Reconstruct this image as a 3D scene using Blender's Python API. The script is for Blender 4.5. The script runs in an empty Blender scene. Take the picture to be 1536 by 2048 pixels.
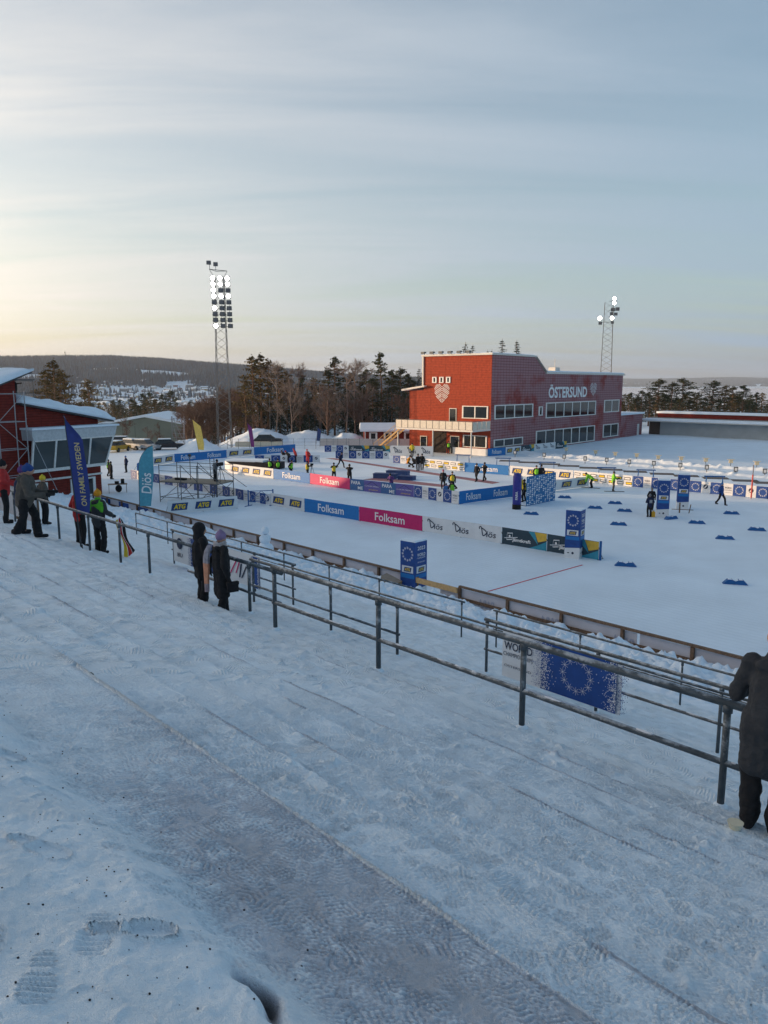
import bpy, math, random
import numpy as np
from mathutils import Vector, Matrix
random.seed(7)
rng = np.random.default_rng(7)
sc = bpy.context.scene
COL = sc.collection
PI = math.pi
R = math.radians

# ------------------------------------------------------------------ camera
F_PX, EYE = 1540.0, 9.3
PITCH = math.atan((1024 - 768) / F_PX)
cam = bpy.data.cameras.new('camera')
cam.sensor_fit = 'VERTICAL'; cam.sensor_height = 24.0
cam.lens = F_PX / 2048 * 24.0
cam.clip_start = 0.1; cam.clip_end = 40000
cam_o = bpy.data.objects.new('camera', cam); COL.objects.link(cam_o)
cam_o.location = (0, 0, EYE); cam_o.rotation_euler = (PI / 2 - PITCH, 0, 0)
sc.camera = cam_o

# ------------------------------------------------------------------ sky, sun, exposure
SUN_AZ = R(-80)      # measured from the view axis (+Y) towards +X
SUN_EL = R(5.5)
world = bpy.data.worlds.new('World'); sc.world = world; world.use_nodes = True
def N(nt, typ, **kw):
    n = nt.nodes.new(typ)
    for k, v in kw.items():
        if k == 'inp':
            for a, b in v.items(): n.inputs[a].default_value = b
        else: setattr(n, k, v)
    return n
def L(nt, a, b): nt.links.new(a, b)
wn = world.node_tree; wn.nodes.clear()
w_out = N(wn, 'ShaderNodeOutputWorld'); w_bg = N(wn, 'ShaderNodeBackground', inp={'Strength': 0.12})
sky = N(wn, 'ShaderNodeTexSky', sky_type='NISHITA', sun_disc=False, sun_elevation=SUN_EL, sun_rotation=SUN_AZ,
        altitude=300.0, air_density=1.0, dust_density=2.0, ozone_density=1.5)
tc = N(wn, 'ShaderNodeTexCoord')
# thin veil of stratus: streaks projected on a flat cloud deck
sep = N(wn, 'ShaderNodeSeparateXYZ'); L(wn, tc.outputs['Generated'], sep.inputs[0])
zz = N(wn, 'ShaderNodeMath', operation='ADD', inp={1: 0.10}); L(wn, sep.outputs[2], zz.inputs[0])
zm = N(wn, 'ShaderNodeMath', operation='MAXIMUM', inp={1: 0.05}); L(wn, zz.outputs[0], zm.inputs[0])
dx = N(wn, 'ShaderNodeMath', operation='DIVIDE'); L(wn, sep.outputs[0], dx.inputs[0]); L(wn, zm.outputs[0], dx.inputs[1])
dy = N(wn, 'ShaderNodeMath', operation='DIVIDE'); L(wn, sep.outputs[1], dy.inputs[0]); L(wn, zm.outputs[0], dy.inputs[1])
cmb = N(wn, 'ShaderNodeCombineXYZ'); L(wn, dx.outputs[0], cmb.inputs[0]); L(wn, dy.outputs[0], cmb.inputs[1])
mp = N(wn, 'ShaderNodeMapping', inp={'Rotation': (0, 0, R(14)), 'Scale': (0.20, 1.0, 1)}); L(wn, cmb.outputs[0], mp.inputs[0])
cn = N(wn, 'ShaderNodeTexNoise', inp={'Scale': 1.6, 'Detail': 8.0, 'Roughness': 0.58, 'Distortion': 0.7}); L(wn, mp.outputs[0], cn.inputs[0])
# veil thickness: dense near the horizon, thinner overhead, broken by the streaks
elz = N(wn, 'ShaderNodeMapRange', inp={'From Min': 0.0, 'From Max': 0.9, 'To Min': 0.86, 'To Max': 0.12}); L(wn, sep.outputs[2], elz.inputs[0])
cr = N(wn, 'ShaderNodeMapRange', inp={'From Min': 0.34, 'From Max': 0.66, 'To Min': -0.34, 'To Max': 0.16}); L(wn, cn.outputs[0], cr.inputs[0])
fac = N(wn, 'ShaderNodeMath', operation='ADD', use_clamp=True); L(wn, elz.outputs[0], fac.inputs[0]); L(wn, cr.outputs[0], fac.inputs[1])
# ice cloud scatters sunlight forwards: Henyey-Greenstein lobe round the sun on a sky-lit base
SD = (math.sin(SUN_AZ) * math.cos(SUN_EL), math.cos(SUN_AZ) * math.cos(SUN_EL), math.sin(SUN_EL))
dt = N(wn, 'ShaderNodeVectorMath', operation='DOT_PRODUCT'); L(wn, tc.outputs['Generated'], dt.inputs[0]); dt.inputs[1].default_value = SD
h1 = N(wn, 'ShaderNodeMath', operation='MULTIPLY_ADD', inp={1: -1.0, 2: 1.25}); L(wn, dt.outputs['Value'], h1.inputs[0])
h2 = N(wn, 'ShaderNodeMath', operation='POWER', inp={1: -1.5}); L(wn, h1.outputs[0], h2.inputs[0])
h3 = N(wn, 'ShaderNodeMath', operation='MULTIPLY', inp={1: 0.75}); L(wn, h2.outputs[0], h3.inputs[0])
gl = N(wn, 'ShaderNodeVectorMath', operation='SCALE'); gl.inputs[0].default_value = (2.75, 1.93, 1.10); L(wn, h3.outputs[0], gl.inputs[3])
veil = N(wn, 'ShaderNodeVectorMath', operation='ADD'); L(wn, gl.outputs[0], veil.inputs[0]); veil.inputs[1].default_value = (0.11, 0.86, 1.64)
smix = N(wn, 'ShaderNodeMix', data_type='RGBA'); L(wn, fac.outputs[0], smix.inputs[0]); L(wn, sky.outputs[0], smix.inputs[6]); L(wn, veil.outputs[0], smix.inputs[7])
L(wn, smix.outputs[2], w_bg.inputs['Color']); L(wn, w_bg.outputs[0], w_out.inputs[0])

sun = bpy.data.lights.new('sun', 'SUN'); sun.energy = 2.5; sun.angle = R(0.6); sun.color = (1.0, 0.66, 0.38)
sun_o = bpy.data.objects.new('sun', sun); COL.objects.link(sun_o)
sd = Vector((math.sin(SUN_AZ) * math.cos(SUN_EL), math.cos(SUN_AZ) * math.cos(SUN_EL), math.sin(SUN_EL)))
sun_o.rotation_euler = sd.to_track_quat('Z', 'Y').to_euler(); sun_o.location = (-60, 30, 60)
sc.view_settings.view_transform = 'Standard'; sc.view_settings.look = 'None'
sc.view_settings.exposure = 1.32; sc.view_settings.gamma = 1.0; sc.view_settings.use_curve_mapping = False

# ------------------------------------------------------------------ helpers: picture geometry used to survey the place
CT, ST = math.cos(PITCH), math.sin(PITCH)
def ray(px, py):
    a, b = (px - 768) / F_PX, (1024 - py) / F_PX
    return a, CT + b * ST, -ST + b * CT
def P(px, py, z=0.0):
    d = ray(px, py); t = (z - EYE) / d[2]
    return Vector((d[0] * t, d[1] * t, z))
def PY(px, py, Y):
    d = ray(px, py); t = Y / d[1]
    return Vector((d[0] * t, Y, EYE + d[2] * t))
# stand coordinates: u along the terraces, v down towards the field
UD, VD = (0.68, -0.7332), (0.7332, 0.68)
def UV(u, v, z=0.0): return Vector((u * UD[0] + v * VD[0], u * UD[1] + v * VD[1], z))
STAND_ANG = math.atan2(UD[1], UD[0])

# ------------------------------------------------------------------ helpers: objects
def tag(o, label=None, cat=None, group=None, kind=None):
    if label: o['label'] = label
    if cat: o['category'] = cat
    if group: o['group'] = group
    if kind: o['kind'] = kind
    return o
def thing(name, label, cat, loc=(0, 0, 0), rz=0.0, group=None):
    o = bpy.data.objects.new(name, None); COL.objects.link(o)
    o.empty_display_size = 0.2
    o.location = loc; o.rotation_euler = (0, 0, rz)
    return tag(o, label, cat, group)
def obj(name, me, parent=None, loc=None, rot=None, scale=None):
    o = bpy.data.objects.new(name, me); COL.objects.link(o)
    if parent: o.parent = parent
    if loc is not None: o.location = loc
    if rot is not None: o.rotation_euler = rot
    if scale is not None: o.scale = scale
    return o
def copy_tree(o, parent=None):
    c = o.copy(); COL.objects.link(c); c.parent = parent
    for ch in list(o.children): copy_tree(ch, c)
    return c

class MB:
    """collects polygons; build() links them as one mesh object"""
    def __init__(s): s.v = []; s.f = []; s.m = []
    def add(s, vs, fs, mi=0):
        b = len(s.v); s.v += [tuple(p) for p in vs]
        s.f += [tuple(i + b for i in f) for f in fs]; s.m += [mi] * len(fs); return s
    def box(s, x0, x1, y0, y1, z0, z1, mi=0):
        vs = [(x, y, z) for z in (z0, z1) for y in (y0, y1) for x in (x0, x1)]
        return s.add(vs, [(0, 2, 3, 1), (4, 5, 7, 6), (0, 1, 5, 4), (2, 6, 7, 3), (0, 4, 6, 2), (1, 3, 7, 5)], mi)
    def bar(s, a, b, w, h=None, mi=0):
        a, b = Vector(a), Vector(b); h = h or w
        d = (b - a).normalized(); up = Vector((0, 0, 1)) if abs(d.z) < 0.95 else Vector((0, 1, 0))
        sx = d.cross(up).normalized() * (w / 2); sz = d.cross(sx).normalized() * (h / 2)
        vs = [p + i * sx + j * sz for p in (a, b) for (i, j) in ((-1, -1), (1, -1), (1, 1), (-1, 1))]
        return s.add(vs, [(0, 1, 2, 3), (7, 6, 5, 4), (0, 4, 5, 1), (1, 5, 6, 2), (2, 6, 7, 3), (3, 7, 4, 0)], mi)
    def tube(s, pts, rad, n=8, mi=0, cap=True):
        pts = [Vector(p) for p in pts]
        if not hasattr(rad, '__len__'): rad = [rad] * len(pts)
        vs = []; fs = []
        for i, p in enumerate(pts):
            d = (pts[min(i + 1, len(pts) - 1)] - pts[max(i - 1, 0)])
            d = d.normalized() if d.length > 1e-9 else Vector((0, 0, 1))
            up = Vector((0, 0, 1)) if abs(d.z) < 0.9 else Vector((1, 0, 0))
            a = d.cross(up).normalized(); b = d.cross(a)
            for k in range(n):
                t = 2 * PI * k / n
                vs.append(p + rad[i] * (math.cos(t) * a + math.sin(t) * b))
        for i in range(len(pts) - 1):
            for k in range(n):
                fs.append((i * n + k, i * n + (k + 1) % n, (i + 1) * n + (k + 1) % n, (i + 1) * n + k))
        if cap:
            fs.append(tuple(range(n))[::-1]); fs.append(tuple(range((len(pts) - 1) * n, len(pts) * n)))
        return s.add(vs, fs, mi)
    def ball(s, c, r, n=10, m=6, mi=0, rot=None):
        c = Vector(c)
        if not hasattr(r, '__len__'): r = (r, r, r)
        vs = []; fs = []
        for j in range(m + 1):
            ph = PI * j / m
            for k in range(n):
                t = 2 * PI * k / n
                q = Vector((r[0] * math.sin(ph) * math.cos(t), r[1] * math.sin(ph) * math.sin(t), r[2] * math.cos(ph)))
                if rot: q = rot @ q
                vs.append(c + q)
        for j in range(m):
            for k in range(n):
                a, b = j * n + k, j * n + (k + 1) % n
                fs.append((a + n, b + n, b, a))
        return s.add(vs, fs, mi)
    def prism(s, poly, y0, y1, mi=0):
        """polygon in (x, z), extruded along y"""
        n = len(poly)
        vs = [(x, y0, z) for x, z in poly] + [(x, y1, z) for x, z in poly]
        fs = [tuple(range(n)), tuple(range(2 * n - 1, n - 1, -1))] + [(i, i + n, (i + 1) % n + n, (i + 1) % n) for i in range(n)]
        return s.add(vs, fs, mi)
    def mesh(s, name, mats, smooth=False):
        me = bpy.data.meshes.new(name); me.from_pydata(s.v, [], s.f)
        for m in (mats if isinstance(mats, (list, tuple)) else [mats]): me.materials.append(m)
        if any(s.m): me.polygons.foreach_set('material_index', s.m)
        if smooth: me.polygons.foreach_set('use_smooth', [True] * len(s.f))
        me.update(); return me
    def build(s, name, mats, parent=None, smooth=False, **kw):
        return obj(name, s.mesh(name, mats, smooth), parent, **kw)

def np_mesh(name, verts, quads, mats, smooth=True):
    me = bpy.data.meshes.new(name)
    verts = np.ascontiguousarray(verts, dtype=np.float32); quads = np.ascontiguousarray(quads, dtype=np.int32)
    k = quads.shape[1]
    me.vertices.add(len(verts)); me.vertices.foreach_set('co', verts.ravel())
    me.loops.add(quads.size); me.loops.foreach_set('vertex_index', quads.ravel())
    me.polygons.add(len(quads)); me.polygons.foreach_set('loop_start', np.arange(0, quads.size, k, dtype=np.int32))
    me.polygons.foreach_set('use_smooth', np.full(len(quads), smooth))
    for m in (mats if isinstance(mats, (list, tuple)) else [mats]): me.materials.append(m)
    me.update(calc_edges=True); me.validate(); return me
def grid_quads(nu, nv):
    i = np.arange(nu * nv).reshape(nu, nv)
    return np.stack([i[:-1, :-1], i[1:, :-1], i[1:, 1:], i[:-1, 1:]], -1).reshape(-1, 4)

# value noise
def _h(ix, iy, s):
    n = (ix.astype(np.int64) * 374761393 + iy.astype(np.int64) * 668265263 + s * 1442695041) & 0x7fffffff
    n = ((n ^ (n >> 13)) * 1274126177) & 0x7fffffff
    return ((n ^ (n >> 16)) & 0xffff) / 65535.0
def vn(x, y, s=0):
    x = np.asarray(x, float); y = np.asarray(y, float)
    ix, iy = np.floor(x), np.floor(y); fx, fy = x - ix, y - iy
    fx = fx * fx * (3 - 2 * fx); fy = fy * fy * (3 - 2 * fy)
    a, b, c, d = _h(ix, iy, s), _h(ix + 1, iy, s), _h(ix, iy + 1, s), _h(ix + 1, iy + 1, s)
    return (a + (b - a) * fx) * (1 - fy) + (c + (d - c) * fx) * fy
def fbm(x, y, s=0, o=4, g=0.5):
    t = 0; a = 1; w = 0
    for k in range(o):
        t = t + a * vn(x * 2 ** k, y * 2 ** k, s + k * 17); w += a; a *= g
    return t / w
def sst(a, b, x):
    t = np.clip((np.asarray(x, float) - a) / (b - a), 0, 1); return t * t * (3 - 2 * t)

# ------------------------------------------------------------------ materials
MATS = {}
def mat(name, col, rough=0.6, metal=0.0, var=0.12, vscale=6.0, bump=0.0, bscale=40.0, spec=0.4, emit=None, trans=None):
    if name in MATS: return MATS[name]
    m = bpy.data.materials.new(name); m.use_nodes = True; nt = m.node_tree; b = nt.nodes['Principled BSDF']
    b.inputs['Roughness'].default_value = rough; b.inputs['Metallic'].default_value = metal
    b.inputs['Specular IOR Level'].default_value = spec
    t = N(nt, 'ShaderNodeTexCoord')
    if var > 0:
        n = N(nt, 'ShaderNodeTexNoise', inp={'Scale': vscale, 'Detail': 4.0}); L(nt, t.outputs['Object'], n.inputs[0])
        r = N(nt, 'ShaderNodeMapRange', inp={'From Min': 0.3, 'From Max': 0.7, 'To Min': 1 - var, 'To Max': 1 + var}); L(nt, n.outputs[0], r.inputs[0])
        h = N(nt, 'ShaderNodeVectorMath', operation='SCALE'); h.inputs[0].default_value = col[:3]; L(nt, r.outputs[0], h.inputs[3])
        L(nt, h.outputs[0], b.inputs['Base Color'])
    else: b.inputs['Base Color'].default_value = (*col[:3], 1)
    if bump > 0:
        n2 = N(nt, 'ShaderNodeTexNoise', inp={'Scale': bscale, 'Detail': 3.0}); L(nt, t.outputs['Object'], n2.inputs[0])
        bp = N(nt, 'ShaderNodeBump', inp={'Strength': bump, 'Distance': 0.05}); L(nt, n2.outputs[0], bp.inputs['Height']); L(nt, bp.outputs[0], b.inputs['Normal'])
    if emit:
        b.inputs['Emission Color'].default_value = (*emit[0], 1); b.inputs['Emission Strength'].default_value = emit[1]
    MATS[name] = m; return m

def snow_mat(name, col=(0.77, 0.865, 0.95), bump=0.5, s1=3.0, s2=22.0, dist=0.03):
    m = bpy.data.materials.new(name); m.use_nodes = True; nt = m.node_tree; b = nt.nodes['Principled BSDF']
    b.inputs['Roughness'].default_value = 0.75; b.inputs['Specular IOR Level'].default_value = 0.25
    t = N(nt, 'ShaderNodeTexCoord')
    n = N(nt, 'ShaderNodeTexNoise', inp={'Scale': s1, 'Detail': 8.0, 'Roughness': 0.6}); L(nt, t.outputs['Object'], n.inputs[0])
    n2 = N(nt, 'ShaderNodeTexNoise', inp={'Scale': s2, 'Detail': 5.0, 'Roughness': 0.65}); L(nt, t.outputs['Object'], n2.inputs[0])
    r = N(nt, 'ShaderNodeMapRange', inp={'From Min': 0.3, 'From Max': 0.7, 'To Min': 0.93, 'To Max': 1.04}); L(nt, n.outputs[0], r.inputs[0])
    h = N(nt, 'ShaderNodeVectorMath', operation='SCALE'); h.inputs[0].default_value = col; L(nt, r.outputs[0], h.inputs[3]); L(nt, h.outputs[0], b.inputs['Base Color'])
    a = N(nt, 'ShaderNodeMath', operation='MULTIPLY_ADD', inp={1: 0.5}); L(nt, n2.outputs[0], a.inputs[0]); L(nt, n.outputs[0], a.inputs[2])
    bp = N(nt, 'ShaderNodeBump', inp={'Strength': bump, 'Distance': dist}); L(nt, a.outputs[0], bp.inputs['Height']); L(nt, bp.outputs[0], b.inputs['Normal'])
    MATS[name] = m; return m
SNOW = snow_mat('snow')
SNOW_ROOF = snow_mat('snow_roof', bump=0.25, s1=0.8, s2=6.0)
BLACK = mat('black_cloth', (0.012, 0.012, 0.014), 0.9)
STEEL = mat('galvanised_steel', (0.085, 0.10, 0.112), 0.55, 0.3, 0.25, 9.0)
def rail_mat():
    m = mat('railing_steel', (0.075, 0.09, 0.102), 0.55, 0.3, 0.3, 7.0); nt = m.node_tree; b = nt.nodes['Principled BSDF']; t = N(nt, 'ShaderNodeTexCoord'); g = N(nt, 'ShaderNodeNewGeometry')
    sp = N(nt, 'ShaderNodeSeparateXYZ'); L(nt, g.outputs['Normal'], sp.inputs[0]); n = N(nt, 'ShaderNodeTexNoise', inp={'Scale': 5.0, 'Detail': 6.0, 'Roughness': 0.7}); L(nt, t.outputs['Object'], n.inputs[0])
    a = N(nt, 'ShaderNodeMath', operation='MULTIPLY_ADD', inp={1: 0.22}); L(nt, sp.outputs[2], a.inputs[0]); L(nt, n.outputs[0], a.inputs[2]); r = N(nt, 'ShaderNodeMapRange', inp={'From Min': 0.60, 'From Max': 0.78, 'To Min': 0.0, 'To Max': 0.6}); L(nt, a.outputs[0], r.inputs[0])
    mx = N(nt, 'ShaderNodeMix', data_type='RGBA', inp={7: (0.62, 0.68, 0.74, 1)}); old = b.inputs['Base Color'].links[0].from_socket; L(nt, r.outputs[0], mx.inputs[0]); L(nt, old, mx.inputs[6]); L(nt, mx.outputs[2], b.inputs['Base Color']); return m
RAIL = rail_mat()
DKSTEEL = mat('dark_steel', (0.06, 0.068, 0.075), 0.5, 0.5, 0.25, 9.0)
WHITE_P = mat('white_paint', (0.72, 0.72, 0.70), 0.55)
WOOD = mat('weathered_wood', (0.16, 0.10, 0.065), 0.85, 0, 0.35, 14.0, 0.3)
PLY = mat('fresh_plywood', (0.55, 0.36, 0.17), 0.8, 0, 0.15, 9.0)
B_WHITE = mat('banner_white', (0.66, 0.68, 0.70), 0.6, var=0.05, vscale=2.0)
B_NAVY = mat('banner_navy', (0.012, 0.045, 0.16), 0.6, var=0.12, vscale=3.0)
B_BLUE = mat('banner_blue', (0.008, 0.16, 0.46), 0.55, var=0.08)
B_PINK = mat('banner_pink', (0.50, 0.012, 0.13), 0.55, var=0.08)
B_EU = mat('banner_royal_blue', (0.012, 0.06, 0.25), 0.55, var=0.12)
B_SLATE = mat('banner_slate', (0.022, 0.048, 0.07), 0.6, var=0.1)
B_TEAL = mat('banner_teal', (0.03, 0.25, 0.36), 0.6)
B_YEL = mat('banner_yellow', (0.62, 0.40, 0.05), 0.6)
B_PURP = mat('banner_purple', (0.10, 0.09, 0.32), 0.6)
INK_W = mat('ink_white', (0.74, 0.75, 0.76), 0.6, var=0.0)
INK_Y = mat('ink_yellow', (0.72, 0.50, 0.02), 0.6, var=0.0)
INK_N = mat('ink_navy', (0.015, 0.025, 0.06), 0.6, var=0.0)
INK_K = mat('ink_black', (0.02, 0.02, 0.022), 0.6, var=0.0)
GLASS = mat('dark_glass', (0.015, 0.018, 0.02), 0.06, 0, 0.0, spec=0.6)
BLUE_F = mat('blue_foam', (0.012, 0.10, 0.30), 0.65)
LAMP_ON = mat('lamp_lit', (0.9, 0.9, 0.9), 0.4, 0, 0.0, emit=((1.0, 0.95, 0.88), 9.0))
LAMP_WARM = mat('lamp_warm', (0.9, 0.9, 0.8), 0.4, 0, 0.0, emit=((1.0, 0.75, 0.45), 2.0))
# ------------------------------------------------------------------ terrain
SKY_PX = [-900, -300, 0, 150, 230, 330, 430, 500, 600, 700, 830, 1000, 1240, 1400, 1536, 2000, 3000]
SKY_EL = [26, 38, 46, 49, 50, 46, 39, 34, 26, 17, 11, 7, 7, 8, 9, 9, 9]
def ground_z(x, y):
    x = np.asarray(x, float); y = np.asarray(y, float)
    r = np.hypot(x, y); az = np.arctan2(x, y)
    px = np.where(np.abs(az) < 1.2, 768 + F_PX * np.tan(np.clip(az, -1.2, 1.2)), np.where(az > 0, 3000, -900))
    el = np.interp(px, SKY_PX, SKY_EL) / F_PX
    right = sst(900, 1150, px)
    low = -24 * sst(185, 560, r)
    # wooded ridge on the left, 2.8 km off
    ridge = (EYE + el * 2800 - 12 + 24)
    low = low - 4.2 * sst(118, 160, r) * (1 - sst(420, 540, px)) * (1 - sst(185, 560, r))
    zl = low + ridge * (sst(1450, 2850, r)) + (fbm(x / 260, y / 260, 3) - 0.5) * 26 * sst(1300, 2200, r) * (1 - sst(2500, 2800, r))
    # lake and far shore on the right
    zr = low - 6 * sst(900, 1300, r) + sst(7600, 10500, r) * (EYE + el * 10500 + 30) * (0.75 + 0.5 * (fbm(px / 160, r / 4000, 9) - 0.1))
    z = zl * (1 - right) + zr * right
    # unseen knoll added left of the stand to keep low sun off the arena
    kn = 24.0 * (1 - sst(62, 82, y - 0.25 * (x + 75))) * sst(44, 66, -x) * (1 - sst(120, 260, -x)) * sst(-160, -90, y)
    z = np.where((kn > 0.02) & (r < 400), np.maximum(z, kn), z)
    # under the stand
    v = x * VD[0] + y * VD[1]
    z = np.where((v < 22.4) & (r < 140) & (x > -40), -0.8 + 0 * z, z)
    # grown-in relief round the arena
    z = z + np.where((r > 125) & (r < 900) & (y > 0), (fbm(x / 14, y / 14, 5) - 0.5) * 0.9 * sst(125, 170, r), 0)
    return z
az = np.concatenate([np.arange(-180, -46, 2.0), np.arange(-46, 46, 0.33), np.arange(46, 180.01, 2.0)])
rr = np.concatenate([np.arange(0.5, 20, 4), np.arange(20, 200, 3.5), np.geomspace(200, 1000, 40), np.geomspace(1025, 3400, 90), np.geomspace(3500, 13600, 60)])
A, RR = np.meshgrid(np.radians(az), rr, indexing='ij')
X, Y = RR * np.sin(A), RR * np.cos(A)
Z = ground_z(X, Y)
gm = np_mesh('ground', np.stack([X, Y, Z], -1).reshape(-1, 3), grid_quads(len(az), len(rr))[:, ::-1], snow_mat('field_snow', (0.75, 0.865, 0.96), 0.5, 0.35, 5.0, 0.05))
tag(obj('ground', gm), kind='structure')
nt = MATS['field_snow'].node_tree; b = nt.nodes['Principled BSDF']; t = N(nt, 'ShaderNodeTexCoord'); mpp = N(nt, 'ShaderNodeMapping', inp={'Rotation': (0, 0, -STAND_ANG + PI / 2)}); L(nt, t.outputs['Object'], mpp.inputs[0])
wv1 = N(nt, 'ShaderNodeTexWave', inp={'Scale': 0.9, 'Distortion': 1.5, 'Detail': 3.0, 'Detail Scale': 0.6}); L(nt, mpp.outputs[0], wv1.inputs['Vector'])
nz1 = N(nt, 'ShaderNodeTexNoise', inp={'Scale': 0.09, 'Detail': 5.0, 'Roughness': 0.6}); L(nt, t.outputs['Object'], nz1.inputs[0])
mr1 = N(nt, 'ShaderNodeMapRange', inp={'From Min': 0.3, 'From Max': 0.7, 'To Min': 0.94, 'To Max': 1.04}); L(nt, nz1.outputs[0], mr1.inputs[0])
old = b.inputs['Base Color'].links[0].from_socket; sc2 = N(nt, 'ShaderNodeVectorMath', operation='SCALE'); L(nt, old, sc2.inputs[0]); L(nt, mr1.outputs[0], sc2.inputs[3]); L(nt, sc2.outputs[0], b.inputs['Base Color'])
ob_ = b.inputs['Normal'].links[0].from_node; bp2 = N(nt, 'ShaderNodeBump', inp={'Strength': 0.35, 'Distance': 0.03}); L(nt, wv1.outputs['Fac'], bp2.inputs['Height']); L(nt, ob_.outputs[0], bp2.inputs['Normal']); L(nt, bp2.outputs[0], b.inputs['Normal'])

lk = MB(); lk.add([(200, 1250, -28.5), (9000, 1250, -28.5), (9000, 9800, -28.5), (200, 9800, -28.5)], [(0, 1, 2, 3)])
tag(lk.build('lake', snow_mat('lake_ice_snow', (0.80, 0.80, 0.82), 0.1, 0.01, 0.2)), kind='structure')

# ------------------------------------------------------------------ the stand: trampled snow on concrete terraces
NOSE0, TREAD, SLOPE, STAND_Z0 = 2.38, 0.55, 0.338, 7.65
def stand_base(u, v):
    """height of the snow on the terraces, without boot marks"""
    u = np.asarray(u, float); v = np.asarray(v, float)
    z = STAND_Z0 - SLOPE * v
    k = (v - NOSE0) / TREAD
    ph = k - np.floor(k)
    wob = fbm(u * 0.9, v * 0.5, 21, 3)
    amp = 0.046 + 0.040 * np.clip(wob * 1.8 - 0.45, 0, 1)
    amp = amp * (1 - 0.45 * sst(7.5, 12, v))
    saw = np.where(ph < 0.10, 1 - 2 * (ph / 0.10), -1 + 2 * (ph - 0.10) / 0.90)
    stp = amp * saw
    # the wide landing between the first two edges
    land = (v > 1.30) & (v <= NOSE0)
    zl = STAND_Z0 - SLOPE * NOSE0 + 0.03 + (NOSE0 - v) * 0.22
    edge = 1.25 + 0.26 * (fbm(u * 1.3, 0 * v + 3.3, 31, 3) - 0.5)
    top = STAND_Z0 - SLOPE * 1.33 + 0.035 + (1.33 - v) * 0.26 + 0.06 * (fbm(u * 1.7, v * 1.7, 33, 4) - 0.5)
    t = sst(edge - 0.05, edge + 0.30, v)
    zn = top * (1 - t) + zl * t
    z = np.where(v <= NOSE0, zn, z + stp)
    z = z + 0.035 * (fbm(u * 0.8, v * 0.8, 41, 3) - 0.5)
    return z
def stand_z(u, v): return float(stand_base(np.array([u]), np.array([v]))[0])

def axis(segs):
    out = []
    for a, b, h in segs: out.append(np.arange(a, b, h))
    out.append([segs[-1][1]]); return np.concatenate(out)
def crust(U, V):
    """snow surface before the boots: base, crusty unevenness, wear and the hole at the concrete edge"""
    Zs = stand_base(U, V)
    loose = 1 - sst(1.2, 1.5, V)
    rough = 0.030 * (fbm(U * 3.0, V * 3.0, 51, 4) - 0.5) + (0.010 + 0.016 * loose) * (fbm(U * 11, V * 11, 61, 4) - 0.5) + 0.007 * (fbm(U * 45, V * 45, 71, 2) - 0.5)
    rough = rough + (sst(6.8, 7.6, V) + sst(-6.0, -7.0, U)).clip(0, 1) * (0.026 * (fbm(U * 9, V * 9, 63, 3) - 0.5) + 0.012 * (fbm(U * 24, V * 24, 65, 2) - 0.5))
    clod = np.clip(fbm(U * 7.0, V * 7.0, 73, 3) - 0.60, 0, 1) * 0.16 * sst(0.45, 0.6, fbm(U * 0.9, V * 0.9, 75, 2))
    Zs = Zs + rough + clod * (0.4 + 0.6 * sst(NOSE0, 2.6, V))
    k = (V - NOSE0) / TREAD; kf = np.floor(k); kph = k - kf
    on = sst(NOSE0, NOSE0 + 0.02, V); far = 1 - 0.55 * sst(4.5, 9.0, V)
    seg = fbm(U * 0.8 + kf * 7.7, kf * 3.1, 81, 3)
    wear = on * far * (0.42 * sst(0.48, 0.62, seg) * np.exp(-((kph - 0.965) / 0.035) ** 2) + 0.26 * sst(0.42, 0.68, seg) * sst(0.35, 0.95, kph) * (1 - sst(0.985, 1.0, kph)))
    edge = 1.30 + 0.26 * (fbm(U * 1.3, 0 * V + 3.3, 31, 3) - 0.5)
    strip = sst(edge, edge + 0.22, V) * (1 - sst(NOSE0 - 0.008, NOSE0 + 0.004, V)) * (0.20 + 0.26 * sst(-6.0, -1.6, U)) * (0.55 + 0.95 * (fbm(U * 0.8, V * 1.7, 91, 4) - 0.12))
    wear = np.maximum(wear, strip) + 0.03 * sst(0.55, 0.75, fbm(U * 0.5, V * 0.9, 93, 3)) * on
    wear = wear + 0.10 * np.exp(-((V - NOSE0 + 0.02) / 0.02) ** 2) * sst(0.3, 0.6, fbm(U * 1.1, 0 * V, 97, 2))
    hole = np.exp(-(((U + 2.06 + (V - 1.30) * 1.2) / 0.13) ** 2 + ((V - 1.30 - 0.03 * np.sin(U * 21)) / 0.040) ** 2) ** 1.3)
    return Zs, wear, hole
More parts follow.
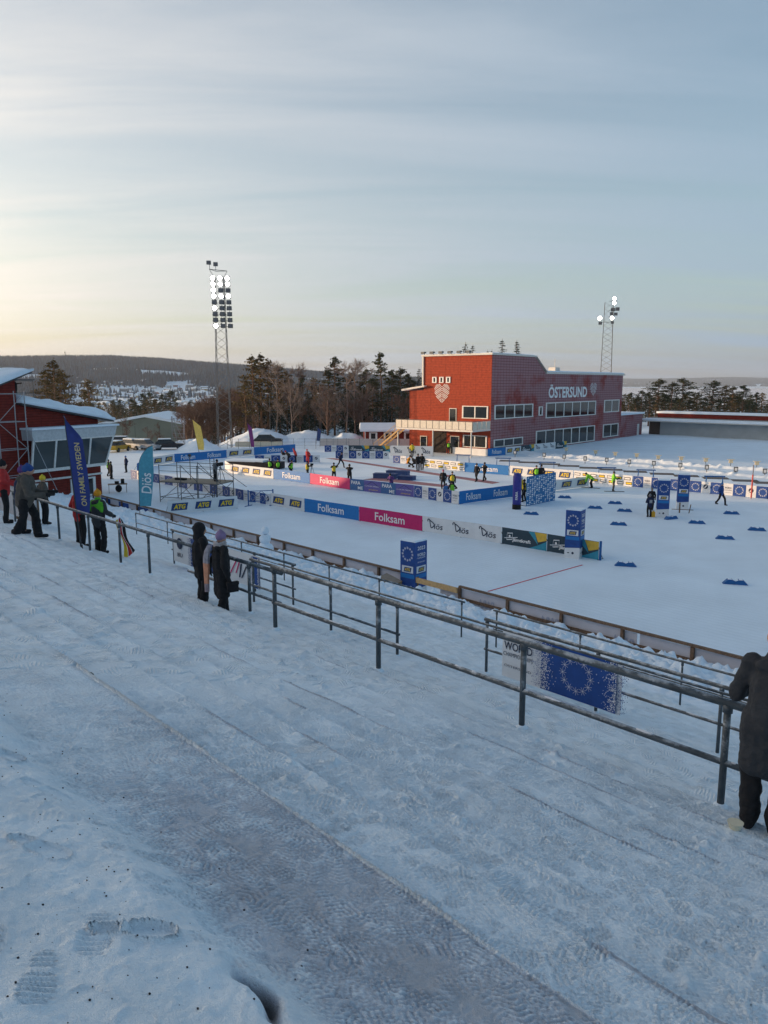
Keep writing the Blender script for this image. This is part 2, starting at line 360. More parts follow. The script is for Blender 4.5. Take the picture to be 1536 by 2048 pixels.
def boots(us, vs_, U, V, Zs, wear, seed, n, box, lug_p=0.028):
    Zb = stand_base(U, V)
    def stamp(u0, v0, ang, length, depth, kind, keep):
        hw = length * 0.62
        i0, i1 = np.searchsorted(us, (u0 - hw, u0 + hw)); j0, j1 = np.searchsorted(vs_, (v0 - hw, v0 + hw))
        if i1 - i0 < 5 or j1 - j0 < 5: return
        w = (slice(i0, i1), slice(j0, j1)); uu, vv = U[w] - u0, V[w] - v0
        ca, sa = math.cos(ang), math.sin(ang); a, b = (uu * ca + vv * sa) / length, (-uu * sa + vv * ca) / length
        wd = 0.158 + 0.034 * np.cos((a - 0.22) * 5.0) - 0.028 * np.exp(-((a + 0.10) / 0.10) ** 2)
        ed = np.maximum(np.abs(b) / wd, np.abs(a) / 0.5); ed = np.where(np.abs(a) > 0.36, np.hypot(np.abs(b) / wd, (np.abs(a) - 0.36) / 0.14), ed)
        m = 1 - sst(0.90, 1.02, ed); rim = np.exp(-((ed - 1.10) / 0.10) ** 2) * 0.30
        if kind == 0: lug = sst(-0.3, 0.5, np.sin(a * length * 2 * PI / lug_p))
        elif kind == 1: lug = sst(-0.3, 0.5, np.sin(a * length * 2 * PI / (lug_p * 1.15) + np.abs(b) * 30))
        elif kind == 2: lug = sst(-0.1, 0.5, np.sin(a * length * 2 * PI / (lug_p * 1.2)) * np.sin(b * length * 2 * PI / (lug_p * 1.2)))
        elif kind == 3: lug = 1 - sst(0.15, 0.5, np.abs(np.sin(a * length * PI / lug_p + 1.3 * np.sin(b * length * 2 * PI / 0.06))))
        else: lug = 0.25 + 0 * a
        arch = np.exp(-((a + 0.13) / 0.04) ** 2); lug = lug * (1 - arch) + 0.9 * arch
        base = Zb[w] - depth * 0.45 + depth * lug
        Zs[w] = Zs[w] * (1 - keep * m) + (0.55 * base + 0.45 * (Zs[w] - depth * 0.45 + depth * lug)) * keep * m + depth * rim * keep
        wear[w] += m * (0.02 - 0.12 * lug) * (wear[w] > 0.12)
    rp = random.Random(seed)
    for k in range(n):
        u0, v0 = rp.uniform(box[0], box[1]), rp.uniform(box[2], box[3])
        ang = rp.choice([0, 0, PI, PI / 2, -PI / 2]) + rp.gauss(0, 0.5)
        stamp(u0, v0, ang, rp.uniform(0.26, 0.31), rp.uniform(0.006, 0.014) * min(1.0, 0.25 + max(0.0, u0 + 6.5) / 2.2 if box[0] > -7 else 1.0) * (0.8 if 1.35 < v0 < NOSE0 else 1), rp.choice([0, 1, 2, 2, 3]), rp.choice([0.5, 0.75, 0.95]))
    if box[2] < 1.3:
        for k in range(60): stamp(rp.uniform(-6.4, -0.8), rp.uniform(0.45, 1.32), rp.uniform(0, 2 * PI), rp.uniform(0.27, 0.32), rp.uniform(0.008, 0.02), rp.choice([0, 3, 4, 4, 4]), rp.choice([0.5, 0.8]))
        stamp(-2.50, 1.06, 1.0, 0.31, 0.075, 4, 1.0); stamp(-4.35, 1.15, 0.5, 0.3, 0.06, 4, 1.0); stamp(-3.25, 0.98, 0.5, 0.3, 0.035, 4, 1.0)
# fine patch where the photograph stands closest, coarser terraces round it
NB = (-6.6, 0.2, 0.45, 7.15)
us = np.arange(NB[0], NB[1], 0.0082); vs_ = axis([(NB[2], 5.0, 0.0078), (5.0, NB[3], 0.0115)])
U, V = np.meshgrid(us, vs_, indexing='ij'); Zs, wear, hole = crust(U, V)
boots(us, vs_, U, V, Zs, wear, 11, 4000, (-6.6, 0.2, 1.36, 7.15)); boots(us, vs_, U, V, Zs, wear, 12, 0, (-6.6, 0.2, 0.5, 1.3))
strip_ = sst(1.45, 1.75, V) * (1 - sst(NOSE0 - 0.006, NOSE0 + 0.003, V)) * (0.10 + 0.20 * sst(-6.0, -1.8, U)) * (0.5 + fbm(U * 0.8, V * 1.7, 91, 4))
wear = np.where(V < NOSE0, wear + 0.55 * strip_, wear)
Zs -= hole * 0.15; wear = np.clip(np.maximum(wear, hole * 1.6), 0, 1)
uf = axis([(-60, -30, 0.16), (-30, -16, 0.075), (-16, -6.0, 0.034), (-6.0, 1.5, 0.05), (1.5, 20, 0.3)]); vf = axis([(-6, 0.0, 0.25), (0.0, 5.4, 0.045), (5.4, 10.0, 0.030), (10.0, 17.2, 0.075)])
UF, VF = np.meshgrid(uf, vf, indexing='ij'); ZF, WF, _ = crust(UF, VF)
boots(uf, vf, UF, VF, ZF, WF, 13, 2500, (-16, 1.2, 2.4, 9.6), 0.075)
ZF = np.where((UF > NB[0] + 0.1) & (UF < NB[1] - 0.1) & (VF > NB[2] + 0.1) & (VF < NB[3] - 0.1), ZF - 0.35, ZF); WF = np.clip(WF, 0, 1)
sm = bpy.data.materials.new('trampled_snow'); sm.use_nodes = True; nt = sm.node_tree; b = nt.nodes['Principled BSDF']
b.inputs['Roughness'].default_value = 0.7; b.inputs['Specular IOR Level'].default_value = 0.3
t = N(nt, 'ShaderNodeTexCoord'); at = N(nt, 'ShaderNodeAttribute', attribute_name='wear')
n1 = N(nt, 'ShaderNodeTexNoise', inp={'Scale': 26.0, 'Detail': 6.0, 'Roughness': 0.65}); L(nt, t.outputs['Object'], n1.inputs[0])
n2 = N(nt, 'ShaderNodeTexNoise', inp={'Scale': 2.4, 'Detail': 5.0}); L(nt, t.outputs['Object'], n2.inputs[0])
n3 = N(nt, 'ShaderNodeTexNoise', inp={'Scale': 190.0, 'Detail': 2.0}); L(nt, t.outputs['Object'], n3.inputs[0])
w1 = N(nt, 'ShaderNodeMath', operation='MULTIPLY_ADD', inp={1: 0.30, 2: -0.15}); L(nt, n1.outputs[0], w1.inputs[0])
w2 = N(nt, 'ShaderNodeMath', operation='MULTIPLY_ADD', inp={1: 0.3}); L(nt, n3.outputs[0], w2.inputs[0]); L(nt, w1.outputs[0], w2.inputs[2])
w2b = N(nt, 'ShaderNodeMath', operation='SUBTRACT', inp={1: 0.15}); L(nt, w2.outputs[0], w2b.inputs[0])
w3 = N(nt, 'ShaderNodeMath', operation='MULTIPLY_ADD', inp={1: 1.0}); L(nt, at.outputs['Fac'], w3.inputs[0])
sc1 = N(nt, 'ShaderNodeMath', operation='MULTIPLY', inp={1: 0.8}); L(nt, w2b.outputs[0], sc1.inputs[0]); L(nt, sc1.outputs[0], w3.inputs[2])
ramp = N(nt, 'ShaderNodeValToRGB'); L(nt, w3.outputs[0], ramp.inputs[0])
e = ramp.color_ramp.elements
e[0].position = 0.20; e[0].color = (0.80, 0.90, 0.97, 1); e[1].position = 1.0; e[1].color = (0.20, 0.195, 0.195, 1)
q = ramp.color_ramp.elements.new(0.44); q.color = (0.545, 0.605, 0.685, 1)
q = ramp.color_ramp.elements.new(0.70); q.color = (0.38, 0.40, 0.44, 1)
vr = N(nt, 'ShaderNodeMapRange', inp={'From Min': 0.3, 'From Max': 0.7, 'To Min': 0.9, 'To Max': 1.05}); L(nt, n2.outputs[0], vr.inputs[0])
sv = N(nt, 'ShaderNodeVectorMath', operation='SCALE'); L(nt, ramp.outputs[0], sv.inputs[0]); L(nt, vr.outputs[0], sv.inputs[3]); L(nt, sv.outputs[0], b.inputs['Base Color'])
# boot-tread relief finer than the mesh: each cell has a ridge direction of its own
vo = N(nt, 'ShaderNodeTexVoronoi', inp={'Scale': 6.0, 'Randomness': 1.0}); L(nt, t.outputs['Object'], vo.inputs['Vector'])
sepc = N(nt, 'ShaderNodeSeparateColor'); L(nt, vo.outputs['Color'], sepc.inputs[0])
angm = N(nt, 'ShaderNodeMath', operation='MULTIPLY', inp={1: 6.28}); L(nt, sepc.outputs[0], angm.inputs[0])
vrot = N(nt, 'ShaderNodeVectorRotate', rotation_type='Z_AXIS'); L(nt, t.outputs['Object'], vrot.inputs['Vector']); L(nt, angm.outputs[0], vrot.inputs['Angle'])
wv = N(nt, 'ShaderNodeTexWave', inp={'Scale': 9.0, 'Distortion': 1.2, 'Detail': 2.0, 'Detail Scale': 3.0}); L(nt, vrot.outputs[0], wv.inputs['Vector'])
mg = N(nt, 'ShaderNodeMath', operation='GREATER_THAN', inp={1: 0.15}); L(nt, sepc.outputs[1], mg.inputs[0])
spo = N(nt, 'ShaderNodeSeparateXYZ'); L(nt, t.outputs['Object'], spo.inputs[0])
fy = N(nt, 'ShaderNodeMapRange', inp={'From Min': 6.7, 'From Max': 7.4, 'To Min': 0.0, 'To Max': 0.7}); L(nt, spo.outputs[1], fy.inputs[0])
fx = N(nt, 'ShaderNodeMapRange', inp={'From Min': -5.8, 'From Max': -6.8, 'To Min': 0.0, 'To Max': 0.7}); L(nt, spo.outputs[0], fx.inputs[0])
fm = N(nt, 'ShaderNodeMath', operation='MAXIMUM'); L(nt, fx.outputs[0], fm.inputs[0]); L(nt, fy.outputs[0], fm.inputs[1])
msk = N(nt, 'ShaderNodeMath', operation='MULTIPLY'); L(nt, mg.outputs[0], msk.inputs[0]); L(nt, fm.outputs[0], msk.inputs[1])
dm = N(nt, 'ShaderNodeMapRange', inp={'From Min': 0.40, 'From Max': 0.65, 'To Min': 1.0, 'To Max': 0.0}); L(nt, vo.outputs['Distance'], dm.inputs[0])
wm = N(nt, 'ShaderNodeMath', operation='MULTIPLY'); L(nt, wv.outputs['Fac'], wm.inputs[0]); L(nt, msk.outputs[0], wm.inputs[1])
wm2 = N(nt, 'ShaderNodeMath', operation='MULTIPLY'); L(nt, wm.outputs[0], wm2.inputs[0]); L(nt, dm.outputs[0], wm2.inputs[1])
hh = N(nt, 'ShaderNodeMath', operation='MULTIPLY_ADD', inp={1: 0.9}); L(nt, n1.outputs[0], hh.inputs[0]); L(nt, wm2.outputs[0], hh.inputs[2])
h2 = N(nt, 'ShaderNodeMath', operation='MULTIPLY_ADD', inp={1: 0.35}); L(nt, n3.outputs[0], h2.inputs[0]); L(nt, hh.outputs[0], h2.inputs[2])
bp = N(nt, 'ShaderNodeBump', inp={'Strength': 1.0, 'Distance': 0.018}); L(nt, h2.outputs[0], bp.inputs['Height']); L(nt, bp.outputs[0], b.inputs['Normal'])
v1 = np.stack([U, V, Zs], -1).reshape(-1, 3); v2 = np.stack([UF, VF, ZF], -1).reshape(-1, 3)
me = np_mesh('terrace_snow', np.concatenate([v1, v2]), np.concatenate([grid_quads(len(us), len(vs_)), grid_quads(len(uf), len(vf)) + len(v1)]), sm)
a_ = me.attributes.new('wear', 'FLOAT', 'POINT'); a_.data.foreach_set('value', np.concatenate([wear.ravel(), WF.ravel()]).astype(np.float32))
st_o = obj('snow_covered_stand', me, rot=(0, 0, STAND_ANG)); tag(st_o, kind='structure')

# heaps of shovelled snow between the stand and the fence
def bank_z(u, v):
    z = 1.95 - 0.24 * (np.asarray(v, float) - 17.0)
    z = z + 0.85 * (fbm(u * 0.55, v * 0.55, 101, 4) - 0.45) * sst(16.2, 17.6, v) + 0.45 * np.clip(fbm(u * 1.6, v * 1.6, 111, 3) - 0.45, 0, 1) * sst(16.2, 17.5, v)
    blk = np.abs(fbm(u * 3.0, v * 3.0, 121, 3) - 0.5)
    z = z + 0.75 * blk * sst(16.4, 17.4, v) * (1 - 0.3 * sst(21.5, 22.6, v))
    return np.maximum(z - 0.42 * (1 - sst(16.0, 16.6, v)) * 0, 0.25)
bu = axis([(-60, -38, 0.12), (-38, -2, 0.065), (-2, 16, 0.09)]); bv = axis([(15.7, 22.75, 0.06)])
BU, BV = np.meshgrid(bu, bv, indexing='ij')
BZ = bank_z(BU, BV) + 0.05 * (fbm(BU * 9, BV * 9, 131, 2) - 0.5)
BZ = np.where(BV < 16.6, np.minimum(BZ, (STAND_Z0 - SLOPE * BV) - 0.04 + 0.6 * (BV - 15.8)), BZ)
tag(obj('snow_bank', np_mesh('snow_bank', np.stack([BU, BV, BZ], -1).reshape(-1, 3), grid_quads(len(bu), len(bv)), SNOW), rot=(0, 0, STAND_ANG)), kind='structure')
def bankz(u, v): return float(bank_z(np.array([u]), np.array([v]))[0])
# ------------------------------------------------------------------ lettering (flat print)
_txt = {}
TMP = bpy.data.scenes.new('workbench'); TVL = TMP.view_layers[0]
def evaluated_mesh(o):
    TMP.collection.objects.link(o); TVL.update(); me = bpy.data.meshes.new_from_object(o.evaluated_get(TVL.depsgraph)); return me
def text_mesh(s, mt, bold=0.0, shear=0.0):
    key = (s, mt.name, bold, shear)
    if key in _txt: return _txt[key]
    cu = bpy.data.curves.new('lettering', 'FONT'); cu.body = s; cu.align_x = 'LEFT'
    cu.offset = bold; cu.shear = shear; cu.resolution_u = 3; cu.fill_mode = 'FRONT'
    o = bpy.data.objects.new('lettering', cu); me = evaluated_mesh(o)
    bpy.data.objects.remove(o); bpy.data.curves.remove(cu)
    co = np.empty(len(me.vertices) * 3, np.float32); me.vertices.foreach_get('co', co); co = co.reshape(-1, 3)
    lo, hi = co.min(0), co.max(0)
    co[:, 0] = (co[:, 0] - (lo[0] + hi[0]) / 2) / (hi[0] - lo[0]); co[:, 1] = (co[:, 1] - lo[1]) / (hi[1] - lo[1]) - 0.5; co[:, 2] = 0
    me.vertices.foreach_set('co', co.ravel()); me.materials.clear(); me.materials.append(mt); me.name = 'lettering'; me.update()
    _txt[key] = me; return me
def text(parent, s, mt, x, z, w, h, y=-0.012, bold=0.0, shear=0.0, name='lettering', mirror=False):
    """print of width w and height h centred at local (x, z) on a face looking along -y"""
    return obj(name, text_mesh(s, mt, bold, shear), parent, (x, y, z), (PI / 2, 0, 0), (-w if mirror else w, h, 1))

# ------------------------------------------------------------------ the red timing building
def clad_mat(name, red, frost_amt, bh=0.25, bw=1.2):
    m = bpy.data.materials.new(name); m.use_nodes = True; nt = m.node_tree; b = nt.nodes['Principled BSDF']
    b.inputs['Roughness'].default_value = 0.75; b.inputs['Specular IOR Level'].default_value = 0.2
    t = N(nt, 'ShaderNodeTexCoord'); sp = N(nt, 'ShaderNodeSeparateXYZ'); L(nt, t.outputs['Object'], sp.inputs[0])
    ad = N(nt, 'ShaderNodeMath', operation='ADD'); L(nt, sp.outputs[0], ad.inputs[0]); L(nt, sp.outputs[1], ad.inputs[1])
    cb = N(nt, 'ShaderNodeCombineXYZ'); L(nt, ad.outputs[0], cb.inputs[0]); L(nt, sp.outputs[2], cb.inputs[1])
    br = N(nt, 'ShaderNodeTexBrick', offset=0.0, inp={'Scale': 1.0, 'Mortar Size': 0.03, 'Mortar Smooth': 0.4, 'Brick Width': bw, 'Row Height': bh, 'Color1': (1, 1, 1, 1), 'Color2': (0.9, 0.9, 0.9, 1), 'Mortar': (0, 0, 0, 1)})
    L(nt, cb.outputs[0], br.inputs['Vector'])
    n1 = N(nt, 'ShaderNodeTexNoise', inp={'Scale': 0.22, 'Detail': 5.0, 'Roughness': 0.6}); L(nt, t.outputs['Object'], n1.inputs[0])
    n2 = N(nt, 'ShaderNodeTexNoise', inp={'Scale': 3.0, 'Detail': 4.0}); L(nt, t.outputs['Object'], n2.inputs[0])
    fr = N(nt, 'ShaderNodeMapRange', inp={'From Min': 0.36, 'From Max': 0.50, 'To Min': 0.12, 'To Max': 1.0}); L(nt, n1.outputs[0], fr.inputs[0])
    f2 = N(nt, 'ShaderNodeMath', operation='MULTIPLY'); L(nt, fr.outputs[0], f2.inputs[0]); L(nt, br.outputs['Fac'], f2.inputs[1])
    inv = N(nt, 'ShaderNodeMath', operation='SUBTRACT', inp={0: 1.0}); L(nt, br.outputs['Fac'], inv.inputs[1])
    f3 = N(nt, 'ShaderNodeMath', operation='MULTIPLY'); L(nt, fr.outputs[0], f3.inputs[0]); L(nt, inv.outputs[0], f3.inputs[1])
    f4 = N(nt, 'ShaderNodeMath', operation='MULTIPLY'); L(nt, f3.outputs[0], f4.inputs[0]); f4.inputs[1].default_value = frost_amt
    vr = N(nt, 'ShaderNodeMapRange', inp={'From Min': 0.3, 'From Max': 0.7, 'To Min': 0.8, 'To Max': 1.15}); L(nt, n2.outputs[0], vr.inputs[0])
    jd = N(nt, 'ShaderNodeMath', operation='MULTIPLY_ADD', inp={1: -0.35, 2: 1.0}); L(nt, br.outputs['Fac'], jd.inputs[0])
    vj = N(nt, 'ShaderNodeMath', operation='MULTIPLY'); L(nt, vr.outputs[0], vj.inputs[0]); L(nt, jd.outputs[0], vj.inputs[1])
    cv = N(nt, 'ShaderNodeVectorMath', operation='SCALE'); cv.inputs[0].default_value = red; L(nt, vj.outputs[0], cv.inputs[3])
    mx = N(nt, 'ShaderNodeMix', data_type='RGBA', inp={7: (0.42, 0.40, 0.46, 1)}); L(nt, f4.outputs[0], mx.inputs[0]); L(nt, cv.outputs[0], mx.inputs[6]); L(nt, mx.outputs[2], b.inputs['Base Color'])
    bp = N(nt, 'ShaderNodeBump', invert=True, inp={'Strength': 0.6, 'Distance': 0.03}); L(nt, br.outputs['Fac'], bp.inputs['Height']); L(nt, bp.outputs[0], b.inputs['Normal'])
    MATS[name] = m; return m
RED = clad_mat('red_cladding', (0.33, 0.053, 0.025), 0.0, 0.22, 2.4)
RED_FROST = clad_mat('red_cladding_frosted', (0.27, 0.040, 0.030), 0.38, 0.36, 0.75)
RED_DK = clad_mat('falu_red_boards', (0.20, 0.028, 0.020), 0.0, 0.2, 2.0)
TRIM = mat('pale_trim', (0.62, 0.60, 0.56), 0.6)

C0 = Vector((13.88, 100.66, 0.0)); BANG = math.atan2(0.78, 0.625)
bld = thing('timing_building', 'large red clad building with pale lettering, balcony and long window rows', 'building', C0, BANG)
# outer shell: front (y=0) face frosted, end (x=0) face sunlit
HT, HL, WX, WY, WY2 = 13.0, 10.75, 43.7, 10.8, 13.2
prof = [(0, -0.3), (WX, -0.3), (WX, HL), (15.0, HL), (11.6, HT), (0, HT)]
m = MB()
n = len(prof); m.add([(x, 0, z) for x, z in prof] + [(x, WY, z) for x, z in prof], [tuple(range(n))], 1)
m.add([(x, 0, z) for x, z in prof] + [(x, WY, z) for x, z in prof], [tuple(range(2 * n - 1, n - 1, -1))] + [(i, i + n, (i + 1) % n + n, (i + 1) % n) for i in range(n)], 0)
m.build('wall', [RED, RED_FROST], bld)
m = MB(); m.box(0, 43, WY + 0.004, WY2, -0.3, 8.45); m.build('side_wing', RED, bld)
m = MB(); m.add([(-0.6, 10.3, 8.9), (43, 10.81, 8.9), (43, 14.2, 8.35), (-0.6, 14.2, 8.35), (-0.6, 10.3, 9.12), (43, 10.81, 9.12), (43, 14.2, 8.6), (-0.6, 14.2, 8.6)],
                [(3, 2, 1, 0), (4, 5, 6, 7), (0, 1, 5, 4), (1, 2, 6, 5), (2, 3, 7, 6), (3, 0, 4, 7)]); m.build('lean_to_roof', TRIM, bld)
m = MB()
m.box(-0.25, 11.75, -0.18, WY + 0.25, HT, HT + 0.22); m.box(14.9, WX + 0.5, -0.2, WY + 0.2, HL, HL + 0.28)
m.add([(11.75, -0.18, HT + 0.2), (15.2, -0.18, HL + 0.27), (15.2, WY, HL + 0.27), (11.75, WY, HT + 0.2)], [(0, 1, 2, 3)])
m.build('roof_edge', TRIM, bld)
m = MB(); m.box(0.1, 11.5, 0.1, WY - 0.1, HT + 0.224, HT + 0.30); m.box(15.3, WX + 0.3, 0.0, WY, HL + 0.284, HL + 0.45); m.build('roof_snow', SNOW_ROOF, bld)
m = MB(); m.box(28.0, 29.6, 5, 6.2, HL + 0.45, HL + 1.2); m.tube([(28.8, 5.5, HL + 1.2), (28.8, 5.5, HL + 2.6)], 0.05); m.build('roof_vent', TRIM, bld)
m = MB(); m.box(-0.16, 0.1, WY - 0.05, WY + 0.16, 8.9, HT); m.build('corner_board', TRIM, bld)

def window(parent, face, t0, t1, z0, z1, n, fr=0.13, deep=0.10, pane=GLASS):
    """window band on the front (face='y') or the end (face='x') wall; each pane a sub-part"""
    q = MB(); w = (t1 - t0)
    def bx(mb, a0, a1, c0, c1, d0, d1):
        if face == 'y': mb.box(a0, a1, -d1, -d0, c0, c1)
        else: mb.box(-d1, -d0, a0, a1, c0, c1)
    bx(q, t0 - fr, t1 + fr, z1, z1 + fr, 0.003, deep); bx(q, t0 - fr, t1 + fr, z0 - fr, z0, 0.003, deep + 0.05)
    for k in range(n + 1):
        x = t0 + w * k / n; half = fr if k in (0, n) else fr * 0.8
        bx(q, x - half, x + half, z0 + 0.001, z1 - 0.001, 0.004, deep - 0.004)
    wo = q.build('window', WHITE_P, parent)
    for k in range(n):
        g = MB(); a = t0 + w * k / n + fr * 0.8 + 0.003; b_ = t0 + w * (k + 1) / n - fr * 0.8 - 0.003
        bx(g, a, b_, z0 + 0.003, z1 - 0.003, 0.005, 0.045); g.build('pane', pane, wo)
    return wo
for (t0, t1, z0, z1, nn) in [(0.9, 11.2, 4.85, 6.45, 4), (13.2, 14.1, 4.95, 6.0, 1), (15.4, 32.6, 4.5, 6.5, 6), (36.2, 42.3, 4.75, 6.55, 2),
                             (0.9, 8.5, 1.15, 1.95, 3), (12.6, 32.6, 0.3, 2.55, 7), (36.2, 42.4, 0.6, 2.5, 2)]:
    window(bld, 'y', t0, t1, z0, z1, nn)
for (t0, t1, z0, z1, nn) in [(0.5, 4.3, 4.9, 6.35, 2), (0.6, 4.1, 1.1, 2.5, 2), (8.7, 9.2, 9.55, 10.15, 1), (7.55, 8.05, 9.55, 10.15, 1), (6.45, 6.95, 9.55, 10.15, 1)]:
    window(bld, 'x', t0, t1, z0, z1, nn, fr=0.10)
WARMDK = mat('recess_shade', (0.02, 0.014, 0.012), 0.8)
def door(parent, y0, y1, z0, z1):
    q = MB(); q.box(-0.07, -0.003, y0 - 0.08, y1 + 0.08, z1, z1 + 0.09); q.box(-0.07, -0.003, y0 - 0.08, y0, z0, z1); q.box(-0.07, -0.003, y1, y1 + 0.08, z0, z1)
    d = q.build('door', TRIM, parent)
    g = MB(); g.box(-0.05, -0.004, y0 + 0.003, y1 - 0.003, z0, z1 - 0.003); g.build('door_leaf', GLASS, d)
    h = MB(); h.tube([(-0.11, y0 + 0.12, z0 + 0.95), (-0.11, y0 + 0.12, z0 + 1.15)], 0.02, 6); h.bar((-0.05, y0 + 0.12, z0 + 1.05), (-0.11, y0 + 0.12, z0 + 1.05), 0.02); h.build('handle', STEEL, d)
door(bld, 5.4, 6.4, 4.05, 6.0); door(bld, 4.9, 6.2, 0.05, 2.3); door(bld, 10.2, 11.2, 0.05, 2.1)
m = MB(); m.box(-0.02, -0.002, 6.9, 9.3, 0.02, 2.9); m.build('entrance_shade_sheet', WARMDK, bld)  # flat dark sheet on the wall, its colour standing in for doorway shade
# lettering and the heart of twigs
text(bld, 'ÖSTERSUND', INK_W, 22.6, 8.25, 13.2, 2.0, -0.03, 0.03)
def heart(parent, cx, cz, w, h, face):
    q = MB()
    def inside(x, z):          # unit heart, x in [-1,1], z in [-1,1]
        x = x * 1.15; z = z * 1.2 + 0.12
        return (x * x + z * z - 1) ** 3 - x * x * z ** 3 < 0
    def put(a, b_, th):
        d = (b_ - a); 
        if d.length < 0.05: return
        nrm = Vector((-d.y, d.x)).normalized() * th
        pts = [a + nrm, a - nrm, b_ - nrm, b_ + nrm]
        q.add([((cx + p.x * w / 2, -0.03, cz + p.y * h / 2) if face == 'y' else (-0.03, cx - p.x * w / 2, cz + p.y * h / 2)) for p in pts], [(0, 1, 2, 3)])
    for sgn in (1, -1):
        for k in range(-7, 9):
            off = k * 0.19; a = None; prev = None
            for i in range(121):
                s_ = -0.05 + i * 0.0105
                p = Vector((sgn * (0.05 + s_), off + s_ * 0.85 - 0.3))
                ok = p.x * sgn > 0.03 and inside(p.x, p.y)
                # gaps that read as a knitted pattern
                if ok and (i + k * 13) % 40 > 35: ok = False
                if ok and a is None: a = p
                if a is not None and not ok: put(a, prev, 0.030); a = None
                prev = p
            if a is not None: put(a, prev, 0.030)
    q.build('heart_emblem', INK_W, parent)
heart(bld, 31.6, 8.45, 2.5, 2.2, 'y'); heart(bld, 7.72, 8.05, 2.5, 2.7, 'x')
# floodlights along the roof edge
for k in range(6):
    y = 10.6 - k * 1.45
    fl = MB(); fl.bar((-0.1, y, HT + 0.2), (-0.1, y, HT + 0.42), 0.06); fl.box(-0.5, -0.08, y - 0.25, y + 0.25, HT + 0.42, HT + 0.62); fl.box(-0.62, -0.5, y - 0.28, y + 0.28, HT + 0.30, HT + 0.60)
    fl.build('roof_floodlight', STEEL, bld)
# balcony
MESHP = mat('balcony_screen', (0.60, 0.56, 0.48), 0.6)
D = 4.4
m = MB(); m.box(-D, -0.003, 0.0, 12.2, 3.30, 3.52); bal = m.build('balcony', TRIM, bld)
for k in range(12):
    q = MB(); q.box(-D - 0.03, -D + 0.01, 12.2 - (k + 1) * 1.016 + 0.05, 12.2 - k * 1.016 - 0.05, 3.56, 4.55); q.build('balcony_panel', MESHP, bal)
for k in range(4):
    q = MB(); q.box(-D + 0.05 + k * 1.08, -D + 1.05 + k * 1.08, -0.03, 0.01, 3.56, 4.55); q.build('balcony_panel', MESHP, bal)
q = MB(); q.bar((-D, 12.2, 4.62), (-D, 0, 4.62), 0.06); q.bar((-D, 0, 4.62), (0, 0, 4.62), 0.06)
for k in range(13): q.bar((-D, 12.2 - k * 1.016, 3.52), (-D, 12.2 - k * 1.016, 4.62), 0.05)
q.build('balcony_rail', STEEL, bal)
for y in (0.3, 6.2, 12.0):
    q = MB(); q.tube([(-D + 0.2, y, 0), (-D + 0.2, y, 3.30)], 0.09, 8); q.build('balcony_post', TRIM, bld)
st_m = MB()
ya, yb = 16.2, 11.6
for k in range(16):
    t_ = k / 15; st_m.box(-D + 0.1, -D + 1.3, ya + (yb - ya) * t_ - 0.14, ya + (yb - ya) * t_ + 0.14, 0.2 + 3.2 * t_ - 0.02, 0.2 + 3.2 * t_ + 0.02)
for x in (-D + 0.1, -D + 1.3):
    st_m.bar((x, ya, 0.05), (x, yb, 3.35), 0.05, 0.22); st_m.bar((x, ya, 1.1), (x, yb, 4.4), 0.05)
    for k in range(6): st_m.bar((x, ya + (yb - ya) * k / 5, 0.1 + 3.2 * k / 5), (x, ya + (yb - ya) * k / 5, 1.1 + 3.3 * k / 5), 0.04)
st_m.build('outside_stair', mat('ochre_steel', (0.42, 0.26, 0.10), 0.6), bld)

# link wing and the covered target wall of the range
w0 = C0 + Vector((0.625, 0.78, 0)) * 43.72
lw = thing('link_wing', 'low red boarded wing joining the building to the range wall', 'building', w0, BANG)
m = MB(); m.box(0, 11.0, 0.3, 6, -0.3, 3.9); m.build('wall', RED_FROST, lw)
m = MB(); m.box(0.0, 11.3, 0.0, 6.2, 3.9, 4.2); m.build('roof', SNOW_ROOF, lw)
m = MB(); m.box(8.6, 9.4, 0.22, 0.298, 0.0, 2.1); m.build('door_leaf', WHITE_P, lw)
ra, rb = Vector((48.0, 143.0, 0)), Vector((72.0, 118.0, 0)); rd = (rb - ra); rl = rd.length; rang = math.atan2(rd.y, rd.x)
rg = thing('range_target_wall', 'long low range wall with red fascia, snowy roof and grey tarpaulin', 'wall', ra, rang)
GREY = mat('grey_tarpaulin', (0.34, 0.37, 0.385), 0.7, var=0.1, vscale=0.6)
m = MB(); m.box(0, rl, 2.5, 7, -0.3, 3.2); m.build('back_wall', mat('concrete', (0.25, 0.25, 0.25), 0.8), rg)
m = MB(); m.box(2.4, rl, 1.6, 1.68, 0.0, 2.5); m.build('tarpaulin', GREY, rg)
m = MB(); m.box(0.1, 2.3, 1.9, 2.0, 0, 2.5); m.build('side_panel', mat('brown_panel', (0.08, 0.06, 0.05), 0.8), rg)
m = MB(); m.box(-0.4, rl, 0.3, 4.0, 2.5, 2.66); m.build('canopy', TRIM, rg)
m = MB(); m.box(-0.5, rl, 0.2, 4.0, 2.664, 3.05); m.build('canopy_snow', SNOW_ROOF, rg)
m = MB(); m.box(1.0, rl, 3.2, 3.6, 3.054, 3.95); m.build('fascia', RED_DK, rg)
m = MB(); m.box(0.8, rl, 3.0, 7.0, 3.954, 4.3); m.build('roof_snow', SNOW_ROOF, rg)

# ------------------------------------------------------------------ red timber commentary house on the left
e_ = Vector((0.5, 0.866, 0)); HANG = math.atan2(0.866, 0.5)
h0 = Vector((-24.1, 65.0, 0)) - e_ * 7.3
hs_ = thing('commentary_house', 'dark red timber house with snowy roofs and slanted glazed bay', 'house', h0, HANG)
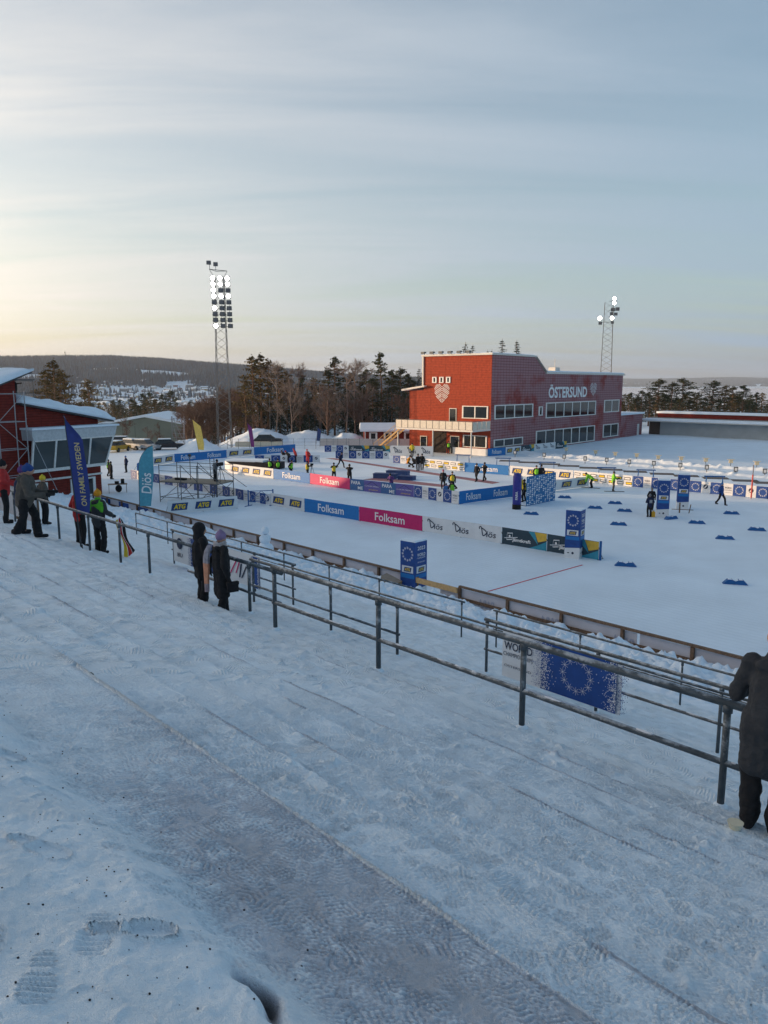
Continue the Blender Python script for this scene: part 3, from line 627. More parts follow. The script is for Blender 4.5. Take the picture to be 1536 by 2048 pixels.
# local x along the face towards the far end, -y outwards to the field
m = MB(); m.prism([(0.0, -0.5), (7.4, -0.5), (7.4, 6.35), (0.0, 7.75)], 0, 8); m.prism([(-9, -0.5), (-0.003, -0.5), (-0.003, 9.8), (-2.0, 9.1), (-9, 6.5)], 0.002, 8)
m.build('wall', RED_DK, hs_)
def slab(x0, z0, x1, z1, y0, y1, th, name, mt, wave=0.0):
    nx, ny = 24, 14; V_, F_ = [], []
    for lay in (0, 1):
        for i in range(nx + 1):
            for j in range(ny + 1):
                fx, fy = i / nx, j / ny; x = x0 + (x1 - x0) * fx; y = y0 + (y1 - y0) * fy; z = z0 + (z1 - z0) * fx
                if lay:
                    ed = min(fx, 1 - fx, 1.0) * nx; ed2 = min(fy, 1 - fy) * ny
                    rd_ = min(1, ed / 1.2) ** 0.5 * min(1, ed2 / 1.2) ** 0.5
                    z += th * (0.35 + 0.65 * rd_) + wave * (float(fbm(np.array([x * 0.6]), np.array([y * 0.6]), 7)[0]) - 0.5)
                V_.append((x, y, z))
    b0 = (nx + 1) * (ny + 1); idx = lambda i, j, l: l * b0 + i * (ny + 1) + j
    for i in range(nx):
        for j in range(ny):
            F_.append((idx(i, j, 1), idx(i + 1, j, 1), idx(i + 1, j + 1, 1), idx(i, j + 1, 1))); F_.append((idx(i, j, 0), idx(i, j + 1, 0), idx(i + 1, j + 1, 0), idx(i + 1, j, 0)))
    for i in range(nx): F_.append((idx(i, 0, 0), idx(i + 1, 0, 0), idx(i + 1, 0, 1), idx(i, 0, 1))); F_.append((idx(i + 1, ny, 0), idx(i, ny, 0), idx(i, ny, 1), idx(i + 1, ny, 1)))
    for j in range(ny): F_.append((idx(0, j + 1, 0), idx(0, j, 0), idx(0, j, 1), idx(0, j + 1, 1))); F_.append((idx(nx, j, 0), idx(nx, j + 1, 0), idx(nx, j + 1, 1), idx(nx, j, 1)))
    q = MB(); q.add(V_, F_); return q.build(name, mt, hs_, True)
m = MB(); m.prism([(0.02, 7.76), (8.6, 6.13), (8.6, 6.25), (0.02, 7.88)], -0.6, 8.5); m.build('lower_roof', DKSTEEL, hs_)
slab(0.02, 7.89, 8.7, 6.26, -0.65, 8.5, 0.75, 'roof_snow', SNOW_ROOF, 0.5)
m = MB(); m.prism([(-9.3, 6.42), (0.9, 10.15), (0.9, 10.3), (-9.3, 6.57)], -0.9, 8.6); m.build('upper_roof', DKSTEEL, hs_)
slab(-9.4, 6.58, 1.0, 10.31, -1.0, 8.7, 0.4, 'roof_snow', SNOW_ROOF, 0.15)
m = MB()                                                 # roof-top camera position
for x, y in ((0.5, 1.5), (0.5, 4), (2.6, 1.5), (2.6, 4)): m.tube([(x, y, 7.3), (x, y, 9.6)], 0.03, 6)
m.bar((0.5, 1.5, 9.55), (2.6, 1.5, 9.55), 0.05); m.bar((0.5, 4, 9.55), (2.6, 4, 9.55), 0.05); m.bar((0.5, 1.5, 8.6), (2.6, 1.5, 8.6), 0.05); m.box(0.4, 2.7, 1.4, 4.1, 9.6, 9.68)
m.build('roof_shelter', STEEL, hs_)
# glazed bay, leaning out at the top
PALE = mat('pale_grey_paint', (0.50, 0.53, 0.55), 0.55)
m = MB()
m.prism([(0.25, 5.05), (8.0, 5.05), (8.25, 5.85), (0.2, 5.85)], -1.3, -0.003); m.build('bay_fascia', PALE, hs_)
m = MB(); m.box(0.1, 8.35, -1.5, -0.004, 5.854, 6.0); m.build('bay_roof', SNOW_ROOF, hs_)
m = MB(); m.prism([(0.25, 2.55), (7.4, 2.55), (7.45, 2.72), (0.25, 2.72)], -0.80, -0.003); m.build('bay_sill', WHITE_P, hs_)
GLASS_L = mat('bay_glass', (0.05, 0.065, 0.07), 0.08, 0, 0.0, spec=0.7)
bay = MB(); bay.bar((0.28, -0.70, 2.72), (7.42, -0.70, 2.72), 0.12); bay.bar((0.28, -1.2, 5.0), (7.97, -1.2, 5.0), 0.12)
xs = [0.35, 2.35, 4.6, 5.6, 7.35]
def bayp(x, t_): return (x + (0.0 if x < 7 else 0.55 * t_), -0.70 - 0.5 * t_, 2.72 + 2.33 * t_)
bay.bar((7.35, 0, 2.72), bayp(7.35, 0), 0.14); bay.bar((7.9, 0, 5.05), bayp(7.35, 1), 0.14)
bay_o = bay.build('bay_frame', WHITE_P, hs_); bay_o['kind'] = 'stuff'
for x in xs: MB().bar(bayp(x, 0), bayp(x, 1), 0.14).build('mullion', WHITE_P, bay_o)
for a, b_ in zip(xs[:-1], xs[1:]):
    q = MB(); q.add([bayp(a, 0), bayp(b_, 0), bayp(b_, 1), bayp(a, 1)], [(0, 1, 2, 3)]); q.build('pane', GLASS_L, bay_o)
q = MB(); q.add([bayp(7.35, 0), (7.35, 0, 2.72), (7.9, 0, 5.05), bayp(7.35, 1)], [(0, 1, 2, 3)]); q.build('pane', GLASS_L, bay_o)
window(hs_, 'y', 1.0, 2.0, 0.3, 1.5, 1); window(hs_, 'y', 4.4, 6.6, 0.2, 1.5, 2)
m = MB(); m.box(0.0, 7.45, -0.08, -0.002, 1.75, 1.9); m.build('sill_board', WHITE_P, hs_)
# scaffold tower in front of the house
sf = thing('scaffold_tower', 'tall tube scaffold with diagonal braces in front of red house', 'scaffold', h0 + e_ * (-3.2) + Vector((0.866, -0.5, 0)) * 1.2 + Vector((0, 0, 0.2)), HANG)
m = MB()
for x in (0, 2.2):
    for y in (0, -1.2): m.tube([(x, y, -0.2), (x, y, 8.6)], 0.04, 6)
for k in range(5):
    z = 0.4 + k * 2.0
    for y in (0, -1.2): m.bar((0, y, z), (2.2, y, z), 0.045)
    for x in (0, 2.2): m.bar((x, 0, z), (x, -1.2, z), 0.045)
    if k < 4:
        m.bar((0, -1.2, z), (2.2, -1.2, z + 2), 0.035) if k % 2 else m.bar((2.2, -1.2, z), (0, -1.2, z + 2), 0.035)
for k in range(16): m.bar((2.2, -1.2, 0.6 + k * 0.5), (2.2, -1.35, 0.6 + k * 0.5), 0.02)
m.build('tubes', mat('scaffold_alloy', (0.34, 0.35, 0.37), 0.45, 0.3), sf)
stay = MB(); stay.bar((2.2, -1.2, 6.2), (4.2, -2.2, 0.0), 0.04); stay.build('stay', MATS['scaffold_alloy'], sf)

# ------------------------------------------------------------------ hall, shed, snow piles
hl = thing('storage_hall', 'pale green-grey hall with low snowy gable roof beyond the parking', 'building', (-61, 165, -2.6), 0.06)
m = MB(); m.prism([(0, -3), (20.5, -3), (20.5, 2.9), (10, 4.9), (0, 3.2)], 0, 22); m.build('wall', mat('grey_green_panel', (0.20, 0.23, 0.19), 0.7, var=0.1, vscale=0.3), hl)
m = MB(); m.prism([(-1, 3.0), (10, 4.95), (21.2, 2.75), (21.2, 3.25), (10, 5.5), (-1, 3.5)], -0.8, 23); m.build('roof_snow', SNOW_ROOF, hl)
m = MB()
for k in range(7): m.box(2.5 + k * 2.6, 2.56 + k * 2.6, -0.04, -0.003, -3, 3.0)
m.build('panel_joint', DKSTEEL, hl)
sh = thing('cabin', 'low dark red cabin with white window frames and thick roof snow', 'cabin', (-3.1, 121.5, 0.0), 0.05)
m = MB(); m.box(0, 12.0, 0, 5, -0.3, 2.0); m.build('wall', RED_DK, sh)
m = MB(); m.prism([(0, 0), (0, 0)], 0, 0) if False else m.add([(-0.7, -0.7, 1.95), (12.5, -0.7, 1.95), (12.5, 2.5, 2.9), (-0.7, 2.5, 2.9), (-0.7, -0.7, 2.2), (12.5, -0.7, 2.2), (12.4, 2.5, 3.2), (-0.6, 2.5, 3.2), (-0.7, 5.6, 1.95), (12.5, 5.6, 1.95), (-0.7, 5.6, 2.2), (12.5, 5.6, 2.2)],
      [(0, 3, 2, 1), (4, 5, 6, 7), (0, 1, 5, 4), (0, 4, 7, 3), (1, 2, 6, 5), (3, 8, 9, 2), (7, 6, 11, 10), (8, 10, 11, 9), (3, 7, 10, 8), (2, 9, 11, 6)])
m.build('roof_snow', SNOW_ROOF, sh)
for x in (0.9, 3.2, 6.4, 8.7): window(sh, 'y', x, x + 1.0, 0.75, 1.65, 1, 0.14)
m = MB(); m.box(5.2, 5.35, -0.05, -0.003, 0, 1.95); m.box(0.05, 0.2, -0.05, -0.003, 0, 1.95); m.build('corner_board', WHITE_P, sh)
def pile(name, label, c, rx, ry, h, seed, group=None):
    nx, ny = 40, 28; x, y = np.meshgrid(np.linspace(-1.15, 1.15, nx), np.linspace(-1.15, 1.15, ny), indexing='ij')
    d = np.hypot(x, y); z = h * np.clip(1 - d ** 1.3, -0.15, 1) * (0.75 + 0.6 * (fbm(x * 2.2 + seed, y * 2.2, seed, 4) - 0.35)) + 0.6 * (fbm(x * 9 + seed, y * 9, seed + 3, 4) - 0.5) * np.clip(1.1 - d, 0, 1)
    z = np.where(d > 1.02, -0.3, z)
    o = obj(name, np_mesh(name, np.stack([x * rx, y * ry, z], -1).reshape(-1, 3), grid_quads(nx, ny), SNOW)); o.location = c
    tag(o, label, 'snow pile', group); return o
gz = lambda x, y: float(ground_z(np.array([x]), np.array([y]))[0])
pile('snow_pile', 'broad ploughed snow pile beside the purple flag', (-20.3, 127, gz(-20.3, 127) - 0.1), 6.2, 4.5, 2.7, 2)
pile('snow_pile', 'long ploughed snow pile behind the blue and yellow flag', (-12.6, 128, gz(-12.6, 128) - 0.1), 6.0, 4.0, 2.1, 5)
pile('snow_pile', 'pointed ploughed snow pile next to the red cabin', (-5.9, 126.5, gz(-5.9, 126.5) - 0.1), 3.6, 3.2, 2.0, 8)
pile('snow_pile', 'sunlit snow pile behind the yellow flag', (-26.6, 111, -0.1), 3.4, 3.0, 2.2, 12)
pile('snow_pile', 'long low snow ridge along the parking', (-46, 150, gz(-46, 150) - 0.1), 14, 4.0, 1.6, 15)
pile('snow_pile', 'low snow heap at the foot of the lit mast', (-30.5, 121, gz(-30.5, 121) - 0.1), 5.0, 3.0, 1.3, 19)

# ------------------------------------------------------------------ lattice lighting masts
def mast(name, label, base, h, wb, wt, rz, lamps, head):
    t_ = thing(name, label, 'light mast', base, rz)
    m = MB(); cor = [(-1, -1), (1, -1), (1, 1), (-1, 1)]
    for cx, cy in cor: m.bar((cx * wb / 2, cy * wb / 2, -0.2), (cx * wt / 2, cy * wt / 2, h), 0.085)
    m.build('leg', mat('mast_steel', (0.22, 0.20, 0.18), 0.55, 0.3), t_)
    m = MB(); nb = int(h / 1.15)
    for k in range(nb):
        z0, z1 = h * k / nb, h * (k + 1) / nb; w0_, w1_ = wb + (wt - wb) * k / nb, wb + (wt - wb) * (k + 1) / nb
        for i in range(4):
            a, b_ = cor[i], cor[(i + 1) % 4]
            if k % 2: a, b_ = b_, a
            m.bar((a[0] * w0_ / 2, a[1] * w0_ / 2, z0), (b_[0] * w1_ / 2, b_[1] * w1_ / 2, z1), 0.045)
    m.build('bracing', MATS['mast_steel'], t_)
    for k in range(int(h / 2.3)):
        pass
    head(t_)
    for (x, y, z, s_, on) in lamps:
        q = MB(); q.box(x - s_ / 2, x + s_ / 2, y - 0.1, y + 0.3, z - s_ * 0.42, z + s_ * 0.42); q.bar((x, y + 0.3, z), (x, y + 0.55, z - 0.1), 0.08)
        lo = q.build('floodlight', DKSTEEL, t_)
        q = MB(); q.tube([(x, y - 0.15, z), (x, y - 0.104, z)], s_ * 0.43, 14); q.build('lamp_face', LAMP_ON if on else mat('lamp_off', (0.12, 0.12, 0.13), 0.3), lo)
    return t_
def head1(t_):
    m = MB()
    for k in range(9): m.bar((-1.15, -0.55, 17.45 + k * 0.826), (1.45, -0.55, 17.45 + k * 0.826), 0.06)
    for x in (-1.0, 0.2, 1.35): m.bar((x, -0.5, 17.3), (x, -0.5, 24.5), 0.05)
    T = 25.4
    m.bar((-1.3, -0.5, T), (1.1, 0.3, T - .1), 0.07); m.bar((-1.3, -0.5, T), (-0.3, -0.6, T - .3), 0.06); m.bar((1.1, 0.3, T - .1), (-0.3, -0.6, T - .3), 0.06)
    m.bar((-1.3, -0.5, T), (-0.62, 0, T - 1.2), 0.05); m.bar((1.1, 0.3, T - .1), (0.62, 0, T - 1.2), 0.05); m.bar((-1.25, -0.5, T), (-1.25, -0.5, T + .8), 0.06); m.bar((-0.4, -0.5, T - .2), (-0.4, -0.5, T + .7), 0.06)
    m.build('lamp_frame', DKSTEEL, t_)
on_pat = ['111', '111', '100', '111', '000', '100', '000', '000', '100']
L1 = [(-1.35, -0.6, 26.3, 0.6, 0), (-0.4, -0.6, 26.1, 0.6, 0)]
for k, row in enumerate(on_pat):
    for j, ch in enumerate(row): L1.append((-0.85 + j * 1.02 + k * 0.03, -0.75, 24.15 - k * 0.826, 0.68, ch == '1'))
mast('lighting_mast', 'tall lattice mast with rows of floodlights, several lit, by snow piles', Vector((-23.6, 114.3, 0)), 24.4, 2.0, 1.25, 0.10, L1, head1)
def head2(t_):
    m = MB(); m.bar((-2.0, -0.4, 24.2), (1.2, -0.4, 24.2), 0.07); m.bar((0, -0.4, 26.6), (2.0, -0.4, 26.6), 0.07); m.bar((0, -0.4, 28.4), (1.6, -0.4, 28.4), 0.07); m.bar((0.6, -0.4, 24.2), (0.6, -0.4, 29), 0.06); m.build('lamp_frame', DKSTEEL, t_)
L2 = [(1.0, -0.6, 28.9, .8, 1), (1.0, -0.6, 28.0, .8, 1), (0.8, -0.6, 26.7, 0.8, 0), (1.7, -0.6, 26.8, 0.8, 0), (0.6, -0.6, 25.9, 0.7, 0), (1.4, -0.6, 25.8, 0.7, 0), (0.7, -0.6, 25.0, 0.85, 1), (-1.75, -0.6, 25.0, 0.95, 1), (-1.6, -0.6, 24.0, 0.7, 0), (0.8, -0.6, 24.1, 0.6, 0)]
mast('lighting_mast', 'lattice mast behind the red building with four lit floodlights', Vector((46.8, 165.0, -2.2)), 28.2, 2.6, 1.7, -0.25, L2, head2)
# ------------------------------------------------------------------ steel railings on the stand
RIME = mat('rime', (0.70, 0.73, 0.78), 0.9)
def railing(label, u0, u1, v, posts, top=1.05, mid=None, r=0.032, mid_range=None, thick=1.0, group=None, double=False, zoff=0.0, zf=None):
    zf = zf or (lambda u: stand_z(u, v))
    um = (u0 + u1) / 2; z0 = STAND_Z0 - SLOPE * v + zoff
    t_ = thing('railing', label, 'railing', UV(u0, v, z0), STAND_ANG, group)
    for pu in posts:
        q = MB(); q.tube([(pu - u0, 0, zf(pu) - z0 - 0.08), (pu - u0, 0, top)], r, 8)
        q.tube([(pu - u0, 0, top - 0.09), (pu - u0, 0, top - 0.01)], r * 1.35, 8)
        po = q.build('post', RAIL, t_, True)
        q = MB(); hz = zf(pu) - z0
        q.ball((pu - u0, 0, hz - .01), (r * 2.1, r * 2.2, r * 1.7), 8, 5); q.build('snow_cuff', SNOW, po, True)
    q = MB(); q.tube([(0, 0, top), (u1 - u0, 0, top)], r * 1.25 * thick, 8)
    if double: q.tube([(0, 0.13, top + 0.03), (u1 - u0, 0.13, top + 0.03)], r * 0.42, 8)
    q.build('top_rail', RAIL, t_, True)
    if mid is not None:
        a, b_ = mid_range or (u0, u1)
        q = MB(); q.tube([(a - u0, 0, mid), (b_ - u0, 0, mid)], r * 0.9, 8); mo = q.build('mid_rail', RAIL, t_, True)
        # rime caked on the top of the lower rail
        q = MB(); rr_ = random.Random(int(v * 100)); x = a
        while x < b_ - 0.2:
            ln = rr_.uniform(0.06, 0.35); x2 = min(b_, x + ln); xm = (x + x2) / 2
            q.ball((xm - u0, 0, mid + r * 0.75), (ln / 2, r * 0.5, r * rr_.uniform(0.2, 0.45)), 8, 4); x = x2 + rr_.uniform(0.05, 0.9)
        q.build('rime', RIME, mo, True)['kind'] = 'stuff'
    return t_
railing('heavy grey steel handrail with mid rail along the trampled terraces', -10.35, 1.2, 7.08, [-10.3, -7.75, -5.22, -2.84, 0.0], 1.06, 0.46, 0.036, thick=0.95, double=True)
railing('grey handrail on slim posts running behind the pair in black coats', -24.5, -10.40, 7.30, [-24, -22.5, -20.5, -18.5, -16.75, -15.3, -11.4], 0.98, 0.45, 0.03, mid_range=(-13.6, -10.45))
railing('short low steel rail section ending behind the heavy handrail', -13.6, -9.05, 8.75, [-13.5, -10.9, -9.1], 0.95, 0.40, 0.026)
railing('steel rail carrying the large blue and white world event banner', -8.5, 6.0, 10.35, [-8.45, -6.2, -4.25, -2.0, 1.0, 4.0], 1.0, 0.45, 0.026)
railing('steel rail carrying the white and blue emblem banner', -20.2, -14.2, 10.35, [-20.1, -17.6, -15.9, -14.3], 1.0, 0.42, 0.025)
railing('thin lower rail beside the snow heaps, below the left stairs', -33, -13.2, 15.2, [-33, -30, -27, -24.2, -21.5, -19, -16.6, -13.3], 0.95, 0.5, 0.022, zoff=0.05)
railing('thin lower rail beside the snow heaps, right of the gap', -12.2, 8.0, 15.2, [-12.1, -9.6, -7.1, -4.5, -2, 1, 4, 7], 0.95, 0.45, 0.022, zoff=0.05)

# ------------------------------------------------------------------ banners
def cloth(name, w, h, mt, parent, z0=0.02, x0=0.0, wr=0.006, seed=0, y=0.0, nx=None, alpha=None):
    nx = nx or max(6, int(w / 0.35)); nz = 5
    xs_, zs_ = np.meshgrid(np.linspace(0, 1, nx + 1), np.linspace(0, 1, nz + 1), indexing='ij')
    yy = y + wr * 2 * (fbm(xs_ * w * 1.5 + seed * 9.1, zs_ * 2.2, seed, 3) - 0.5)
    zt = z0 + h * zs_ + 0.02 * (vn(xs_ * w * 0.8, zs_ * 0 + seed, seed + 5) - 0.5) * zs_
    f = np.stack([x0 + xs_ * w, yy, zt], -1).reshape(-1, 3); bk = f.copy(); bk[:, 1] += 0.012
    q1 = grid_quads(nx + 1, nz + 1); nn = len(f)
    me = np_mesh(name, np.concatenate([f, bk]), np.concatenate([q1, q1[:, ::-1] + nn]), mt)
    return obj(name, me, parent)
def flat(parent, poly, mt, name='print', y=-0.009):
    q = MB(); q.add([(x, y, z) for x, z in poly], [tuple(range(len(poly)))]); return q.build(name, mt, parent)
def rect(parent, x0, x1, z0, z1, mt, name='print', y=-0.009, sk=0.0): return flat(parent, [(x0, z0), (x1, z0), (x1 + sk, z1), (x0 + sk, z1)], mt, name, y)
def star_ring(parent, cx, cz, r, mt=INK_W, n=12, rs=0.13, y=-0.012, sw=0.14):
    q = MB()
    for k in range(n):
        a = 2 * PI * k / n; x, z = cx + r * math.cos(a), cz + r * math.sin(a)
        for j in range(4):
            b_ = a + PI * j / 4; dx_, dz_ = math.cos(b_) * r * rs * 1.7, math.sin(b_) * r * rs * 1.7; px_, pz_ = -math.sin(b_) * r * rs * sw, math.cos(b_) * r * rs * sw
            q.add([(x + dx_ + px_, y, z + dz_ + pz_), (x - dx_ + px_, y, z - dz_ + pz_), (x - dx_ - px_, y, z - dz_ - pz_), (x + dx_ - px_, y, z + dz_ - pz_)], [(0, 1, 2, 3)])
    return q.build('star_ring', mt, parent)
_bs = [0]
def banner(style, p0, p1, h, label, n=3, group=None, frame=True, cat='banner', z=0.0):
    p0, p1 = Vector(p0), Vector(p1); p0.z = p1.z = z; d = p1 - p0; w = d.length; _bs[0] += 1; sd_ = _bs[0]
    p0 = p0 + d.normalized() * 0.02; w -= 0.04
    t_ = thing('advertising_banner', label, cat, p0, math.atan2(d.y, d.x), group)
    base = {'fb': B_BLUE, 'fp': B_PINK, 'atg': B_WHITE, 'dios': B_WHITE, 'jk': B_SLATE, 'ev': B_WHITE, 'para': B_PURP, 'logos': B_WHITE, 'plain': B_WHITE}[style]
    c_ = cloth('cloth', w, h, base, t_, 0.03, 0.0, 0.006, sd_)
    if frame:
        for k in range(max(2, int(w / 2.2) + 1)):
            x = 0.04 + (w - 0.08) * k / max(1, int(w / 2.2)) if int(w / 2.2) else 0.04 + (w - 0.08) * k
            q = MB(); q.bar((x, 0.03, -0.01), (x, 0.03, h), 0.03); q.bar((x, 0.03, 0.0), (x, 0.62, 0.0), 0.04); q.bar((x, 0.04, h * 0.75), (x, 0.55, 0.0), 0.025); q.build('stand_foot', DKSTEEL, t_)
    if style in ('fb', 'fp'):
        for k in range(n):
            text(t_, 'Folksam', INK_W, w * (k + 0.5) / n, 0.03 + h * 0.50, min(w / n * 0.52, h * 2.7), h * 0.56, bold=0.012)
    elif style == 'atg':
        for k in range(n):
            cx = w * (k + 0.5) / n; ww = min(w / n * 0.66, h * 1.45); hh_ = h * 0.56
            rect(t_, cx - ww / 2 - 0.06, cx + ww / 2 - 0.06, 0.03 + h * 0.5 - hh_ / 2, 0.03 + h * 0.5 + hh_ / 2, B_NAVY, sk=0.12)
            text(t_, 'ATG', INK_Y, cx, 0.03 + h * 0.5, ww * 0.78, hh_ * 0.66, -0.016, 0.05, 0.25)
    elif style == 'dios':
        for k in range(n):
            cx = w * (k + 0.5) / n; ww = min(w / n * 0.62, h * 1.25)
            text(t_, 'iös', INK_N, cx + ww * 0.22, 0.03 + h * 0.43, ww * 0.56, h * 0.36, bold=0.01, shear=0.12)
            q = MB(); pts = []
            for i in range(22):                                    # the swash capital
                a = i / 21
                if a < 0.25: f_ = a / 0.25; x, zz_ = -0.46 + 0.10 * f_ - 0.06 * math.sin(f_ * PI), 0.20 + 0.16 * math.sin(f_ * PI / 2)
                elif a < 0.5: f_ = (a - 0.25) / 0.25; x, zz_ = -0.36 + 0.10 * f_, 0.36 - 0.58 * f_
                else: f_ = (a - 0.5) / 0.5; x, zz_ = -0.26 + 0.24 * math.sin(f_ * PI) - 0.06 * f_, -0.22 + 0.5 * f_
                pts.append((cx + x * ww, 0.03 + h * 0.5 + zz_ * h))
            for a, b_ in zip(pts[:-1], pts[1:]):
                dd = Vector((b_[0] - a[0], b_[1] - a[1])); 
                if dd.length < 1e-6: continue
                nn_ = Vector((-dd.y, dd.x)).normalized() * h * 0.035
                q.add([(a[0] + nn_.x, -0.012, a[1] + nn_.y), (a[0] - nn_.x, -0.012, a[1] - nn_.y), (b_[0] - nn_.x, -0.012, b_[1] - nn_.y), (b_[0] + nn_.x, -0.012, b_[1] + nn_.y)], [(0, 1, 2, 3)])
            q.build('swash_letter', INK_N, t_)
    elif style == 'jk':
        for k in range(n):
            a, b_ = w * k / n, w * (k + 1) / n; s_ = b_ - a
            flat(t_, [(a + s_ * .62, 0.03), (b_, 0.03), (b_, h * 0.55), (a + s_ * .80, h * .25)], B_TEAL); flat(t_, [(a + s_ * .60, h + .02), (a + s_ * .82, h * .30), (a + s_ * .74, h + .02)], B_TEAL, y=-0.010)
            flat(t_, [(a + s_ * .74, h + .02), (a + s_ * .82, h * .45), (b_, h * .62), (b_, h + .02)], B_YEL, y=-0.011)
            text(t_, 'Jämtkraft', INK_W, a + s_ * .45, h * .36, s_ * .42, h * .26, bold=0.03)
            q = MB(); x, z_ = a + s_ * .18, h * .55; r_ = h * .2
            cs = [(x - r_, z_ - r_ * 1.1), (x + r_ * .9, z_ - r_ * .8), (x + r_ * 1.1, z_ + r_ * 1.1), (x - r_ * .8, z_ + r_ * .9)]
            for i in range(4): q.bar((cs[i][0], -0.011, cs[i][1]), (cs[(i + 1) % 4][0], -0.011, cs[(i + 1) % 4][1]), 0.004, h * 0.05)
            q.bar((a + s_ * .06, -0.011, h * .42), (a + s_ * .36, -0.011, h * .55), 0.004, h * 0.04); q.ball((x, -0.011, z_ + r_ * .1), (r_ * .35, 0.003, r_ * .35), 8, 4)
            q.build('square_emblem', INK_W, t_)
    elif style == 'ev':
        for k in range(n):
            a, b_ = w * k / n, w * (k + 1) / n; s_ = b_ - a
            rect(t_, a, a + s_ * .56, 0.035, h + 0.02, B_EU); star_ring(t_, a + s_ * .28, h * .52, min(h * .3, s_ * .2))
            if k % 2 == 0:
                text(t_, 'WORLD', INK_N, a + s_ * .78, h * .66, s_ * .30, h * .15, bold=0.01); text(t_, 'CHAMPIONSHIPS', INK_N, a + s_ * .78, h * .46, s_ * .34, h * .08); text(t_, 'ÖSTERSUND', INK_N, a + s_ * .78, h * .26, s_ * .30, h * .06)
            else:
                q = MB(); q.ball((a + s_ * .78, -0.010, h * .6), (h * .2, 0.003, h * .2), 12, 6); q.build('round_emblem', INK_N, t_); q = MB(); q.bar((a + s_ * .73, -0.015, h * .5), (a + s_ * .83, -0.015, h * .7), 0.003, h * .08); q.build('emblem_stroke', INK_W, t_)
    elif style == 'para':
        for k in range(n):
            a, b_ = w * k / n, w * (k + 1) / n; s_ = b_ - a
            rect(t_, a, a + s_ * .46, 0.035, h + 0.02, mat('banner_petrol', (0.03, 0.11, 0.28), 0.6)); text(t_, 'PARA', INK_W, a + s_ * .19, h * .72, s_ * .30, h * .30, bold=0.015); text(t_, 'ME', INK_W, a + s_ * .34, h * .28, s_ * .16, h * .28, bold=0.015)
            text(t_, 'HITTA DIN TRÄNING', INK_W, a + s_ * .72, h * .55, s_ * .46, h * .12); text(t_, 'parasport.se', INK_Y, a + s_ * .76, h * .22, s_ * .28, h * .14)
            q = MB(); q.bar((a + s_ * .5, -0.011, h * .5), (a + s_ * .72, -0.011, h * .95), 0.004, 0.035); q.bar((a + s_ * .72, -0.011, h * .95), (a + s_ * .96, -0.011, h * .5), 0.004, 0.035); q.build('mountain_line', INK_N, t_)
    elif style == 'logos':
        for k in range(n):
            for j in range(2):
                cx = w * (k + 0.5 + (0.15 if j else -0.05)) / n; cz = h * (.72 - .42 * j); ww = w / n * .72
                rect(t_, cx - ww / 2, cx + ww / 2, cz - h * .13, cz + h * .13, INK_K); rect(t_, cx - ww * .42, cx + ww * .42, cz - h * .07, cz + h * .07, INK_Y if (k + j) % 2 else INK_W, y=-0.013)
    return t_
B = banner
# front row, facing the stand
fr = [(335, 1029), (476, 1017)]
B('atg', P(335, 1029), P(476, 1017), 0.95, 'white banner with three navy and yellow logos before the scaffold platform', 3)
fence_pts = {'a': (541, 1011), 'b': (609, 1024), 'c': (718, 1042), 'd': (845, 1063), 'e': (1003, 1088), 'f': (1093, 1103), 'g': (1197, 1121)}
FP = {k: P(*v) for k, v in fence_pts.items()}
B('atg', FP['a'], FP['b'], 0.97, 'white banner with two yellow logos, left of the bright blue banner', 2)
B('fb', FP['b'], FP['c'], 0.98, 'bright blue banner with white serif name, joined to the front crimson banner', 1)
B('fp', FP['c'], FP['d'], 0.98, 'crimson banner with white serif name, beside the white swash-letter banner', 1)
B('dios', FP['d'], FP['e'], 0.98, 'long white banner with three dark swash-letter names in the front row', 3)
B('jk', FP['e'], FP['f'], 0.98, 'dark slate banner with yellow and teal shapes, left one in front row', 1)
B('jk', FP['f'], FP['g'], 0.98, 'dark slate banner with yellow and teal shapes, half hidden by blue column', 1)
m = MB(); m.box(0, 0.12, 0, 0.05, 0, 1.05); gp = m.build('end_post', BLUE_F); gp.location = P(1198, 1121); tag(gp, 'blue end post closing the front banner row', 'post')
# row running back to the far left
lr = [P(262, 957), P(330, 969), P(420, 987), P(500, 1004), P(541, 1011)]
for i, (a, b_, nn_, lb) in enumerate([(0, 1, 3, 'blue and white event banner near the parked cars end of the track'), (1, 2, 3, 'blue and white event banner behind the scaffold platform'), (2, 3, 3, 'blue and white event banner right of the scaffold platform'), (3, 4, 2, 'short blue and white event banner beside the blue track gate')]):
    B('ev', lr[a], lr[b_], 0.85, lb, nn_)
# middle row
B('plain', P(450, 939), P(460, 946), 0.95, 'short white return panel at the tip of the middle banner row', 1)
B('atg', P(460, 947), P(547, 958), 1.0, 'white banner with four yellow logos at the timing pit', 4)
B('fb', P(547, 958), P(620, 968), 1.0, 'pale blue banner with white serif name in the middle row', 1)
B('fp', P(620, 968), P(700, 980), 1.0, 'rose red banner with white serif name in the middle row', 1)
B('para', P(700, 980), P(828, 995), 1.0, 'purple and petrol banner with mountain outlines in the middle row', 2)
B('ev', P(828, 995), P(917, 1009), 1.0, 'blue and white event banner behind the crouching photographers', 3)
B('fb', P(918, 1009), P(1027, 994), 1.0, 'mid blue angled banner with two white serif names by the blue column', 2)
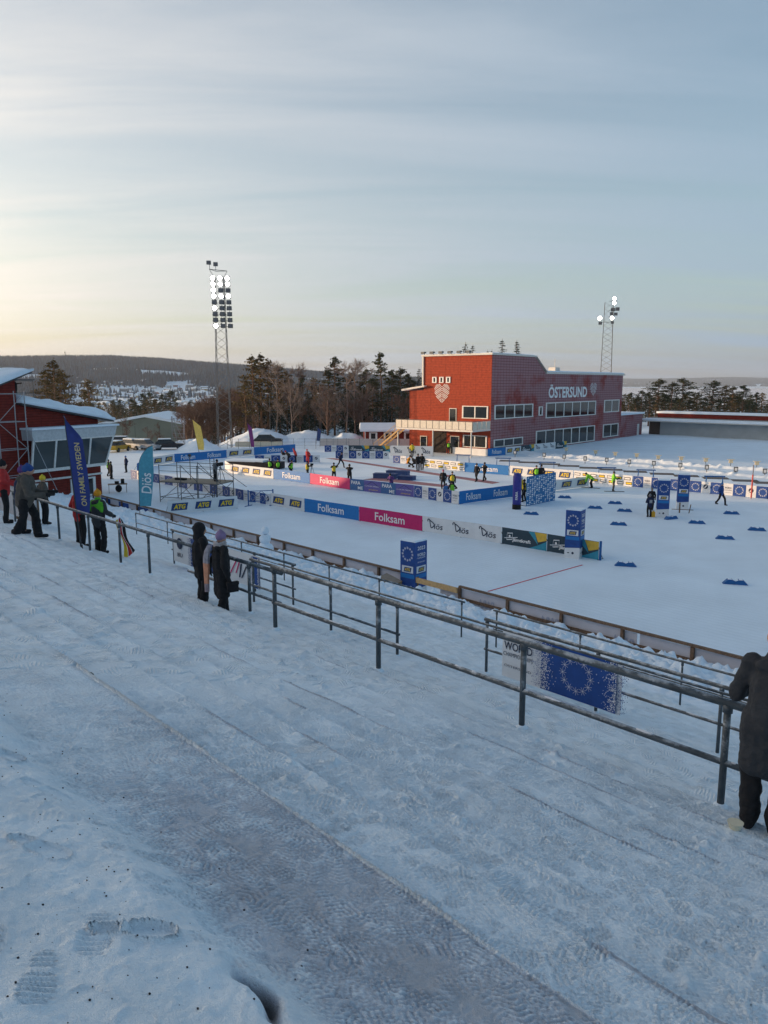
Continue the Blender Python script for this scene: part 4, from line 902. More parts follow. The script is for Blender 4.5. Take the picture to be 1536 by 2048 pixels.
# back rows
B('logos', P(845, 935), P(929, 943), 1.0, 'sunlit white banner full of small dark logos, left of the cyan banner', 6)
B('fb', P(929, 944), P(1017, 951), 1.0, 'cyan blue banner with white serif name behind two skiers', 1)
B('atg', P(1019, 951), P(1146, 962), 1.0, 'sunlit white banner with big yellow logos behind the logo wall', 4)
B('logos', P(1147, 962), P(1264, 974), 1.0, 'sunlit white banner full of small dark logos behind green vests', 7)
B('ev', P(1265, 974), P(1420, 988), 1.0, 'blue and white event banner behind the pair of tall columns', 4)
B('ev', P(1420, 988), P(1560, 1001), 1.0, 'blue and white event banner behind the walking person', 3)
B('atg', P(1085, 985), P(1178, 973), 0.9, 'angled white banner with yellow logos beside the logo wall', 3)
B('ev', P(649, 904), P(697, 904), 0.9, 'small event banner at the far entrance', 2)
B('jk', P(697, 904), P(780, 905), 0.9, 'far dark slate banner with yellow corners before the red cabin', 2)
B('dios', P(781, 911), P(866, 913), 1.3, 'far tall white banner with swash-letter names before the stair', 3)
B('ev', P(671, 917), P(778, 918), 0.95, 'far lower blue and white event banner on the loop', 4)
B('ev', P(786, 926), P(812, 928), 0.9, 'short event banner beside the kneeling group', 1)
B('fb', P(349, 925), P(454, 916), 1.0, 'far blue banner with two white serif names below the mast', 2)
B('atg', P(454, 916), P(508, 911), 1.0, 'far white banner with two yellow logos between blue banners', 2)
B('fb', P(508, 911), P(591, 904), 1.05, 'far blue banner with one white serif name beside the red suited skiers', 1)
B('atg', P(305, 932), P(349, 925), 1.0, 'far left white banner with two yellow logos on the bend', 2)
B('fb', P(275, 945), P(305, 932), 0.95, 'blue end banner on the bend near the teal flag', 1)
B('ev', P(510, 925), P(640, 925), 0.85, 'low blue and white event banner behind the bent athletes', 4)
B('fb', P(975, 913), P(1011, 910), 1.0, 'small blue banner with white serif name at the building corner', 1)
B('atg', P(1011, 910), P(1042, 906.5), 1.0, 'small white banner with yellow logos under the frosted wall', 2)
B('jk', P(1042, 906.5), P(1068, 903), 1.0, 'small slate banner under the frosted wall, left of white one', 1)
B('dios', P(1068, 903), P(1111, 898), 1.0, 'small white swash-letter banner under the lower window row', 3)
B('jk', P(1111, 898), P(1133, 896), 1.0, 'small slate banner ending the row under the lower windows', 1)
B('plain', P(905, 908), P(975, 913), 0.9, 'plain white windbreak sheet before the building entrance', 1)

# banners hanging on the stand rails (cloth with printed parts)
def rail_banner(label, u0, u1, v, top, h, parts):
    z = STAND_Z0 - SLOPE * v + top - h
    t_ = thing('event_banner', label, 'banner', UV(u0, v - 0.05, z), STAND_ANG)
    cloth('cloth', u1 - u0, h, B_WHITE, t_, 0, 0, 0.012, 77, nx=30); parts(t_, u1 - u0, h); return t_
def splat(t_, x0, x1, h, seed, edge=0.2, n=900):
    """blue field with a sprayed, snow-flecked edge"""
    nx, nz = 34, 14; r_ = random.Random(seed); q = MB()
    rect(t_, x0, x1, 0.015, h - 0.015, B_EU, y=-0.020)
    for k in range(n):
        s_ = r_.uniform(0.004, 0.014); e = abs(r_.gauss(0, edge * 0.55)); x = (x0 - e) if r_.random() < .5 else (x1 + e); z = r_.uniform(0.03, h - 0.03)
        if abs(e) > edge: continue
        s_ *= .6; q.add([(x - s_, -0.021, z), (x, -0.021, z - s_), (x + s_, -0.021, z), (x, -0.021, z + s_)], [(0, 1, 2, 3)])
    q.build('spray', B_EU, t_)['kind'] = 'stuff'
    q = MB()
    for k in range(n):
        s_ = r_.uniform(0.004, 0.018); e = abs(r_.gauss(0, edge * 0.5)); x = (x0 + e) if r_.random() < .5 else (x1 - e); z = r_.uniform(0.03, h - 0.03)
        if x < x0 or x > x1: continue
        s_ *= .6; q.add([(x - s_, -0.024, z), (x, -0.024, z - s_), (x + s_, -0.024, z), (x, -0.024, z + s_)], [(0, 1, 2, 3)])
    q.build('snow_fleck', INK_W, t_)['kind'] = 'stuff'
def pb1(t_, w, h):
    splat(t_, w * .36, w * .97, h, 3)
    text(t_, 'PARA NORDIC SKIING', INK_N, w * .15, h * .86, w * .26, h * .07, -0.02); text(t_, 'WORLD', INK_N, w * .15, h * .68, w * .26, h * .17, -0.02, 0.015)
    text(t_, 'CHAMPIONSHIPS', INK_N, w * .15, h * .50, w * .27, h * .085, -0.02); text(t_, 'ÖSTERSUND', INK_N, w * .15, h * .26, w * .25, h * .06, -0.02)
    star_ring(t_, w * .66, h * .5, h * .30, y=-0.028, rs=.16, sw=.05)
rail_banner('large white and blue event banner with star ring on the lower rail', -8.05, -5.75, 10.35, 0.95, 0.86, pb1)
def pb2(t_, w, h):
    splat(t_, w * .22, w * .56, h, 5, 0.12); splat(t_, w * .93, w * .995, h, 6, 0.05); star_ring(t_, w * .42, h * .5, h * .26, y=-0.028)
    q = MB(); q.ball((w * .09, -0.022, h * .68), (h * .2, 0.004, h * .2), 14, 7); q.build('round_emblem', INK_N, t_); text(t_, 'IBU', INK_N, w * .09, h * .28, w * .08, h * .14, -0.022, 0.01, 0.3)
    q = MB(); q.bar((w * .70, -0.022, h * .25), (w * .78, -0.022, h * .8), 0.004, 0.04); q.bar((w * .76, -0.022, h * .3), (w * .80, -0.022, h * .7), 0.004, 0.04); q.build('ski_emblem', B_PINK, t_)
    q = MB(); q.bar((w * .80, -0.022, h * .2), (w * .82, -0.022, h * .65), 0.004, 0.05); q.bar((w * .82, -0.022, h * .2), (w * .87, -0.022, h * .6), 0.004, 0.04); q.build('ski_emblem', INK_N, t_)
rail_banner('white banner with round emblem and dark blue spray on the stand rail', -20.0, -15.6, 10.35, 0.95, 0.82, pb2)

# ------------------------------------------------------------------ timber fence along the track with banner sheets behind it
FV = 23.0
ft = thing('timber_fence', 'weathered timber post and rail fence between snow heaps and track', 'fence', UV(-57, FV, 0), STAND_ANG)
FL = 68.6; x = 0.0; k = 0
while x < FL:
    q = MB(); q.box(x - 0.055, x + 0.055, -0.05, 0.05, -0.4, 1.12); q.build('post', WOOD, ft)
    if x + 2.45 <= FL and not (33.6 < x + 1 < 36.0):
        q = MB(); q.box(x + 0.002, x + 2.448, -0.09, 0.03, 1.124, 1.20); q.build('top_rail', WOOD, ft)
        q = MB(); q.box(x + 0.06, x + 2.39, -0.045, -0.005, 0.60, 0.72); q.build('mid_rail', WOOD, ft)
    x += 2.45; k += 1
pl = MB(); pl.box(34.35, 36.7, -0.14, -0.06, 0.88, 1.10); pl.build('plywood_board', PLY, ft)
VIOLET = mat('sheet_back', (0.56, 0.56, 0.62), 0.65, var=0.06, vscale=2.0)
GHOST = mat('show_through_print', (0.66, 0.66, 0.70), 0.7, var=0)
GHOST_B = mat('show_through_blue', (0.36, 0.40, 0.52), 0.7, var=0)
for i, (a, b_, mirror, lb) in enumerate([(-56.5, -46.5, 0, 'pale sheet with blue prints on the fence, behind the teal flag'), (-46.4, -34, 0, 'blank violet-white sheet on the fence behind the couple'), (-33.9, -23.2, 0, 'blank violet-white sheet on the fence left of the cardboard box'),
                                       (-21.4, -12.4, 1, 'violet-white sheet with mirrored show-through lettering on the fence'), (-12.3, 10.5, 0, 'plain pinkish sheet on the fence behind the grey coat')]):
    t_ = thing('fence_sheet', lb, 'banner', UV(a, FV + 0.07, 0.04), STAND_ANG); w = b_ - a
    cloth('cloth', w, 1.02, VIOLET, t_, 0, 0, 0.012, 40 + i)
    if mirror:
        for k in range(3):
            c_ = w * (k + .5) / 3; text(t_, 'HITTA DIN TRÄNING', GHOST_B, c_ - w * .04, 0.55, w * .16, 0.16, -0.02, 0.012, mirror=True); text(t_, 'PARA', GHOST_B, c_ + w * .11, 0.62, w * .09, 0.34, -0.02, 0.02, mirror=True)
    if i == 0:
        for k in range(3): rect(t_, w * (.08 + .3 * k), w * (.24 + .3 * k), 0.02, 1.0, B_EU, y=-0.02)
m = MB(); m.box(-0.42, 0.42, -0.2, 0.2, -0.16, 0.16); m.box(0.425, 0.44, -0.2, 0.2, -0.16, 0.16, 1)
cb = m.build('cardboard_box', [mat('cardboard_grey', (0.30, 0.25, 0.20), 0.9), mat('cardboard_side', (0.30, 0.20, 0.10), 0.9)]); cb.location = UV(-23.6, 22.3, bankz(-23.6, 22.3) + 0.2); cb.rotation_euler = (0.1, 0.28, STAND_ANG + 0.2)
tag(cb, 'tilted cardboard box lying on the snow heap by the fence', 'box')
# snowman on the bank
sx = thing('snowman', 'rough snowman standing on the snow heap by the fence', 'snowman', UV(-32.6, 21.9, bankz(-32.6, 21.9) - 0.1), 0.4)
for z_, r_, nm in ((0.28, 0.42, 'base_ball'), (0.82, 0.30, 'body_ball'), (1.24, 0.21, 'head_ball')):
    q = MB(); q.ball((0.02 * r_, 0, z_), (r_, r_ * .95, r_ * .9), 16, 10)
    q.v = [tuple(Vector(p) * (1 + 0.16 * (float(vn(np.array([p[0] * 7 + z_ * 5]), np.array([p[2] * 7 + p[1] * 5]), 3)[0]) - .5))) for p in q.v]; q.build(nm, SNOW, sx, True)

# ------------------------------------------------------------------ red line, carpets, mats, markers
def strip(name, label, pts, mt, cat, z=0.006):
    q = MB(); q.add([(p.x, p.y, z) for p in pts], [(0, 1, 2, 3)]); q.add([(p.x, p.y, z - 0.004) for p in pts], [(3, 2, 1, 0)]); o = q.build(name, mt); tag(o, label, cat); return o
la, lb_ = P(976, 1183), P(1165, 1130); nn_ = (lb_ - la).normalized().cross(Vector((0, 0, 1))) * 0.05
strip('finish_line', 'thin red line across the snow between the two front columns', [la - nn_, lb_ - nn_, lb_ + nn_, la + nn_], mat('red_dye', (0.55, 0.06, 0.09), 0.8), 'line')
CARP = mat('rose_carpet', (0.34, 0.17, 0.19), 0.9, var=0.2)
strip('carpet', 'long rose carpet strip crossing the loop to the skier', [P(650, 916.5), P(668, 916.5), P(1000, 965), P(985, 968)], CARP, 'carpet', 0.012)
strip('carpet', 'wide rose carpet strip by the blue podium blocks', [P(726, 959), P(760, 955), P(900, 971), P(893, 975)], CARP, 'carpet', 0.016)
for i, (x0, x1, y_, hh_) in enumerate([(746, 790, 957, 0.5), (772, 815, 953, 0.6), (795, 825, 960, 0.4)]):
    a, b_ = P(x0, y_), P(x1, y_ + 1.5); d = b_ - a
    q = MB(); q.box(0, d.length, 0, 1.0, 0, hh_ - 0.06); q.box(-0.03, d.length + 0.03, -0.03, 1.03, hh_ - 0.056, hh_); o = q.build('podium_block', B_NAVY); o.location = a; o.rotation_euler = (0, 0, math.atan2(d.y, d.x))
    tag(o, ['low navy podium block, left of three', 'tallest navy podium block at the rear of the three', 'lowest navy podium block, end of the three by the carpet'][i], 'podium')
MATM = mat('grey_mat', (0.10, 0.10, 0.105), 0.9)
mats_px = [(1019, 922), (1058, 925), (1099, 928.5), (1137, 932), (1181, 936), (1222, 939.5), (1270, 943.5), (1324, 948), (1372, 952), (1431, 956.5), (1490, 961.5), (1535, 966)]
for p in mats_px:
    c_ = P(*p); q = MB(); q.box(-1.2, 1.2, -0.85, 0.85, 0.0, 0.03); q.box(-1.1, 1.1, -0.75, 0.75, 0.031, 0.04); o = q.build('shooting_mat', MATM); o.location = c_; o.rotation_euler = (0, 0, -0.25); tag(o, 'flat dark grey shooting mat on the snow of the range', 'mat', 'row of shooting mats')
blocks = [(1230, 1007.6, 1), (1190, 1017, 0), (1249, 1023, 0), (1237, 1050, 0), (1342, 1038, 2), (1394, 1047, 0), (1463, 1028, 0), (1514, 1061, 0), (1450, 1078, 0), (1251, 1132, 0), (1470, 1168, 0), (1129, 996, 0), (1062, 1029, 0)]
bm = MB(); bm.prism([(-0.55, 0), (0.55, 0), (0.34, 0.22), (0.14, 0.22), (0.0, 0.15), (-0.14, 0.22), (-0.34, 0.22)], -0.16, 0.16)
bme = bm.mesh('marker', BLUE_F); snm = MB(); snm.prism([(-0.33, 0.221), (-0.15, 0.221), (0.0, 0.151), (0.15, 0.221), (0.33, 0.221), (0.30, 0.245), (0.02, 0.19), (-0.3, 0.245)], -0.12, 0.12); snme = snm.mesh('snow_cap', SNOW)
for p in blocks:
    t_ = thing('track_marker', 'low blue wedge track marker lying on the snow', 'track marker', P(p[0], p[1]), -0.28 if p[2] != 2 else 0.5, 'blue track markers'); obj('wedge', bme, t_); obj('snow_cap', snme, t_)
# range stands: pale boxes on posts and dark boxes nearer
ob = MB(); ob.tube([(0, 0, -0.1), (0, 0, 0.5)], 0.04, 6); obm = ob.mesh('post', STEEL)
yb_ = MB(); yb_.box(-0.2, 0.2, -0.15, 0.15, 0.45, 0.82); ybm = yb_.mesh('housing', mat('cream_box', (0.62, 0.54, 0.36), 0.6)); cap = MB(); cap.box(-0.38, 0.36, -0.2, 0.2, 0.823, 0.88); capm = cap.mesh('lid', mat('cream_lid', (0.70, 0.62, 0.48), 0.6))
db = MB(); db.box(-0.2, 0.2, -0.1, 0.1, 0.35, 0.85); dbm = db.mesh('housing', mat('slate_box', (0.10, 0.11, 0.12), 0.6)); fc = MB(); fc.box(-0.12, 0.12, -0.115, -0.102, 0.45, 0.75); fcm = fc.mesh('number_plate', WHITE_P)
for p in [(1132, 908), (1191, 914), (1230, 918), (1273, 921), (1316, 925), (1362, 928), (1411, 931), (1461, 934), (1513, 938)]:
    t_ = thing('lane_box', 'small cream box with lid on a post along the range', 'range box', P(*p), -0.3, 'cream boxes along the range'); obj('post', obm, t_); obj('housing', ybm, t_); obj('lid', capm, t_)
for p in [(1030, 914), (1088, 919), (1128, 923), (1170, 927), (1213, 930), (1258, 934), (1307, 937), (1360, 941), (1413, 945.5), (1471, 950), (1529, 954)]:
    t_ = thing('lane_number_box', 'small dark number box on a short post behind the shooting mats', 'number box', P(*p), -0.3, 'dark number boxes behind the mats'); obj('post', obm, t_); obj('housing', dbm, t_); obj('number_plate', fcm, t_)
# snow ridge on the range
ridge_pts = [(1130, 910), (1316, 928), (1560, 946)]
for i, (x0, y0, x1, y1, h_) in enumerate([(1010, 905, 1560, 944, 0.35), (1060, 912, 1560, 958, 0.22)]):
    a, b_ = P(x0, y0), P(x1, y1); d = b_ - a; ln = d.length; uu = np.linspace(0, ln, 260); ww = np.linspace(-1.3, 1.3, 16); G, K = np.meshgrid(uu, ww, indexing='ij')
    zz_ = h_ * np.exp(-(K / 0.6) ** 2) * (0.55 + 0.9 * fbm(G * .5, K, 200 + i, 3)) + 0.22 * np.clip(fbm(G * 1.8, K * 1.8, 210 + i, 3) - .45, 0, 1) * np.exp(-(K / 1.0) ** 2) * 2 - 0.04
    o = obj('snow_ridge', np_mesh('snow_ridge', np.stack([G, K, zz_], -1).reshape(-1, 3), grid_quads(260, 16), SNOW)); o.location = a; o.rotation_euler = (0, 0, math.atan2(d.y, d.x)); tag(o, kind='structure')
# blue trestles for rifles and skis
def trestle(p, rz, label, hgt=0.85):
    t_ = thing('rifle_trestle', label, 'trestle', P(*p), rz, 'blue trestles along the range')
    q = MB(); q.box(-0.9, 0.9, -0.09, 0.09, hgt - 0.05, hgt + 0.05); q.build('beam', BLUE_F, t_)
    for s_ in (-0.7, 0.7):
        for y in (-0.28, 0.28): q = MB(); q.bar((s_, 0, hgt - 0.05), (s_ * 1.05, y, 0), 0.05); q.build('leg', BLUE_F, t_)
for p in [(926, 925), (1006, 932), (1094, 941), (1212, 962), (1291, 958), (1428, 972)]: trestle(p, -0.2, 'blue trestle bench standing by the shooting range', 1.3 if p[0] == 1212 else 0.9)

# ------------------------------------------------------------------ square advertising columns
def column(p, label, rz, hgt=2.62, w=0.82):
    t_ = thing('event_column', label, 'column', p, rz)
    q = MB(); q.box(-w / 2, w / 2, -w / 2, w / 2, 0.0, hgt); q.build('body', B_EU, t_)
    q = MB(); q.box(-w / 2 + .01, w / 2 - .01, -w / 2 + .01, w / 2 - .01, hgt + .003, hgt + 0.07); q.build('snow_cap', SNOW, t_)
    q = MB(); e_2 = w / 2 + 0.006
    for a in range(4): 
        r_ = Matrix.Rotation(a * PI / 2, 3, 'Z'); q.add([tuple(r_ @ Vector(v_)) for v_ in ((-e_2, -e_2, 0.0), (e_2, -e_2, 0.0), (e_2, -e_2, 0.62), (-e_2, -e_2, 0.55))], [(0, 1, 2, 3)])
    q.build('white_base', B_WHITE, t_)
    for s_, face in ((0, 'front'), (PI / 2, 'side')):
        f_ = obj('printed_face', MB().add([(-w * .45, -e_2, 1.02), (w * .45, -e_2, 1.02), (w * .45, -e_2, 1.2), (-w * .45, -e_2, 1.2)], [(0, 1, 2, 3)]).mesh('printed_face', B_BLUE), t_, rot=(0, 0, s_))
        rect(f_, -w * .38, w * .38, 1.26, 1.56, B_WHITE, y=-e_2 - .004); rect(f_, -w * .26, w * .22, 1.30, 1.50, B_NAVY, y=-e_2 - .008, sk=0.05); text(f_, 'ATG', INK_Y, 0, 1.40, w * .38, .13, -e_2 - .012, .04, .2)
        if face == 'front': star_ring(f_, 0, 2.08, w * .33, y=-e_2 - .008)
        else:
            text(f_, '2023', INK_W, 0, 2.35, w * .62, .16, -e_2 - .008, .01); text(f_, 'WORLD', INK_W, 0, 2.06, w * .66, .14, -e_2 - .008, .015); text(f_, 'CHAMPIONSHIPS', INK_W, 0, 1.92, w * .68, .06, -e_2 - .008); text(f_, 'ÖSTERSUND', INK_W, 0, 1.74, w * .62, .06, -e_2 - .008)
        q = MB(); q.ball((w * .05, -e_2 - .002, .3), (.07, .004, .07), 8, 5); q.ball((-w * .25, -e_2 - .002, .3), (.06, .004, .03), 8, 5); q.build('emblem', INK_N, f_)
column(Vector((1.29, 32.7, 0)), 'tall blue square column rising right behind the plywood fence board', -0.72)
column(P(1148, 1114), 'tall blue square column at the right end of the front banner row', -0.55)
column(P(1324, 1033), 'tall blue square column beside two people in blue', -0.28)
column(P(1364, 1018), 'tall blue square column further back with crossed stakes at its foot', -0.30)
cs_ = thing('crossed_stakes', 'two wooden stakes with a cross bar at the foot of a column', 'stakes', P(1366, 1026), -0.3); m = MB(); m.bar((-.25, 0, 0), (-.25, 0, .75), .09); m.bar((.4, 0, 0), (.5, 0, .65), .06); m.bar((-.8, 0, .25), (.7, 0, .25), .04); m.build('stake', WOOD, cs_)
# inflatable column and logo wall
ic = thing('inflatable_column', 'slim round dark blue inflatable column with black foot', 'inflatable', P(1033, 1018), -0.25)
m = MB(); m.tube([(0, 0, 0.36), (0, 0, 0.4), (0, 0, 2.5), (0, 0, 2.68), (0, 0, 2.72)], [.30, .32, .32, .26, .05], 20); m.build('tube', mat('inflatable_blue', (0.03, 0.03, 0.24), 0.35), ic, True)
m = MB(); m.tube([(0, 0, 0), (0, 0, 0.36)], .33, 20); m.build('foot', BLACK, ic, True)
tx = text(ic, 'PARA', INK_W, 0.0, 1.05, .62, .2, -0.325, .02); tx.rotation_euler = (PI / 2, -PI / 2, 0)
a, b_ = P(1053, 1013), P(1110, 1001); d = b_ - a
lwl = thing('logo_wall', 'blue interview wall covered with small white logos', 'backdrop', a, math.atan2(d.y, d.x)); w = d.length
m = MB(); m.box(0, w, 0, .06, .02, 2.3); m.build('board', mat('board_blue', (0.02, 0.15, 0.36), .6), lwl)
q = MB(); r_ = random.Random(4)
for i in range(13):
    for j in range(15):
        if r_.random() < .18: continue
        x0, z0 = w * (i + .12) / 13, .08 + 2.2 * j / 15; kind_ = (i * 2 + j) % 3
        if kind_ == 0: q.box(x0, x0 + w / 13 * .72, -.006, -.002, z0, z0 + .09)
        elif kind_ == 1: q.box(x0, x0 + w / 13 * .6, -.006, -.002, z0 + .03, z0 + .06); q.box(x0, x0 + w / 13 * .14, -.006, -.002, z0 + .064, z0 + .12)
        else: q.box(x0 + .02, x0 + w / 13 * .45, -.006, -.002, z0, z0 + .10)
lgo = q.build('logo_print', INK_W, lwl); lgo['kind'] = 'stuff'
for x in (.1, w - .1): q = MB(); q.bar((x, .07, 1.8), (x, .9, 0), .04); q.bar((x, .07, .02), (x, .9, .02), .04); q.build('prop', DKSTEEL, lwl)

# ------------------------------------------------------------------ beach flags
def feather(label, base, hgt, wd, mt, lean, rz, words=None, ink=INK_W, z_cloth=0.28, blade=False):
    """blade: straight pole with a slanted top edge; otherwise the pole arcs over at the top"""
    t_ = thing('feather_flag', label, 'flag', base, rz); n_ = 30; q = MB(); pole = []
    for i in range(n_ + 1):
        s_ = i / n_; b2 = 0 if blade else max(0, (s_ - .62) / .38)
        pole.append((lean * s_ * hgt + wd * .97 * b2 ** 2.4, 0, hgt * (s_ - .06 * b2 ** 3)))
    q.tube(pole, [.024 - .015 * i / n_ for i in range(n_ + 1)], 6); q.build('pole', DKSTEEL, t_, True)
    nx = 7; V_ = []; F_ = []; rows = 0
    for i in range(n_ + 1):
        s_ = i / n_
        if s_ < z_cloth: continue
        f_ = (s_ - z_cloth) / (1 - z_cloth); p = pole[i]; rx = lean * s_ * hgt + wd * (.78 + .22 * min(1, f_ * 2)); zr = p[2]
        if blade: rx = p[0] + wd * min(1, .8 + f_) * min(1, max(.02, (1 - f_) / .22)); zr = p[2] - .06
        rx = max(rx, p[0] + .01); rows += 1
        for j in range(nx + 1):
            g_ = j / nx; V_.append((p[0] + (rx - p[0]) * g_, (.05 * math.sin(g_ * 4.2 + s_ * 7) + .02 * math.sin(s_ * 23)) * g_, p[2] + (zr - p[2]) * g_))
    for i in range(rows - 1):
        for j in range(nx): o_ = i * (nx + 1) + j; F_.append((o_, o_ + 1, o_ + nx + 2, o_ + nx + 1))
    q = MB(); q.add(V_, F_); q.build('flag_cloth', mt, t_, True)
    if words:
        s_, zc, ln, hh_, xo = words; tx_ = text(t_, s_, ink, lean * zc * hgt + wd * xo, hgt * zc, ln, hh_, -.085, .01, .12); tx_.rotation_euler = (PI / 2, -PI / 2 + math.atan(lean), 0)
    q = MB(); q.tube([(0, 0, -.1), (0, 0, .25)], .035, 8); q.build('ground_spike', DKSTEEL, t_); return t_
zf_ = stand_z(-19.4, 7.0)
feather('tall dark blue feather flag with gold lettering tied to the stand rail', UV(-19.35, 7.42, zf_ - .25), 3.55, .38, mat('flag_royal', (0.025, 0.045, 0.22), .6), -0.06, 0.15, ('ON FAMILY SWEDEN', .58, 1.6, .13, .62), mat('gold_print', (0.62, 0.50, 0.22), .6, var=0), .30, True)
feather('teal feather flag with white swash name planted in the snow heap', P(280, 1040, .8) + Vector((0, 0, -.15)), 5.2, .92, mat('flag_teal', (0.08, 0.31, 0.41), .6), .02, 0.1, ('Diös', .48, 1.3, .62, .52), INK_W, .20)
feather('yellow feather flag standing behind the far blue banner', P(398, 906), 4.6, .95, mat('flag_yellow', (0.72, 0.52, 0.12), .6), -.16, 0.0, None, INK_W, .1, True)
feather('purple feather flag before the broad snow pile', P(503, 899), 3.9, .55, mat('flag_purple', (0.20, 0.03, 0.17), .6), -.13, 0.2, None, INK_W, .1, True)
feather('blue and yellow feather flag at the far snow pile', P(632, 888), 2.6, .6, mat('flag_blue_far', (0.03, 0.07, 0.2), .6), .12, 0.2, None, INK_W, .2, True)

# ------------------------------------------------------------------ camera platform on scaffold
pc = P(400, 1003); sp_ = thing('camera_platform', 'tube scaffold camera platform with plank deck and guard rails', 'scaffold', pc, -0.35)
m = MB()
xs4, ys2 = (-2.9, -0.9, 0.6, 2.4), (-1.2, 1.2)
for x in xs4:
    for y in ys2: m.tube([(x, y, -.05), (x, y, (2.2 if -2.5 < x < 1.5 else 3.0))], .032, 6)
for y in ys2:
    for z in (.4, 1.6): m.bar((-2.9, y, z), (2.4, y, z), .045)
    m.bar((-2.9, y, 2.95), (2.4, y, 2.95), .04); m.bar((-2.9, y, 2.5), (2.4, y, 2.5), .035); m.bar((-.9, y, 1.6), (-.9, y, 3.0), .045); m.bar((.6, y, 1.6), (.6, y, 3.0), .045)
    m.bar((-2.9, y, .1), (-.9, y, 1.6), .035); m.bar((-.9, y, 1.6), (.6, y, .1), .035); m.bar((.6, y, .1), (2.4, y, 1.6), .035); m.bar((-.9, y, 3.0), (.6, y, 1.75), .035); m.bar((.6, y, 3.0), (3.6, y, 1.2), .035)
for x in xs4: m.bar((x, -1.2, 1.6), (x, 1.2, 1.6), .045); m.bar((x, -1.2, .4), (x, 1.2, .4), .04)
m.build('tubes', STEEL, sp_)
for k in range(6): q = MB(); q.box(-2.95, 2.45, -1.18 + k * .4, -.80 + k * .4, 1.63, 1.69); q.build('deck_plank', mat('deck_ply', (0.30, 0.25, 0.19), .8), sp_)
m = MB(); m.bar((.35, 1.3, 0), (.2, 1.3, 3.4), .04); m.bar((.75, 1.3, 0), (.6, 1.3, 3.4), .04)
for k in range(11): m.bar((.36, 1.3, .3 + k * .28), (.70, 1.3, .3 + k * .28), .03)
m.build('ladder', STEEL, sp_)
m = MB(); m.tube([(-1.0, .3, 1.69), (-1.0, .3, 3.6)], .03, 6); m.box(-1.08, -.92, .2, .4, 3.55, 3.75); m.build('microphone_pole', DKSTEEL, sp_)
m = MB(); m.box(-2.1, -1.2, -.3, .1, 1.695, 1.85); m.build('equipment_bag', BLACK, sp_)
# blue track gate and table with monitor
gt = thing('track_gate', 'blue tubular gate across the track beside the camera platform', 'gate', P(497, 1012), 0.25); m = MB()
for x in (0, 1.9): m.bar((x, 0, 0), (x, 0, 1.25), .09); m.bar((x - .3, -.35, .02), (x + .3, .35, .02), .06)
for z in (.35, 1.15): m.bar((0, 0, z), (1.9, 0, z), .05)
m.bar((0, 0, .35), (1.0, 0, 1.15), .04); m.bar((1.0, 0, 1.15), (1.9, 0, .35), .04); m.build('gate_frame', BLUE_F, gt)
tb = thing('folding_table', 'folding table with monitors and cables beside the red house', 'table', P(236, 985), 0.35); m = MB(); m.box(-.8, .8, -.4, .4, .72, .76); m.build('tabletop', mat('table_wood', (0.2, 0.14, 0.1), .7), tb)
for x in (-.72, .72):
    for y in (-.33, .33): q = MB(); q.bar((x, y, 0), (x, y, .72), .035); q.build('leg', STEEL, tb)
mn = thing('monitor', 'black monitor and rucksack on the folding table', 'monitor', P(236, 985) + Vector((.15, .1, .76)), .35); m = MB(); m.box(.1, .4, -.05, .05, .0, .42); m.box(-.4, -.05, -.15, .15, 0, .22); m.build('screen', BLACK, mn); m = MB(); m.ball((-.1, 0, -.42), (.28, .2, .33), 10, 8); m.build('bag', BLACK, mn, True)
# timing pit behind the middle row
tp = thing('timing_pit', 'dark sunken timing booth roofed with snow behind logo banner', 'booth', P(502, 938), -.28); m = MB(); m.box(-3.0, 3.2, 0, 2.0, .0, .75); m.build('wall', mat('pit_dark', (0.03, 0.025, 0.025), .9), tp); m = MB(); m.box(-3.2, 1.4, .1, 2.3, .755, .95); m.build('roof_snow', SNOW_ROOF, tp); m = MB(); m.bar((3.3, -.2, 0), (3.3, -.2, .85), .06); m.bar((0.6, -.25, .8), (3.3, -.25, .72), .05); m.build('rail', DKSTEEL, tp)

# ------------------------------------------------------------------ small litter
sb = MB(); sb.tube([(0, 0, 0), (0, 0, .055)], [.045, .066], 14); cupo = sb.build('paper_bowl', mat('paper', (0.62, 0.58, 0.44), .8)); cu_, cv_ = -2.36, 6.22; cupo.location = UV(cu_, cv_, stand_z(cu_, cv_) + .01); tag(cupo, 'small cream paper bowl on the snow by the grey coat', 'bowl')
sb = MB(); sb.box(-.02, .02, -.02, .02, 0, .04); sb.tube([(0, 0, .04), (0, 0, .052)], .017, 8); bo = sb.build('bottle_cap', mat('dark_green', (0.01, 0.025, 0.025), .5)); bo.location = UV(-6.3, 2.42, stand_z(-6.3, 2.42) + .01); tag(bo, 'small dark green lid lying on the trampled snow', 'litter')
gr = MB(); r_ = random.Random(9)
for k in range(420):
    u_, v_ = r_.uniform(-6.5, -1.2), r_.uniform(.55, 1.7)
    if v_ > 1.3 and r_.random() < .6: continue
    s_ = r_.uniform(.002, .0065); i_ = min(np.searchsorted(us, u_), len(us) - 1); j_ = min(np.searchsorted(vs_, v_), len(vs_) - 1); gr.ball((u_, v_, float(Zs[i_, j_]) + s_ * .4), (s_, s_ * .8, s_ * .6), 5, 3)
go_ = gr.build('grit', mat('grit', (0.03, 0.03, 0.035), .9), rot=(0, 0, STAND_ANG)); tag(go_, 'dark grit scattered over the loose snow', 'grit', kind='stuff')
